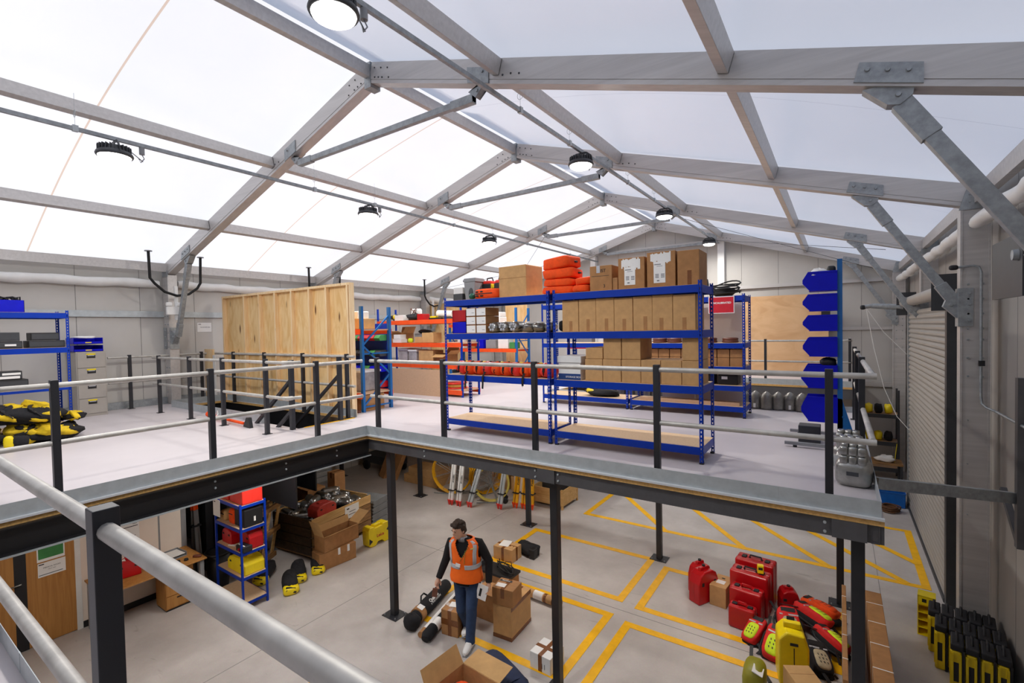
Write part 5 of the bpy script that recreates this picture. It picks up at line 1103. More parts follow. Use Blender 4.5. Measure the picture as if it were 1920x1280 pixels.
def jerry(c, w, d, h, label, rz=0, m='red', name='red_case', label_strip=False, group=None, cap=True):
    t = thing(name, label, 'case', c, rz, group)
    mb = MB(); b = [(-.5, 0), (.5, 0), (.5, .62), (.38, .86), (.2, .95), (-.2, .95), (-.38, .86), (-.5, .62)]
    mb.prism([(x*w, z*h) for x, z in b], (0, -d/2, 0), (1, 0, 0), (0, 0, 1), (0, d, 0)); mb.build('body', M_[m], t, bevel=.018, seg=3)
    mb = MB(); mb.prism([(-.24*w, .93*h), (.24*w, .93*h), (.2*w, 1.04*h), (-.2*w, 1.04*h)], (0, -d*.14, 0), (1, 0, 0), (0, 0, 1), (0, d*.28, 0)); mb.build('handle', M_[m], t, bevel=.01)
    for s in (-1, 1): Bx(s*.3*w-.025, s*.3*w+.025, -d/2-.006, -d/2, .55*h, .66*h).build('latch', M_['ink'], t, bevel=.004)
    Bx(-.5*w-.003, .5*w+.003, -d*.02, d*.02, .02, .6*h).build('seam', M_['ink'] if False else M_[m], t)
    if cap: mb = MB(); mb.cyl((0, 0, .94*h), (0, 0, 1.09*h), .026, .026, 10); mb.build('cap', M_['ink'], t)
    if label_strip: mb = MB(); mb.obox((-.25*w, -d*.2, .93*h), .3*w, d*.5, .004, (R(20), R(-25), 0)); mb.build('label_strip', M_['paper'], t)
    return t
jerry((-9.42, 2.74, .751), .32, .24, .28, 'red moulded case with white label standing on the desk', R(80), label_strip=True)
# dark gear behind the office corner
t = thing('tripod', 'grey survey tripod with orange top leaning behind the office wall', 'tripod', (-10.15, 3.98, 0)); m = MB()
for dx, dy in ((-.05, 0), (.05, .02), (0, .06)):
    m = MB(); m.bar((dx*1.5, dy*2, 0), (dx*.5, dy, 1.25), .05, .035); m.build('leg', M_['grey'], t); m = MB(); m.cyl((dx*.5, dy, 1.25), (dx*.3, dy, 1.5), .035, .03, 8); m.build('leg_cap', M_['hiorange'], t)
m = MB(); m.obox((0, .03, .95), .16, .16, .03); m.build('strap', M_['ink'], t)
t = thing('waste_bin', 'black waste bin between the desk and the narrow blue shelving', 'bin', (-9.35, 4.05, 0)); m = MB(); m.lathe([(0, 0), (.16, 0), (.2, .62), (.19, .62), (.155, .02), (0, .02)], n=20); m.build('body', M_['black'], t); m = MB(); m.lathe([(.195, .6), (.215, .6), (.215, .64), (.195, .64)], n=20); m.build('rim', M_['black'], t)
# narrow blue shelving
shelving('narrow blue shelving of red and yellow cases on the lower floor', (-8.97, 3.85, 0), .89, .43, [.14, .56, .97, 1.36, 1.75], 1.77, bh=.05, slots=False, group='blue boltless shelving')
jerry((-8.3, 4.07, 1.752), .42, .34, .38, 'large bright red case on top of the narrow shelving', 0, 'redlt', cap=False); jerry((-8.72, 4.05, 1.752), .3, .3, .34, 'smaller red case behind it on top of the narrow shelving', 0, 'redlt', cap=False)
def pouch(c, w, d, h, label, m='hiorange', rz=0, name='pouch'):
    t = thing(name, label, 'bag', c, rz); mb = MB(); mb.blob((0, 0, h/2), w/2, d/2, h/2, .4, 18, 10); mb.build('body', M_[m], t); mb = MB(); mb.bar((-w*.3, -d*.5, h*.7), (w*.3, -d*.5, h*.7), .012, .012); mb.build('zip', M_['ink'], t); return t
pouch((-8.5, 3.98, 1.362), .19, .16, .25, 'orange zipped pouch on the second shelf of the narrow shelving'); pouch((-8.8, 4.0, 1.362), .2, .2, .17, 'tan cloth pouch behind the white card', 'cardin')
for k, (x, w) in enumerate(((-8.34, .16), (-8.16, .13))):
    t = thing('black_case', ['left', 'right'][k]+' black case on the second shelf of the narrow shelving', 'case', (x, 4.08, 1.362)); Bx(-w/2, w/2, -.16, .16, 0, .3).build('body', M_['black'], t, bevel=.02); Bx(w/2, w/2+.004, .0, .03, .08, .16).build('label', M_['paper'], t)
t = thing('card_sign', 'white card clipped to the left end of the narrow shelving', 'sign', (-8.88, 3.84, 1.45)); Bx(-.09, .15, -.006, 0, 0, .29).build('card', M_['paper'], t); Bx(-.06, .0, -.0075, -.006, .24, .255).build('logo', M_['ink'], t)
jerry((-8.72, 4.05, .972), .32, .26, .27, 'red case at the left of the third shelf of the narrow shelving', 0, 'red', cap=False); jerry((-8.27, 4.12, .972), .32, .24, .3, 'plain dark red case at the right of the third shelf', 0, 'red', cap=False)
t = thing('black_instrument', 'black instrument with a red button and white strip on the third shelf', 'instrument', (-8.18, 3.95, .972)); Bx(-.12, .12, -.08, .08, 0, .1).build('body', M_['ink'], t, bevel=.015); m = MB(); m.cyl((.0, -.08, .05), (0, -.1, .05), .022, .02, 10); m.build('button', M_['red'], t); Bx(-.11, .1, -.05, -.03, .1, .106).build('white_strip', M_['paper'], t)
o = Bx(-.07, .07, -.015, .015, 0, .015).build('marker_pen', M_['paper']); o.location = (-8.55, 3.93, .972); o.rotation_euler = (0, 0, R(20)); tag(o, 'small white and blue marker lying on the third shelf', 'pen')
t = jerry((-8.4, 4.08, .562), .58, .34, .26, 'yellow case on the fourth shelf of the narrow shelving', 0, 'yellow', cap=False, name='yellow_case')
# leaning pallets
for k, (x, y) in enumerate(((-9.6, 4.74), (-9.5, 4.92))):
    t = thing('pallet', '%s of two wooden pallets leaning upright behind the narrow shelving' % ['left', 'right'][k], 'pallet', (x, y, 0), R(-60), 'leaning pallets')
    for a in (-.32, 0, .32): m = MB(); m.bar((a, 0, 0), (a, .22, 1.2), .09, .022, up=(0, 1, 0)); m.build('board', M_['cratelt'], t)
    for z in (.04, .6, 1.12): m = MB(); m.bar((-.37, z*.18+.045, z), (.37, z*.18+.045, z), .06, .09); m.build('bearer', M_['crate'], t)
# black and yellow boots and bags on the floor
def walkboot(c, rz, label, s=1.0):
    t = thing('boot_bag', label, 'bag', c, rz, 'black and yellow bags on the floor'); m = MB(); m.blob((0, .28*s, .14*s), .16*s, .34*s, .14*s, .7, 18, 10, (R(8), 0, 0), .07, 3); m.build('body', M_['blackfab'], t); m = MB(); m.blob((0, -.02*s, .09*s), .165*s, .14*s, .09*s, .6, 16, 9, (0, 0, 0), .05, 4); m.build('yellow_end', M_['yellow'], t)
    m = MB(); m.bar((-.1*s, -.13*s, .13*s), (.1*s, -.13*s, .06*s), .035, .03); m.bar((.09*s, -.13*s, .14*s), (-.1*s, -.1*s, .17*s), .03, .03); m.build('strap', M_['ink'], t); return t
walkboot((-7.98, 4.62, .001), R(62), 'black bag with yellow end nearest the narrow shelving, on the floor', .8); walkboot((-8.22, 4.92, .001), R(60), 'black bag with yellow end, middle one on the floor', .8); walkboot((-8.2, 5.3, .001), R(58), 'black bag with yellow end lying closest to the cartons', .75)
walkboot((-8.75, 4.5, .001), R(40), 'black bag with yellow flash half under the narrow shelving', .8)
# timber crate of silver canisters
t = thing('timber_crate', 'large timber box crate heaped with silver canisters', 'crate', (-8.72, 5.52, 0), R(97))
CW, CD, CH = 1.62, 1.15, .82
for k in range(4):
    z = .1+k*.185; mm = M_['crate'] if k < 3 else M_['cratelt']
    Bx(0, CW, -.02, .005, z, z+.17).build('front_board', mm, t); Bx(0, CW, CD-.005, CD+.02, z, z+.17).build('back_board', mm, t); Bx(-.02, .005, 0, CD, z, z+.17).build('end_board', M_['crate_shaded'], t); Bx(CW-.005, CW+.02, 0, CD, z, z+.17).build('end_board', mm, t)
for x in (0, CW-.05):
    for y in (0, CD-.05): Bx(x, x+.05, y, y+.05, 0, CH+.02).build('corner_post', M_['galv'], t)
Bx(0, CW, 0, CD, .06, .1).build('floor_board', M_['crate'], t)
cw = t.matrix_world if False else (Matrix.Translation((-8.72, 5.52, 0)) @ Matrix.Rotation(R(97), 4, 'Z'))
def inC(x, y, z): return cw @ Vector((x, y, z))
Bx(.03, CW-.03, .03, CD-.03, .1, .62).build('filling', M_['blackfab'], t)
t2 = thing('paper_notice', 'white paper notice tacked on the front of the timber crate', 'sign', inC(.85, -.022, .52), R(97)); Bx(0, .4, -.004, 0, 0, .27).build('sheet', M_['paper'], t2); Bx(.05, .12, -.006, -.004, .2, .225).build('logo', M_['ink'], t2); Bx(.12, .3, -.006, -.004, .13, .145).build('print', M_['textgrey'], t2); Bx(.1, .3, -.006, -.004, .07, .085).build('print', M_['textgrey'], t2)
rr = random.Random(12); k = 0
for i in range(4):
    for j in range(5):
        x, y = .2+j*.3+rr.uniform(-.05, .05), .2+i*.25+rr.uniform(-.05, .05)
        if i == 0 and j < 3: continue
        p = inC(x, y, .63 + .17*max(0, 1-abs(j-2.2)/2.4)*(1-abs(i-2)/3) + rr.uniform(0, .05)); k += 1
        c_ = canister(p, 'silver canister heaped in the timber crate, %s back, %s' % (['first row', 'second row', 'third row', 'fourth row'][i], ['far left', 'left', 'middle', 'right', 'far right'][j]), rz=rr.uniform(0, 3), lying=True, s=1.12, group='silver canisters heaped in the timber crate')
for i in range(3):
    p = inC(.55+i*.3, .55+.1*i, .86); canister(p, 'silver canister %s on the very top of the heap' % ['left', 'middle', 'right'][i], rz=.6+i, lying=True, s=1.12, group='silver canisters heaped in the timber crate')
jerry(inC(.45, .2, .80), .48, .3, .3, 'faded red case lying on the heap at the front of the timber crate', R(97), 'redlt2') if 'redlt2' in M_ else None
M_['redfade'] = mat('faded_red_plastic', '#b5392f', .45, 0, .1); jerry(inC(.42, .17, .78), .5, .3, .26, 'faded red case lying at the front of the crate heap', R(97), 'redfade', cap=False)
box1(-10.5, -10.05, 6.3, 6.75, .0, .95, 'brown carton standing behind the left end of the timber crate', 'carddk'); box1(-10.55, -10.25, 7.15, 7.45, .0, 1.1, 'small upright carton standing behind the crate heap', 'carddk', tape='top')
for k in range(4):
    t = thing('grey_block', 'dark grey ribbed plastic block, %s in the stack right of the timber crate' % ['bottom', 'second', 'third', 'top'][k], 'block', (-9.3, 7.45, .001+k*.155), R(97+k*2), 'grey plastic blocks'); m = MB(); m.prism([(-.25, 0), (.25, 0), (.29, .04), (.25, .075), (.29, .11), (.25, .15), (-.25, .15), (-.29, .11), (-.25, .075), (-.29, .04)], (0, -.3, 0), (1, 0, 0), (0, 0, 1), (0, .6, 0)); m.build('block', M_['greyblock'], t, bevel=.01)
opencarton((-8.32, 5.82, .335), .82, .3, .3, 'long open carton with raised flaps in front of the timber crate', 'carddk', rz=R(92), ang=(25, 80, 70, 30))
t = carton(-8.56, -7.78, 5.56, 5.86, .0, .33, 'long carton with two white tape strips on the floor before the crate', 'carddk'); t.location = (-8.28, 5.72, .001); t.rotation_euler = (0, 0, R(84))
for x in (.02, .22): Bx(x-.025, x+.025, -.152, -.1505, .2, .333).build('white_tape', M_['paper'], t)
# yellow survey case

t = thing('survey_case', 'yellow survey instrument case standing right of the cartons', 'case', (-8.28, 6.76, .001), R(90))
pr = [(-.27, .03), (-.2, 0), (-.1, .0), (-.04, .07), (.08, .07), (.14, 0), (.24, .0), (.28, .05), (.28, .36), (.24, .42), (.1, .42), (.08, .38), (-.12, .38), (-.14, .42), (-.24, .42), (-.28, .36)]
m = MB(); m.prism(pr, (0, -.11, 0), (1, 0, 0), (0, 0, 1), (0, .22, 0)); m.build('body', M_['yellow'], t, bevel=.012)
m = MB(); m.prism([(-.27, .2), (-.18, .12), (-.27, .06)], (0, -.113, 0), (1, 0, 0), (0, 0, 1), (0, .004, 0)); m.build('black_corner', M_['ink'], t); m = MB(); m.prism([(.28, .34), (.19, .25), (.28, .2)], (0, -.113, 0), (1, 0, 0), (0, 0, 1), (0, .004, 0)); m.build('black_corner', M_['ink'], t)
Bx(-.1, .08, -.05, .05, .385, .43).build('handle', M_['yellow'], t, bevel=.01); lettering('Leica', t, (.02, -.1125, .2), .095, M_['red'], bold=.002)
# ------------------------------------------------------------------ goods along the back of the lower floor
for k, (x0, x1, z, lb) in enumerate(((-10.95, -9.6, 0, 'lower'), (-10.75, -9.6, .243, 'upper'))):
    box1(x0, x1, 10.05, 10.7, z, .24, lb+' of two long flat cartons behind the column on the lower floor', 'card', group='long flat cartons')
for k in range(2):
    t = thing('leaning_board', '%s of two thick brown boards leaning left of the long cartons' % ['left', 'right'][k], 'board', (-11.85+k*.44, 10.0, 0), R(-12), 'thick leaning boards'); m = MB(); m.bar((0, 0, .0), (.42, .5, 1.7), .14, .32, up=(1, 0, 0)); m.build('board', M_['carddk'], t)
def reel(c, r, label, m, rz, w=.12, wheel=False):
    t = thing('cable_rodder', label, 'reel', c, rz); mb = MB(); prof = []
    for k in range(7):
        pts = []
        for a in range(37): th = a*math.pi/18; rr_ = r-.012*(k % 3); pts.append((rr_*math.cos(th), (k-3)*w/7, r+.02+rr_*math.sin(th)))
        mb.tube(pts, .016, 6)
    mb.smooth = True; mb.build('coil', M_[m], t)
    mb = MB(); mb.smooth = True
    for s in (-1, 1):
        for a in range(4): th = a*math.pi/4+.3; mb.tube([((r-.04)*math.cos(th), s*w*.55, r+.02+(r-.04)*math.sin(th)), (-(r-.04)*math.cos(th), s*w*.55, r+.02-(r-.04)*math.sin(th))], .006, 5)
    mb.build('spokes', M_['galv'], t)
    mb = MB(); mb.smooth = True; mb.tube([(-r*.9, .1, .02), (-r*.3, .1, .02), (r*.5, .1, .02), (r*.95, .1, .1)], .012, 6); mb.tube([(-r*.9, -.1, .02), (-r*.3, -.1, .02), (r*.5, -.1, .02), (r*.95, -.1, .1)], .012, 6); mb.tube([(0, .1, r), (r*.3, .1, .02)], .012, 6); mb.tube([(0, -.1, r), (r*.3, -.1, .02)], .012, 6); mb.build('stand', M_['galv'], t)
    if wheel:
        for s in (-1, 1): mb = MB(); mb.lathe([(.0, -.02), (.07, -.02), (.08, 0), (.07, .02), (0, .02)], (r*.75, s*.13-.05, .081), 18, (0, 1, 0)); mb.build('wheel', M_['rubber'], t)
    return t
reel((-8.95, 10.0, .001), .58, 'large yellow cable rodder reel on the lower floor', 'cable', R(18)); reel((-8.12, 10.5, .001), .5, 'yellow cable reel half hidden behind the white tripods', 'cable', R(70), .22)
reel((-7.6, 10.05, .001), .46, 'pale yellow cable reel on a small wheel', 'cablelt', R(35), .1, True)
def tripod(c, label, col, foot, txt, lean=(0, .2), h=1.15, rz=0, group=None):
    t = thing('survey_tripod', label, 'tripod', c, rz, group)
    for k, (dx, dy) in enumerate(((-.045, 0), (.045, 0), (0, .07))):
        m = MB(); m.bar((dx, dy, .1), (dx*.8+lean[0], dy*.8+lean[1], h), .07 if k == 1 else .05, .04, up=(0, -1, 0)); m.build('leg', M_[col], t); m = MB(); m.cyl((dx, dy, .0), (dx, dy, .14), .015, .05, 8); m.build('foot', M_[foot], t)
    m = MB(); m.obox((lean[0], lean[1]+.02, h+.03), .18, .16, .07); m.build('head', M_[foot], t); m = MB(); m.obox((lean[0]*.28, lean[1]*.28+.02, .38), .17, .15, .025); m.build('strap', M_['ink'], t)
    if txt:
        ang = math.atan2(lean[1], h-.1); zt = .68; f_ = (zt-.1)/(h-.1); lettering(txt, t, (.043+lean[0]*f_, lean[1]*f_-.026, zt), .06, M_['ink'], (Matrix.Rotation(R(90)-ang, 3, 'X') @ Matrix.Rotation(R(-90), 3, 'Z')).to_euler(), bold=.0015)
    return t
SG = 'survey tripods along the back'
tripod((-8.4, 9.3, .001), 'white survey tripod with red feet, left one of the pair before the big reel', 'white', 'redlt', 'NESTLE', group=SG); tripod((-8.16, 9.34, .001), 'white survey tripod with red feet, right one of the pair before the big reel', 'white', 'redlt', 'NESTLE', group=SG)
tripod((-7.86, 9.42, .001), 'bare aluminium tripod with red feet leaning right, between the reels', 'galvl', 'redlt', None, (.22, .25), group=SG); tripod((-7.12, 9.72, .001), 'bare aluminium tripod with red feet right of the pale reel', 'galvl', 'redlt', None, (.06, .22), group=SG)
M_['tripy'] = mat('amber_paint', '#e8a80c', .45); 
for k, x in enumerate((-6.83, -6.6, -6.42)): tripod((x, 10.0+.05*k, .001), 'amber yellow survey tripod, %s of three beside the column' % ['left', 'middle', 'right'][k], 'tripy', 'hiorange', 'NESTLE', (.02-.05*k, .2), group=SG)
t = thing('pallet_crate', 'pale wooden open crate right of the amber tripods', 'crate', (-6.62, 10.5, 0))
for y in (0, .8):
    Bx(0, .9, y, y+.02, .08, .48).build('side_board', M_['cratelt'], t)
for x in (0, .88): Bx(x, x+.02, .02, .8, .08, .48).build('end_board', M_['cratelt'], t)
for x in (0, .86):
    for y in (-.02, .79): Bx(x, x+.05, y, y+.04, 0, .5).build('corner_post', M_['cratelt'], t)
Bx(.02, .88, .02, .79, .08, .1).build('floor_board', M_['crate'], t)
t = thing('grey_machine', 'dark grey machine housing standing in the pale crate', 'machine', (-6.2, 10.9, .101)); Bx(-.25, .3, -.2, .25, 0, .52).build('body', M_['dkgrey'], t, bevel=.03)
t = thing('jumble_shelf', 'jumble of cartons and beige parts behind the reels', 'shelf', (-8.3, 11.0, 0)); Bx(0, 1.7, 0, .5, .5, .53).build('shelf', M_['hardb'], t)
for x in (0, 1.64): Bx(x, x+.06, 0, .06, 0, 1.5).build('post', M_['hardb'], t); Bx(x, x+.06, .44, .5, 0, 1.5).build('post', M_['hardb'], t)
Bx(0, 1.7, 0, .5, 1.0, 1.03).build('shelf', M_['hardb'], t)
for k, (x, z, w, h, mm) in enumerate(((-8.0, 0, .5, .45, 'cardin'), (-7.4, 0, .55, .4, 'card'), (-8.05, .531, .4, .35, 'card'), (-7.5, .531, .6, .4, 'cardin'), (-7.8, 1.031, .7, .4, 'card'))): box1(x-w/2, x+w/2, 11.05, 11.42, z+.001, h, ['bottom left', 'bottom right', 'middle left', 'middle right', 'top'][k]+' carton of the jumble behind the reels', mm)
for k, x in enumerate((-6.95,)): o = Bx(-.2, .2, 0, .03, 0, .9).build('beige_panel', M_['cream']); o.location = (x, 10.42, .001); o.rotation_euler = (R(-8), 0, R(10)); tag(o, 'beige panel leaning behind the amber tripods', 'panel')
t = thing('trolley', 'dark wheeled trolley far back under the deck, left of the inner column', 'trolley', (-12.6, 10.6, 0)); Bx(-.6, .9, -.3, .3, .25, .5).build('body', M_['dkgrey'], t)
for x in (-.4, .7):
    for y in (-.3, .3): m = MB(); m.lathe([(0, -.03), (.15, -.03), (.16, 0), (.15, .03), (0, .03)], (x, y, .16), 16, (0, 1, 0)); m.build('wheel', M_['rubber'], t)
t = thing('drawer_rack', 'grey small parts drawer rack far back under the deck', 'drawers', (-13.2, 8.6, 0)); Bx(-.2, .3, -.3, .3, 0, 1.1).build('body', M_['galv'], t)
for k in range(6): Bx(.3, .32, -.28, .28, .08+k*.165, .22+k*.165).build('drawer', M_['galvl'], t)
# ------------------------------------------------------------------ goods round the walking man
t = carton(-5.7, -5.25, 7.53, 7.87, 0, .26, 'taped carton with a large paper on top, behind the walking man', 'card', tape='cross'); t.location = (-5.475, 7.71, .001); m = MB(); m.obox((-.06, .03, .264), .2, .26, .002, (0, 0, .2)); m.build('paper', M_['paper'], t)
for x in (.1, .17): Bx(x, x+.05, -.1, .0, .2625, .265).build('label', M_['cardin'], t)
t = thing('black_harness', 'black folded harness on the floor behind the papered carton', 'harness', (-5.22, 8.08, .001)); m = MB(); m.blob((0, 0, .1), .26, .16, .1, .6, 16, 9, (0, 0, R(-20)), .13, 6); m.build('webbing', M_['blackfab'], t); Bx(.14, .26, -.2, -.05, 0, .2).build('buckle_block', M_['black'], t, bevel=.02)
t = carton(-4.28, -3.96, 5.6, 6.2, 0, .5, 'large plain carton standing on the floor right of the walking man', 'card', tape=None); t.location = (-4.12, 5.9, .001); t.rotation_euler = (0, 0, R(4)); 
Bx(-.03, .03, -.302, .302, .499, .5025).build('tape', M_['tape'], t); Bx(-.161, .161, -.302, -.3, .0, .06).build('tape', M_['tape'], t); Bx(.158, .1615, -.3, .3, 0, .05).build('tape', M_['tape'], t); Bx(.158, .1615, -.3, .3, .44, .502).build('tape', M_['tape'], t)
t = carton(-4.25, -3.9, 5.6, 5.9, .503, .25, 'shiny taped carton with labels stacked on the large plain carton', 'carddk', tape='top'); t.location = (-4.1, 5.74, .506); t.rotation_euler = (0, 0, R(8)); m = MB(); m.obox((-.07, -.05, .2525), .15, .1, .002, (0, 0, .05)); m.build('address_label', M_['paper'], t); m = MB(); m.obox((-.05, .08, .2525), .2, .045, .002, (0, 0, .03)); m.build('label_border', M_['ink'], t); lettering('FRAGILE', t, (-.05, .08, .2545), .035, M_['paper'], (0, 0, .03))
t = carton(-4.95, -4.66, 5.2, 5.5, 0, .38, 'brown film wrapped carton on the floor left of the walking man', 'carddk', tape='cross'); t.location = (-4.83, 5.38, .001); t.rotation_euler = (0, 0, R(10)); m = MB(); m.obox((-.02, .02, .384), .12, .13, .002, (0, 0, .2)); m.build('address_label', M_['paper'], t); Bx(-.146, .146, -.152, -.1505, .16, .25).build('tape', M_['tape'], t)
t = carton(-4.95, -4.55, 6.05, 6.4, 0, .42, 'brown carton half hidden behind the walking man', 'carddk'); t.location = (-4.62, 6.0, .001)
t = thing('tube_bag', 'long black tube bag with white lettering lying left of the wrapped carton', 'bag', (-5.42, 5.1, .12), R(104)); m = MB(); m.tube([(.0, 0, 0), (.05, 0, 0), (.4, .0, 0), (.9, 0, .0), (1.05, 0, .0), (1.1, 0, 0)], [.06, .1, .115, .105, .1, .04], 16); m.smooth = True; m.build('body', M_['blackfab'], t)
m = MB(); m.blob((-.06, 0, -.0), .11, .13, .115, .8, 14, 9, (0, 0, 0), .06, 3); m.build('end_cap', M_['blackfab'], t); m = MB(); m.tube([(.08, 0, 0), (.2, 0, 0)], .119, 16); m.build('cardboard_sleeve', M_['carddk'], t); m = MB(); m.obox((.15, -.04, .118), .1, .1, .004, (R(20), 0, 0)); m.build('label', M_['paper'], t)
lettering('Qualimo', t, (.5, -.07, .093), .075, M_['paper'], (R(38), 0, 0), bold=.002); lettering('SURVEY SYSTEMS', t, (.52, -.1, .052), .04, M_['paper'], (R(60), 0, 0)); m = MB(); m.smooth = True; m.tube([(.36, .09, .06), (.42, .12, .12), (.5, .12, .12), (.56, .09, .06)], .014, 6); m.build('handle', M_['ink'], t)
t = thing('post_tube', 'slim white and brown postal tube beside the black tube bag', 'tube', (-5.14, 4.98, .05), R(104)); m = MB(); m.cyl((0, 0, 0), (1.3, 0, 0), .045, .045, 14); m.build('tube', M_['white'], t); m = MB(); m.cyl((-.02, 0, 0), (.1, 0, 0), .05, .05, 14); m.build('brown_end', M_['carddk'], t)
t = thing('tube_bag', 'short black ended tube with paper label beside the wrapped carton', 'tube', (-5.02, 5.02, .085), R(104)); m = MB(); m.tube([(-.12, 0, -.02), (-.06, 0, 0), (.12, 0, 0)], [.06, .085, .085], 14); m.build('black_cap', M_['blackfab'], t); m = MB(); m.cyl((.12, 0, 0), (.3, 0, 0), .08, .08, 14); m.build('paper_sleeve', M_['paper'], t); m = MB(); m.cyl((.3, 0, 0), (1.0, 0, 0), .075, .075, 14); m.build('tube', M_['blackfab'], t)
t = thing('long_tube', 'long brown cardboard tube with tape bands lying behind the large carton', 'tube', (-4.75, 6.78, .075), R(-2)); m = MB(); m.cyl((0, 0, 0), (1.0, 0, 0), .07, .07, 16); m.build('tube', M_['card'], t)
for a, b, mm in ((.1, .2, 'tape'), (.5, .68, 'paper'), (.7, .75, 'tape'), (.86, .97, 'tape')): m = MB(); m.cyl((a, 0, 0), (b, 0, 0), .072, .072, 16); m.build('band', M_[mm], t)
t = thing('equipment_case', 'black and brown case of cables behind the walking man\'s arm', 'case', (-5.12, 6.92, .001)); Bx(-.34, .34, -.16, .16, 0, .16).build('body', M_['carddk'], t, bevel=.01); Bx(-.36, .36, -.18, .18, .16, .2).build('tray', M_['black'], t); Bx(-.5, -.37, -.15, .15, 0, .26).build('grey_end', M_['dkgrey'], t)
t = thing('cable_bundle', 'tangle of black cables on the open black case', 'cable', (-5.0, 6.93, .202)); m = MB(); m.smooth = True
m.tube([(.2*math.cos(a*1.1)+.05*math.sin(a*.37), .12*math.sin(a), .03+.05*abs(math.sin(a*.53))) for a in [i*.4 for i in range(60)]], .009, 6); m.tube([(-.15, 0, .02), (-.1, 0, .2), (-.06, 0, .02), (.0, .05, .14), (.12, .05, .17), (.18, 0, .03)], .008, 6); m.build('cable', M_['rubber'], t)
t = carton(-3.46, -3.13, 5.33, 5.68, 0, .22, 'white box with brown tape on the floor beside the front column', 'white', seam=False, tape='cross'); t.location = (-3.28, 5.5, .001); t.rotation_euler = (0, 0, R(-3)); Bx(.03, .035, -.1795, -.177, .05, .12).build('arrow', M_['ink'], t); Bx(.07, .075, -.1795, -.177, .05, .12).build('arrow', M_['ink'], t); Bx(.06, .12, -.12, -.05, .211, .2145).build('label', M_['paper'], t)
opencarton((-3.56, 4.08, .001), .58, .6, .46, 'open carton at the bottom edge holding an orange helmet', 'card', rz=R(-4), ang=(5, 8, 62, 10))
t = thing('helmet', 'orange helmet with dark strap inside the open carton', 'helmet', (-3.62, 4.1, .22)); m = MB(); m.blob((0, 0, .1), .15, .17, .14, .9); m.build('shell', M_['hiorange'], t); m = MB(); m.smooth = True; m.tube([(.1*math.cos(a)*1.2, .12*math.sin(a), .19) for a in [i*.4 for i in range(17)]], .012, 6); m.build('strap', M_['ink'], t)
t = thing('holdall', 'long navy blue bag with white lettering lying at the bottom edge', 'bag', (-3.5, 4.83, .001), R(-22)); m = MB(); m.blob((0, 0, .12), .56, .19, .12, .65, 24, 11, (0, 0, 0), .05, 8); m.build('body', M_['navy'], t); m = MB()
for x in (-.05, .2):
    m = MB(); pts = [(x, math.cos(a)*.2, .12+math.sin(a)*.128) for a in [i*math.pi/8 for i in range(9)]]
    for a, b in zip(pts[:-1], pts[1:]): m.bar(a, b, .05, .008, up=(0, .1, 1))
    m.build('strap', M_['navy'], t)
lettering('LASER', t, (-.02, -.1, .236), .08, M_['paper'], (R(20), 0, R(8)))
# ------------------------------------------------------------------ red cases and rucksacks
jerry((-1.98, 8.5, .001), .36, .2, .5, 'red moulded case behind, leftmost of the red group', R(62)); jerry((-1.86, 8.25, .001), .46, .22, .54, 'red moulded case in front at the left of the red group', R(62))
t = carton(-1.74, -1.48, 8.12, 8.56, 0, .33, 'plywood coloured box with printed panel between the red cases', 'card', seam=False); t.location = (-1.6, 8.36, .001); t.rotation_euler = (0, 0, R(-6)); m = MB(); m.obox((0, -.04, .332), .13, .12, .002); m.build('printed_panel', M_['paper'], t); m = MB(); m.obox((0, .1, .332), .05, .03, .002); m.build('logo', M_['ink'], t)
def suit(c, w, d, h, label, rz, group='red moulded cases'):
    t = thing('red_case', label, 'case', c, rz, group); Bx(-w/2, w/2, -d/2, -.002, 0, h).build('front_shell', M_['red'], t, bevel=.03, seg=3); Bx(-w/2, w/2, .002, d/2, 0, h).build('back_shell', M_['red'], t, bevel=.03, seg=3)
    for s in (-1, 1): Bx(s*w*.3-.035, s*w*.3+.035, -d*.16, d*.16, h-.01, h+.018).build('latch', M_['ink'], t, bevel=.005)
    m = MB(); m.smooth = True; m.tube([(-w*.16, 0, h), (-w*.14, 0, h+.045), (w*.14, 0, h+.045), (w*.16, 0, h)], .014, 8); m.build('handle', M_['ink'] if w > .5 else M_['red'], t); return t
suit((-1.2, 7.78, .001), .36, .2, .33, 'smallest red case, at the front of the red group', R(-6)); suit((-1.18, 8.05, .001), .46, .24, .48, 'second red case from the front of the red group', R(-6)); suit((-1.17, 8.36, .001), .56, .28, .62, 'third red case from the front, with a yellow instrument on top', R(-6)); suit((-1.14, 8.74, .001), .58, .3, .66, 'tallest red case, at the back of the red group', R(-6))
t = thing('distance_meter', 'small yellow instrument standing on the third red case', 'instrument', (-1.02, 8.32, .645), R(10)); Bx(-.045, .045, -.04, .04, 0, .13).build('body', M_['yellow'], t, bevel=.01); Bx(-.03, .03, -.042, -.04, .06, .1).build('screen', M_['ink'], t)
jerry((-.66, 8.62, .001), .27, .24, .38, 'small round shouldered red case right of the tall cases', R(20))
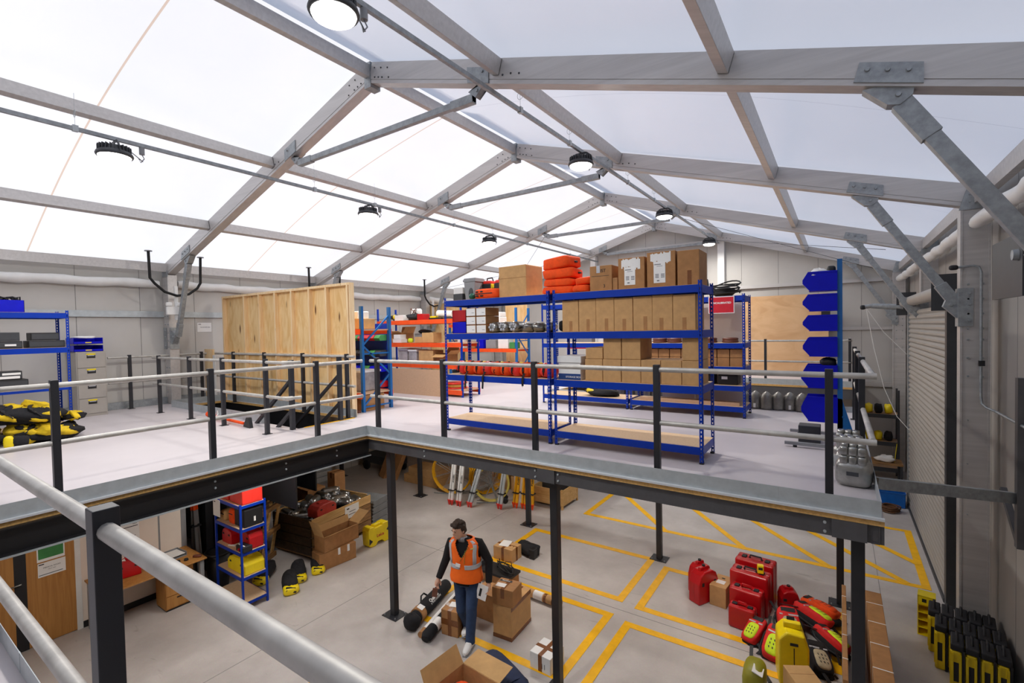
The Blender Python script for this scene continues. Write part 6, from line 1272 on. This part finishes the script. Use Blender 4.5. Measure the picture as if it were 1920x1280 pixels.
def rucksack(c, rz, tilt, label, pc, s=1.0, seed=0, m='redbag', prone=True):
    t = thing('rucksack', label, 'rucksack', c, 0, 'rescue rucksacks in the heap'); t.rotation_euler = (tilt[0], tilt[1], rz)
    mb = MB(); mb.blob((0, 0, .06*s), .175*s, .29*s, .07*s, .5, 20, 9, (0, 0, 0), .06, seed+9); mb.build('back_panel', M_['blackfab'], t); mb = MB(); mb.blob((0, .01, .14*s), .155*s, .265*s, .085*s, .45, 20, 11, (0, 0, 0), .05, seed); mb.build('body', M_[m], t)
    mb = MB(); mb.blob((0, -.06*s, .2*s), .11*s, .165*s, .05*s, .6, 18, 9); pk = mb.build('pocket', M_[pc], t)
    mb = MB()
    for r_ in range(3):
        for c_ in range(3): mb.obox(((-.05+c_*.05)*s, (-.13+r_*.06)*s, .2465*s-.004*abs(c_-1)), .014*s, .03*s, .012, (0, 0, .3))
    mb.build('vent_print', M_['ink'], pk)
    for sx in (-1, 1):
        mb = MB(); mb.smooth = True; mb.tube([(sx*.13*s, .24*s, .08*s), (sx*.2*s, .12*s, .04*s), (sx*.2*s, -.12*s, .03*s), (sx*.14*s, -.27*s, .05*s)], .017*s, 6); mb.build('shoulder_strap', M_['ink'], t)
    mb = MB(); mb.bar((-.13*s, .12*s, .218*s), (.13*s, .12*s, .218*s), .02, .012); mb.build('piping', M_['refl'], t); mb = MB(); mb.bar((-.1*s, .2*s, .218*s), (.1*s, .2*s, .218*s), .06, .014); mb.build('top_flap', M_['ink'], t)
    for p_, q_ in (((-.15*s, .18*s, .15*s), (-.2*s, .42*s, .04*s)), ((.15*s, -.2*s, .12*s), (.33*s, -.32*s, .02*s)), ((-.14*s, -.16*s, .1*s), (-.28*s, -.38*s, .0))):
        mb = MB(); mb.bar(p_, q_, .035, .006); mb.build('strap_end', M_['ink'], t)
    return t
M_['redbag'] = mat('red_cloth', '#d81f1c', .75, 0, .1, 12, .3, 40); M_['limebag'] = M_['limef']; M_['greybag'] = mat('worn_grey_cloth', '#b5a98c', .85, 0, .15, 14)
rucksack((-.98, 7.6, .04), R(-24), (R(28), R(-6), 0), 'rucksack with small lime pocket at the left of the heap', 'limef', .78, 1); rucksack((-.72, 7.42, .06), R(-10), (R(34), R(6), 0), 'rucksack with large lime pocket at the front of the heap', 'limef', .9, 2)
rucksack((-.6, 7.86, .12), R(16), (R(30), R(0), 0), 'rucksack with worn grey pocket in the middle of the heap', 'greybag', .92, 3); rucksack((-.34, 8.2, .12), R(66), (R(10), R(20), 0), 'rucksack with wide lime pocket at the back of the heap', 'limef', .95, 4)
rucksack((-.12, 7.8, .08), R(58), (R(14), R(22), 0), 'rucksack with lime pocket at the right of the heap', 'limef', .85, 5); rucksack((-.26, 8.56, .06), R(70), (R(6), R(14), 0), 'orange rucksack lying furthest back in the heap', 'hiorange', .95, 6, 'hiorange')
rucksack((-.25, 7.4, .02), R(24), (R(20), R(10), 0), 'dark rucksack with worn pocket low at the front right of the heap', 'greybag', .85, 7, 'blackfab')
for k, (pts, lb) in enumerate((([(-1.0, 7.2, .12), (-.98, 7.0, .02), (-.86, 6.95, .02), (-.72, 6.72, .015)], 'loose black strap trailing from the left of the heap'), ([(-.2, 7.2, .1), (-.02, 6.95, .02), (-.12, 6.75, .02), (-.35, 6.8, .02)], 'loose black strap trailing from the right of the heap'))):
    t = thing('loose_strap', lb, 'strap', pts[0]); m = MB()
    for a, b in zip(pts[:-1], pts[1:]): m.bar(Vector(a)-Vector(pts[0]), Vector(b)-Vector(pts[0]), .045, .008)
    m.build('webbing', M_['ink'], t)
t = thing('yellow_canister', 'tall yellow moulded canister with black buckles before the rucksacks', 'case', (-.5, 6.98, .001), R(12))
m = MB(); m.prism([(-.17, 0), (.17, 0), (.17, .5), (.12, .66), (-.08, .68), (-.17, .58)], (0, -.18, 0), (1, 0, 0), (0, 0, 1), (0, .36, 0)); m.build('body', M_['yellow2'] if 'yellow2' in M_ else M_['yellow'], t, bevel=.03, seg=3)
Bx(-.1, .1, -.04, .04, .66, .74).build('handle', M_['yellow'], t, bevel=.015); m = MB(); m.box(-.005, .005, -.184, -.18, .02, .5); m.build('seam', M_['ink'], t)
for y, z in ((-.17, .56), (.1, .71)): m = MB(); m.obox((0.0, y, z), .09, .02, .07, (R(-30), 0, 0)); m.build('buckle', M_['ink'], t, bevel=.004)
t = thing('olive_case', 'rounded olive and white case showing at the bottom edge', 'case', (-.86, 6.42, .001)); m = MB(); m.blob((0, 0, .2), .13, .22, .2, .6); m.build('body', mat('olive_plastic', '#8e8a1c', .5), t); m = MB(); m.obox((.05, -.1, .38), .12, .16, .01, (0, .3, 0)); m.build('label', M_['paper'], t)
t = carton(-.5, -.2, 6.2, 6.5, 0, .5, 'carton whose corner shows at the bottom edge below the canister', 'cardin'); t.rotation_euler = (0, 0, R(30))
for k, (x, lb) in enumerate(((.06, 'left one of two tall flat brown packs leaning at the outer column'), (.4, 'right one of two tall flat brown packs leaning at the outer column'))):
    t = thing('flat_pack', lb, 'package', (x, 7.0, .001), 0, 'flat brown packs'); Bx(-.025 if k == 0 else -.09, .025 if k == 0 else .09, -.9, 1.35, 0, .75).build('pack', M_['carddk'], t, bevel=.006)
    for y in (-.5, 0, .5, 1.0): Bx(-.027 if k == 0 else -.092, .027 if k == 0 else .092, y-.006, y+.006, -.0005, .752).build('band', M_['paper'], t)
# yellow and black cases against the right wall
M_['yelcase'] = mat('yellow_case_plastic', '#dcc010', .45, 0, .1)
def ycase(c, label, rz):
    t = thing('ribbed_case', label, 'case', c, rz, 'yellow and black ribbed cases'); Bx(-.055, .045, -.16, .16, 0, .5).build('body', M_['yelcase'], t, bevel=.02)
    for y in (-.09, .09): Bx(-.065, -.05, y-.02, y+.02, .05, .46).build('rib', M_['yelcase'], t)
    for x in (-.044, .03): Bx(x-.012, x+.012, -.172, -.158, .03, .47).build('ridge', M_['yelcase'], t)
    Bx(-.03, .018, -.164, -.158, .12, .36).build('black_slot', M_['ink'], t, bevel=.012); Bx(.046, .07, -.165, .165, 0, .52).build('black_edge', M_['ink'], t)
    Bx(-.06, .065, -.165, .165, .5, .58).build('black_lid', M_['ink'], t, bevel=.015); m = MB(); m.smooth = True; m.tube([(0, -.07, .57), (0, -.05, .64), (0, .05, .64), (0, .07, .57)], .016, 7); m.build('handle', M_['ink'], t); return t
for r_, (x0, y0, n) in enumerate(((1.1, 8.72, 5), (1.12, 8.34, 5), (1.22, 7.96, 4))):
    for k in range(n):
        ycase((x0+k*.135, y0-.02*k, .001), 'yellow and black ribbed case, %s from left in the %s row by the wall' % (ordn[k], ['back', 'middle', 'front'][r_]), R(-8))
t = thing('yellow_bin', 'bright yellow open fronted rack of trays at the end of the ribbed cases', 'bin', (1.06, 9.05, .001), R(-8)); m = MB(); m.box(-.1, -.09, -.1, .1, 0, .58); m.box(.09, .1, -.1, .1, 0, .58); m.box(-.1, .1, .09, .1, 0, .58)
for z in (0, .11, .22, .33, .44, .57): m.box(-.1, .1, -.1, .1, z, z+.012)
m.box(-.1, .1, -.1, -.09, .44, .58); m.build('body', M_['yellow'], t); Bx(-.05, .0, -.102, -.1, .49, .54).build('code_label', M_['ink'], t); lettering('26', t, (.05, -.102, .515), .05, M_['red'])
# ================================================================== WALKING MAN
def loft(rings, n=20, mb=None, cap=True, ph=0.0, pw=1.0):
    """rings: (centre, ax, ay) or (centre, ax, ay, tilt matrix)"""
    mb = mb or MB(); vs_ = []; N = len(rings)
    def e(v): return math.copysign(abs(v)**pw, v)
    for r_ in rings:
        c, a, b = Vector(r_[0]), r_[1], r_[2]; M3 = r_[3] if len(r_) > 3 else Matrix.Identity(3)
        for k in range(n): t = 2*math.pi*k/n+ph; vs_.append(c + M3 @ Vector((a*e(math.cos(t)), b*e(math.sin(t)), 0)))
    fs = [(i*n+k, i*n+(k+1) % n, (i+1)*n+(k+1) % n, (i+1)*n+k) for i in range(N-1) for k in range(n)]
    ol = mb.smooth; mb.smooth = True; mb.add(vs_, fs)
    if cap: mb.add(vs_[:n], [tuple(range(n))[::-1]]); mb.add(vs_[-n:], [tuple(range(n))])
    mb.smooth = ol; return mb
def limb(pts, rad, mb, n=14): mb.smooth = True; mb.tube(pts, rad, n); return mb
MAN = Vector((-4.50, 5.32, 0)); MRZ = R(20)
# joints, local frame: front is -y, the man's left is +x
RS, RE, RW = Vector((-.245, 0.0, 1.44)), Vector((-.345, .03, 1.17)), Vector((-.42, -.08, .935))
LS, LE, LW = Vector((.175, .02, 1.455)), Vector((.305, .08, 1.175)), Vector((.33, -.03, .925))
RH, RK, RA = Vector((-.115, .01, .93)), Vector((-.105, -.02, .5)), Vector((-.085, .17, .115))
LH, LK, LA = Vector((.085, -.01, .93)), Vector((.09, -.13, .52)), Vector((.075, -.17, .085))
HC = Vector((-.1, -.05, 1.655)); HR = Euler((R(14), 0, R(-32))).to_matrix()
b = MB(); b.smooth = True
loft([((-.015, 0, .86), .10, .08), ((-.015, 0, .93), .165, .11), ((-.02, 0, 1.05), .155, .105), ((-.03, 0, 1.2), .17, .11), ((-.035, .0, 1.33), .185, .11), ((-.035, .01, 1.43), .165, .085), ((-.045, .005, 1.49), .085, .065), ((-.065, -.01, 1.53), .06, .06), ((-.085, -.03, 1.6), .058, .06)], 20, b)
limb([RS+Vector((.06, 0, .01)), RS, (RS+RE)/2, RE, (RE*2+RW)/3, RW], [.055, .058, .05, .042, .043, .028], b); limb([LS+Vector((-.06, 0, .01)), LS, (LS+LE)/2, LE, (LE*2+LW)/3, LW], [.055, .058, .05, .042, .043, .028], b)
limb([RH, (RH+RK)/2, RK, (RK*2+RA)/3, RA], [.095, .085, .06, .058, .04], b); limb([LH, (LH+LK)/2, LK, (LK*2+LA)/3, LA], [.095, .085, .06, .058, .04], b)
# head: skull, jaw, nose, ears, brow
def hv(x, y, z): return HC + HR @ Vector((x, y, z))
hr = [(-.118, .02, .03, -.012), (-.105, .05, .055, -.03), (-.085, .062, .075, -.022), (-.05, .07, .09, -.008), (0, .076, .098, .0), (.05, .078, .1, .005), (.09, .066, .086, .01), (.115, .042, .055, .012), (.124, .01, .012, .014)]
loft([(hv(0, y, z), a, c, HR) for z, a, c, y in hr], 22, b)
b.blob(hv(0, -.105, -.012), .014, .02, .024, 1, 10, 7, HR.to_euler()); b.blob(hv(0, -.094, .03), .05, .012, .012, 1, 12, 7, HR.to_euler()); b.blob(hv(0, -.088, -.062), .028, .014, .014, 1, 10, 7, HR.to_euler()); b.blob(hv(0, -.082, -.095), .022, .018, .016, 1, 10, 7, HR.to_euler())
for s in (-1, 1): b.blob(hv(s*.077, .012, -.012), .01, .02, .032, 1, 10, 7, HR.to_euler())
# hands: palm, four unequal bent fingers, thumb
def hand(W0, d, side, palm_n, curl, mb):
    W0 = Vector(W0); d = Vector(d).normalized(); n_ = Vector(palm_n).normalized(); s = d.cross(n_).normalized()*side
    mb.tube([W0-d*.02, W0+d*.02, W0+d*.055, W0+d*.088], [.026, .033, .037, .03], 10)
    for k, (off, L) in enumerate(((.030, .072), (.011, .082), (-.009, .077), (-.028, .06))):
        p = W0+d*.08+s*off; pts = [p]; dd = d.copy(); a = curl*(1+.12*k)
        for j, f in enumerate((.45, .32, .23)):
            dd = (dd*math.cos(a) + n_*math.sin(a)).normalized(); pts.append(pts[-1]+dd*L*f)
        mb.tube([W0+d*.055+s*off*.8]+pts, [.0105, .0102, .0095, .009, .0078], 7)
    th = W0+d*.03+s*.03; mb.tube([W0+d*.018+s*.015, th+s*.012, th+s*.028+d*.025+n_*.014, th+s*.026+d*.05+n_*.026], [.014, .0135, .0115, .009], 7)
rd = (RW-RE).normalized(); ld = (LW-LE).normalized()
hand(RW+rd*.02, rd+Vector((0, -.15, -.2)), -1, (.75, -.5, .1), .62, b); hand(LW+ld*.02, ld+Vector((-.05, -.1, -.3)), 1, (-.75, -.5, .0), .35, b)
man = b.build('person', M_['skin']); md = man.modifiers.new('remesh', 'REMESH'); md.mode = 'VOXEL'; md.voxel_size = .0055; md.use_smooth_shade = True; sm_ = man.modifiers.new('smooth', 'SMOOTH'); sm_.factor = .5; sm_.iterations = 2
man.location = MAN; man.rotation_euler = (0, 0, MRZ); tag(man, 'man in orange high visibility vest and jeans walking between the boxes', 'person')
# clothes
M_['jumper'] = mat('black_jumper', '#151417', .95, 0, .15, 25, .3, 90); M_['vest'] = mat('orange_vest', '#ff6c0a', .7, 0, .06, 9, .35, 14)
m = MB(); loft([((-.015, 0, .87), .19, .135), ((-.02, 0, .96), .19, .13), ((-.025, 0, 1.1), .178, .125), ((-.03, 0, 1.25), .195, .13), ((-.035, 0, 1.38), .205, .128), ((-.035, .008, 1.45), .165, .1), ((-.045, .0, 1.5), .098, .082), ((-.06, -.008, 1.545), .08, .078)], 24, m, cap=False)
for S_, E_, W_ in ((RS, RE, RW), (LS, LE, LW)):
    i_ = Vector((.07 if S_.x < 0 else -.07, 0, .01)); limb([S_+i_, S_, (S_*2+E_)/3, (S_+E_*2)/3, E_, (E_+W_)/2, W_-(W_-E_)*.04, W_+(W_-E_).normalized()*.012], [.062, .076, .073, .066, .06, .055, .047, .045], m)
m.build('jumper', M_['jumper'], man)
m = MB()
loft([((-.015, 0, .84), .15, .115), ((-.015, 0, .92), .178, .124), ((-.015, 0, .99), .172, .12)], 22, m)
for H_, K_, A_ in ((RH, RK, RA), (LH, LK, LA)): limb([H_+Vector((0, 0, .02)), H_-Vector((0, 0, .05)), (H_+K_)/2, K_+Vector((0, 0, .05)), K_-Vector((0, 0, .04)), (K_+A_)/2, (K_+A_*3)/4, A_+Vector((0, 0, .0))], [.1, .112, .094, .08, .078, .073, .068, .073], m, 18)
tr = m.build('trousers', M_['denim'], man); md = tr.modifiers.new('remesh', 'REMESH'); md.mode = 'VOXEL'; md.voxel_size = .009; md.use_smooth_shade = True
# vest: open at the front neck, sleeveless
def vring(z, a, bb, cx, cy): return (z, a, bb, cx, cy)
VR = [(.93, .225, .165, -.012, -.005), (.98, .228, .166, -.015, -.004), (1.06, .212, .158, -.02, -.002), (1.16, .206, .152, -.025, 0), (1.26, .214, .152, -.03, 0), (1.36, .218, .148, -.035, .002), (1.43, .228, .134, -.037, .006), (1.475, .222, .112, -.04, .006), (1.508, .17, .088, -.045, .004), (1.53, .12, .082, -.05, .0)]
def vpt(u, v, off=0.0):
    f = v*(len(VR)-1); i = min(int(f), len(VR)-2); w = f-i; q = [VR[i][k]*(1-w)+VR[i+1][k]*w for k in range(5)]
    t = 2*math.pi*u - math.pi/2; ra = 1 + .018*math.sin(5*t+q[0]*22)*(1-v)
    return Vector((q[3]+(q[1]*ra+off)*math.copysign(abs(math.cos(t))**.85, math.cos(t)), q[4]+(q[2]*ra+off)*math.copysign(abs(math.sin(t))**.9, math.sin(t)), q[0]))
m = MB(); nu, nv = 128, 72; grid = {}; vs_ = []; fs = []
def keep(u, v):
    q_ = v*(len(VR)-1); i_ = min(int(q_), len(VR)-2); z = VR[i_][0]+(VR[i_+1][0]-VR[i_][0])*(q_-i_); du = min(u, 1-u)
    if z > 1.3 and du < .008 + (z-1.3)*.3: return False            # V neck
    if du < .012: return z > .93
    if z > 1.24:
        c = min(abs(u-.25), abs(u-.75));
        if z < 1.45 and c < .055*min(1, (z-1.24)/.05): return False   # arm holes
    return True
for j in range(nv+1):
    for i in range(nu): vs_.append(vpt(i/nu, j/nv, .012))
for j in range(nv):
    for i in range(nu):
        if keep((i+.5)/nu, (j+.5)/nv): fs.append((j*nu+i, j*nu+(i+1) % nu, (j+1)*nu+(i+1) % nu, (j+1)*nu+i))
m.smooth = True; m.add(vs_, fs); ve = m.build('vest', M_['vest'], man, solid=.008)
m = MB(); m.smooth = True
def vband(u0, u1, v0, v1, n=24, vert=False):
    def fn(a, c): return vpt(u0+(u1-u0)*a, v0+(v1-v0)*c, .019)
    m.surf(fn, n, 6)
vband(.02, .98, .30, .37, 64)
for u in (.135, .865): vband(u-.026, u+.026, .37, .93, 4, True)
m.build('reflective_tape', M_['refl'], ve, solid=.003)
m = MB(); p = vpt(.97, .37, .03); m.obox(p, .075, .006, .05, (0, R(8), R(-8))); m.build('name_badge', M_['paper'], ve)
m = MB(); m.bar(vpt(.99, .44, .024), vpt(.06, .72, .024), .006, .014, up=(0, -1, 0)); m.bar(vpt(.02, .4, .024), vpt(.03, .62, .024), .005, .012, up=(0, -1, 0)); m.build('lanyard', mat('lanyard_green', '#8a8a3a', .7), ve)
m = MB(); m.obox(vpt(.1, .66, .02), .06, .004, .016, (0, R(-8), R(25))); m.build('chest_print', mat('pale_lime_print', '#cfd98a', .6), ve)
# collar and shirt
m = MB(); loft([((-.055, -.012, 1.49), .078, .078), ((-.062, -.018, 1.53), .072, .074), ((-.07, -.024, 1.56), .07, .072)], 18, m, cap=False); m.build('shirt_collar', mat('grey_check_shirt', '#9a9aa0', .8, 0, .3, 60), man, solid=.004)
# hair
m = MB(); m.smooth = True
def hair(a, c):
    th = 2*math.pi*a; ph = math.pi*.5*(1-c); r_ = 1+.03*math.sin(9*th)*math.sin(5*ph)
    fr = -math.sin(th)                                              # 1 towards the face
    low = -.05 if fr < .05 else (-.02 if fr < .3 else .066 - .015*(1-fr))
    z = low + (.138-low)*math.sin(math.pi*.5*c); k = math.cos(math.pi*.5*c)
    zz = max(0, min(1, (z+.05)/.19)); w = math.sqrt(max(0, 1-max(0, (z-.04)/.098)**2))
    lump = .004*math.sin(23*th+3*c)*math.cos(11*c) + .003*math.sin(41*th); k2 = .082 + .006*c + lump
    return hv(k2*math.cos(th)*w*r_, .008+(.102+.006*c+lump)*math.sin(th)*w*r_ - .012*max(0, fr)*c*(1-c)*2, z*(1+.05*fr*c)+.008*c*math.sin(3*th+1))
m.surf(hair, 40, 14, True)
for x, y, z, a, b_, c in ((-.03, -.075, .108, .045, .03, .026), (.03, -.07, .112, .045, .032, .028), (0, -.03, .128, .06, .05, .02), (-.045, .03, .115, .04, .05, .025), (.045, .03, .115, .04, .05, .025), (0, .085, .05, .06, .03, .06), (-.078, .02, .04, .012, .045, .05), (.078, .02, .04, .012, .045, .05)): m.blob(hv(x, y, z), a, b_, c, 1, 12, 8, HR.to_euler(), .12, int(x*100+50))
m.build('hair', M_['hair'], man)
m = MB()
for s in (-1, 1): m.blob(hv(s*.03, -.0935, .012), .009, .004, .004, 1, 8, 6, HR.to_euler()); m.blob(hv(s*.032, -.1, .036), .022, .006, .005, 1, 8, 6, HR.to_euler())
m.build('eyes_and_brows', M_['hair'], man)
m = MB(); m.blob(hv(0, -.1, -.063), .022, .004, .004, 1, 8, 6, HR.to_euler()); m.build('mouth', mat('lip', '#8a4b42', .5), man)
# shoes
def shoe(A_, pitch, yaw):
    t_ = MB(); M3 = Euler((pitch, 0, yaw)).to_matrix(); pts = [(.06, .045, .035), (.02, .052, .06), (-.05, .048, .058), (-.12, .05, .04), (-.18, .042, .032), (-.205, .02, .02)]
    loft([(A_+M3 @ Vector((0, y, h*.9-.075)), w, h, M3 @ Euler((R(90), 0, 0)).to_matrix()) for y, w, h in [(.075, .02, .03)]+pts], 16, t_, pw=.75); o = t_.build('shoe', M_['white'], man)
    t2 = MB(); t2.smooth = True
    t2.add([A_+M3 @ Vector((x, y, z)) for z in (-.098, -.082) for x, y in ((-.045, .08), (.045, .08), (.054, -.1), (.03, -.205), (-.03, -.205), (-.054, -.1))], [(0, 1, 2, 3, 4, 5)[::-1], (6, 7, 8, 9, 10, 11)]+[(i, (i+1) % 6, (i+1) % 6+6, i+6) for i in range(6)]); t2.build('sole', M_['grey'], o)
shoe(RA+Vector((0, -.01, -.02)), R(-16), R(4)); shoe(LA+Vector((0, 0, .015)), R(0), R(-4))
# held things
t = thing('phone', 'brown cased phone held low in the walking man\'s right hand', 'phone', (0, 0, 0)); W4 = Matrix.Translation(MAN) @ Matrix.Rotation(MRZ, 4, 'Z'); hp = W4 @ (RW+rd*.16+Vector((.02, -.045, -.035))); t.location = hp; t.rotation_euler = (R(12), R(10), MRZ+R(15)); Bx(-.038, .038, -.007, .007, -.075, .075).build('case', mat('brown_leather', '#7a4a38', .5), t, bevel=.006)
t = thing('paper_sheet', 'white printed sheet held in the walking man\'s left hand', 'paper', W4 @ (LW+ld*.12+Vector((-.075, -.03, -.0))), MRZ+R(-8)); t.rotation_euler = (R(-8), R(12), MRZ+R(-8)); Bx(-.095, .065, -.001, .001, -.12, .09).build('sheet', M_['paper'], t); Bx(-.055, -.02, -.0022, -.0012, -.08, .03).build('print', M_['ink'], t)
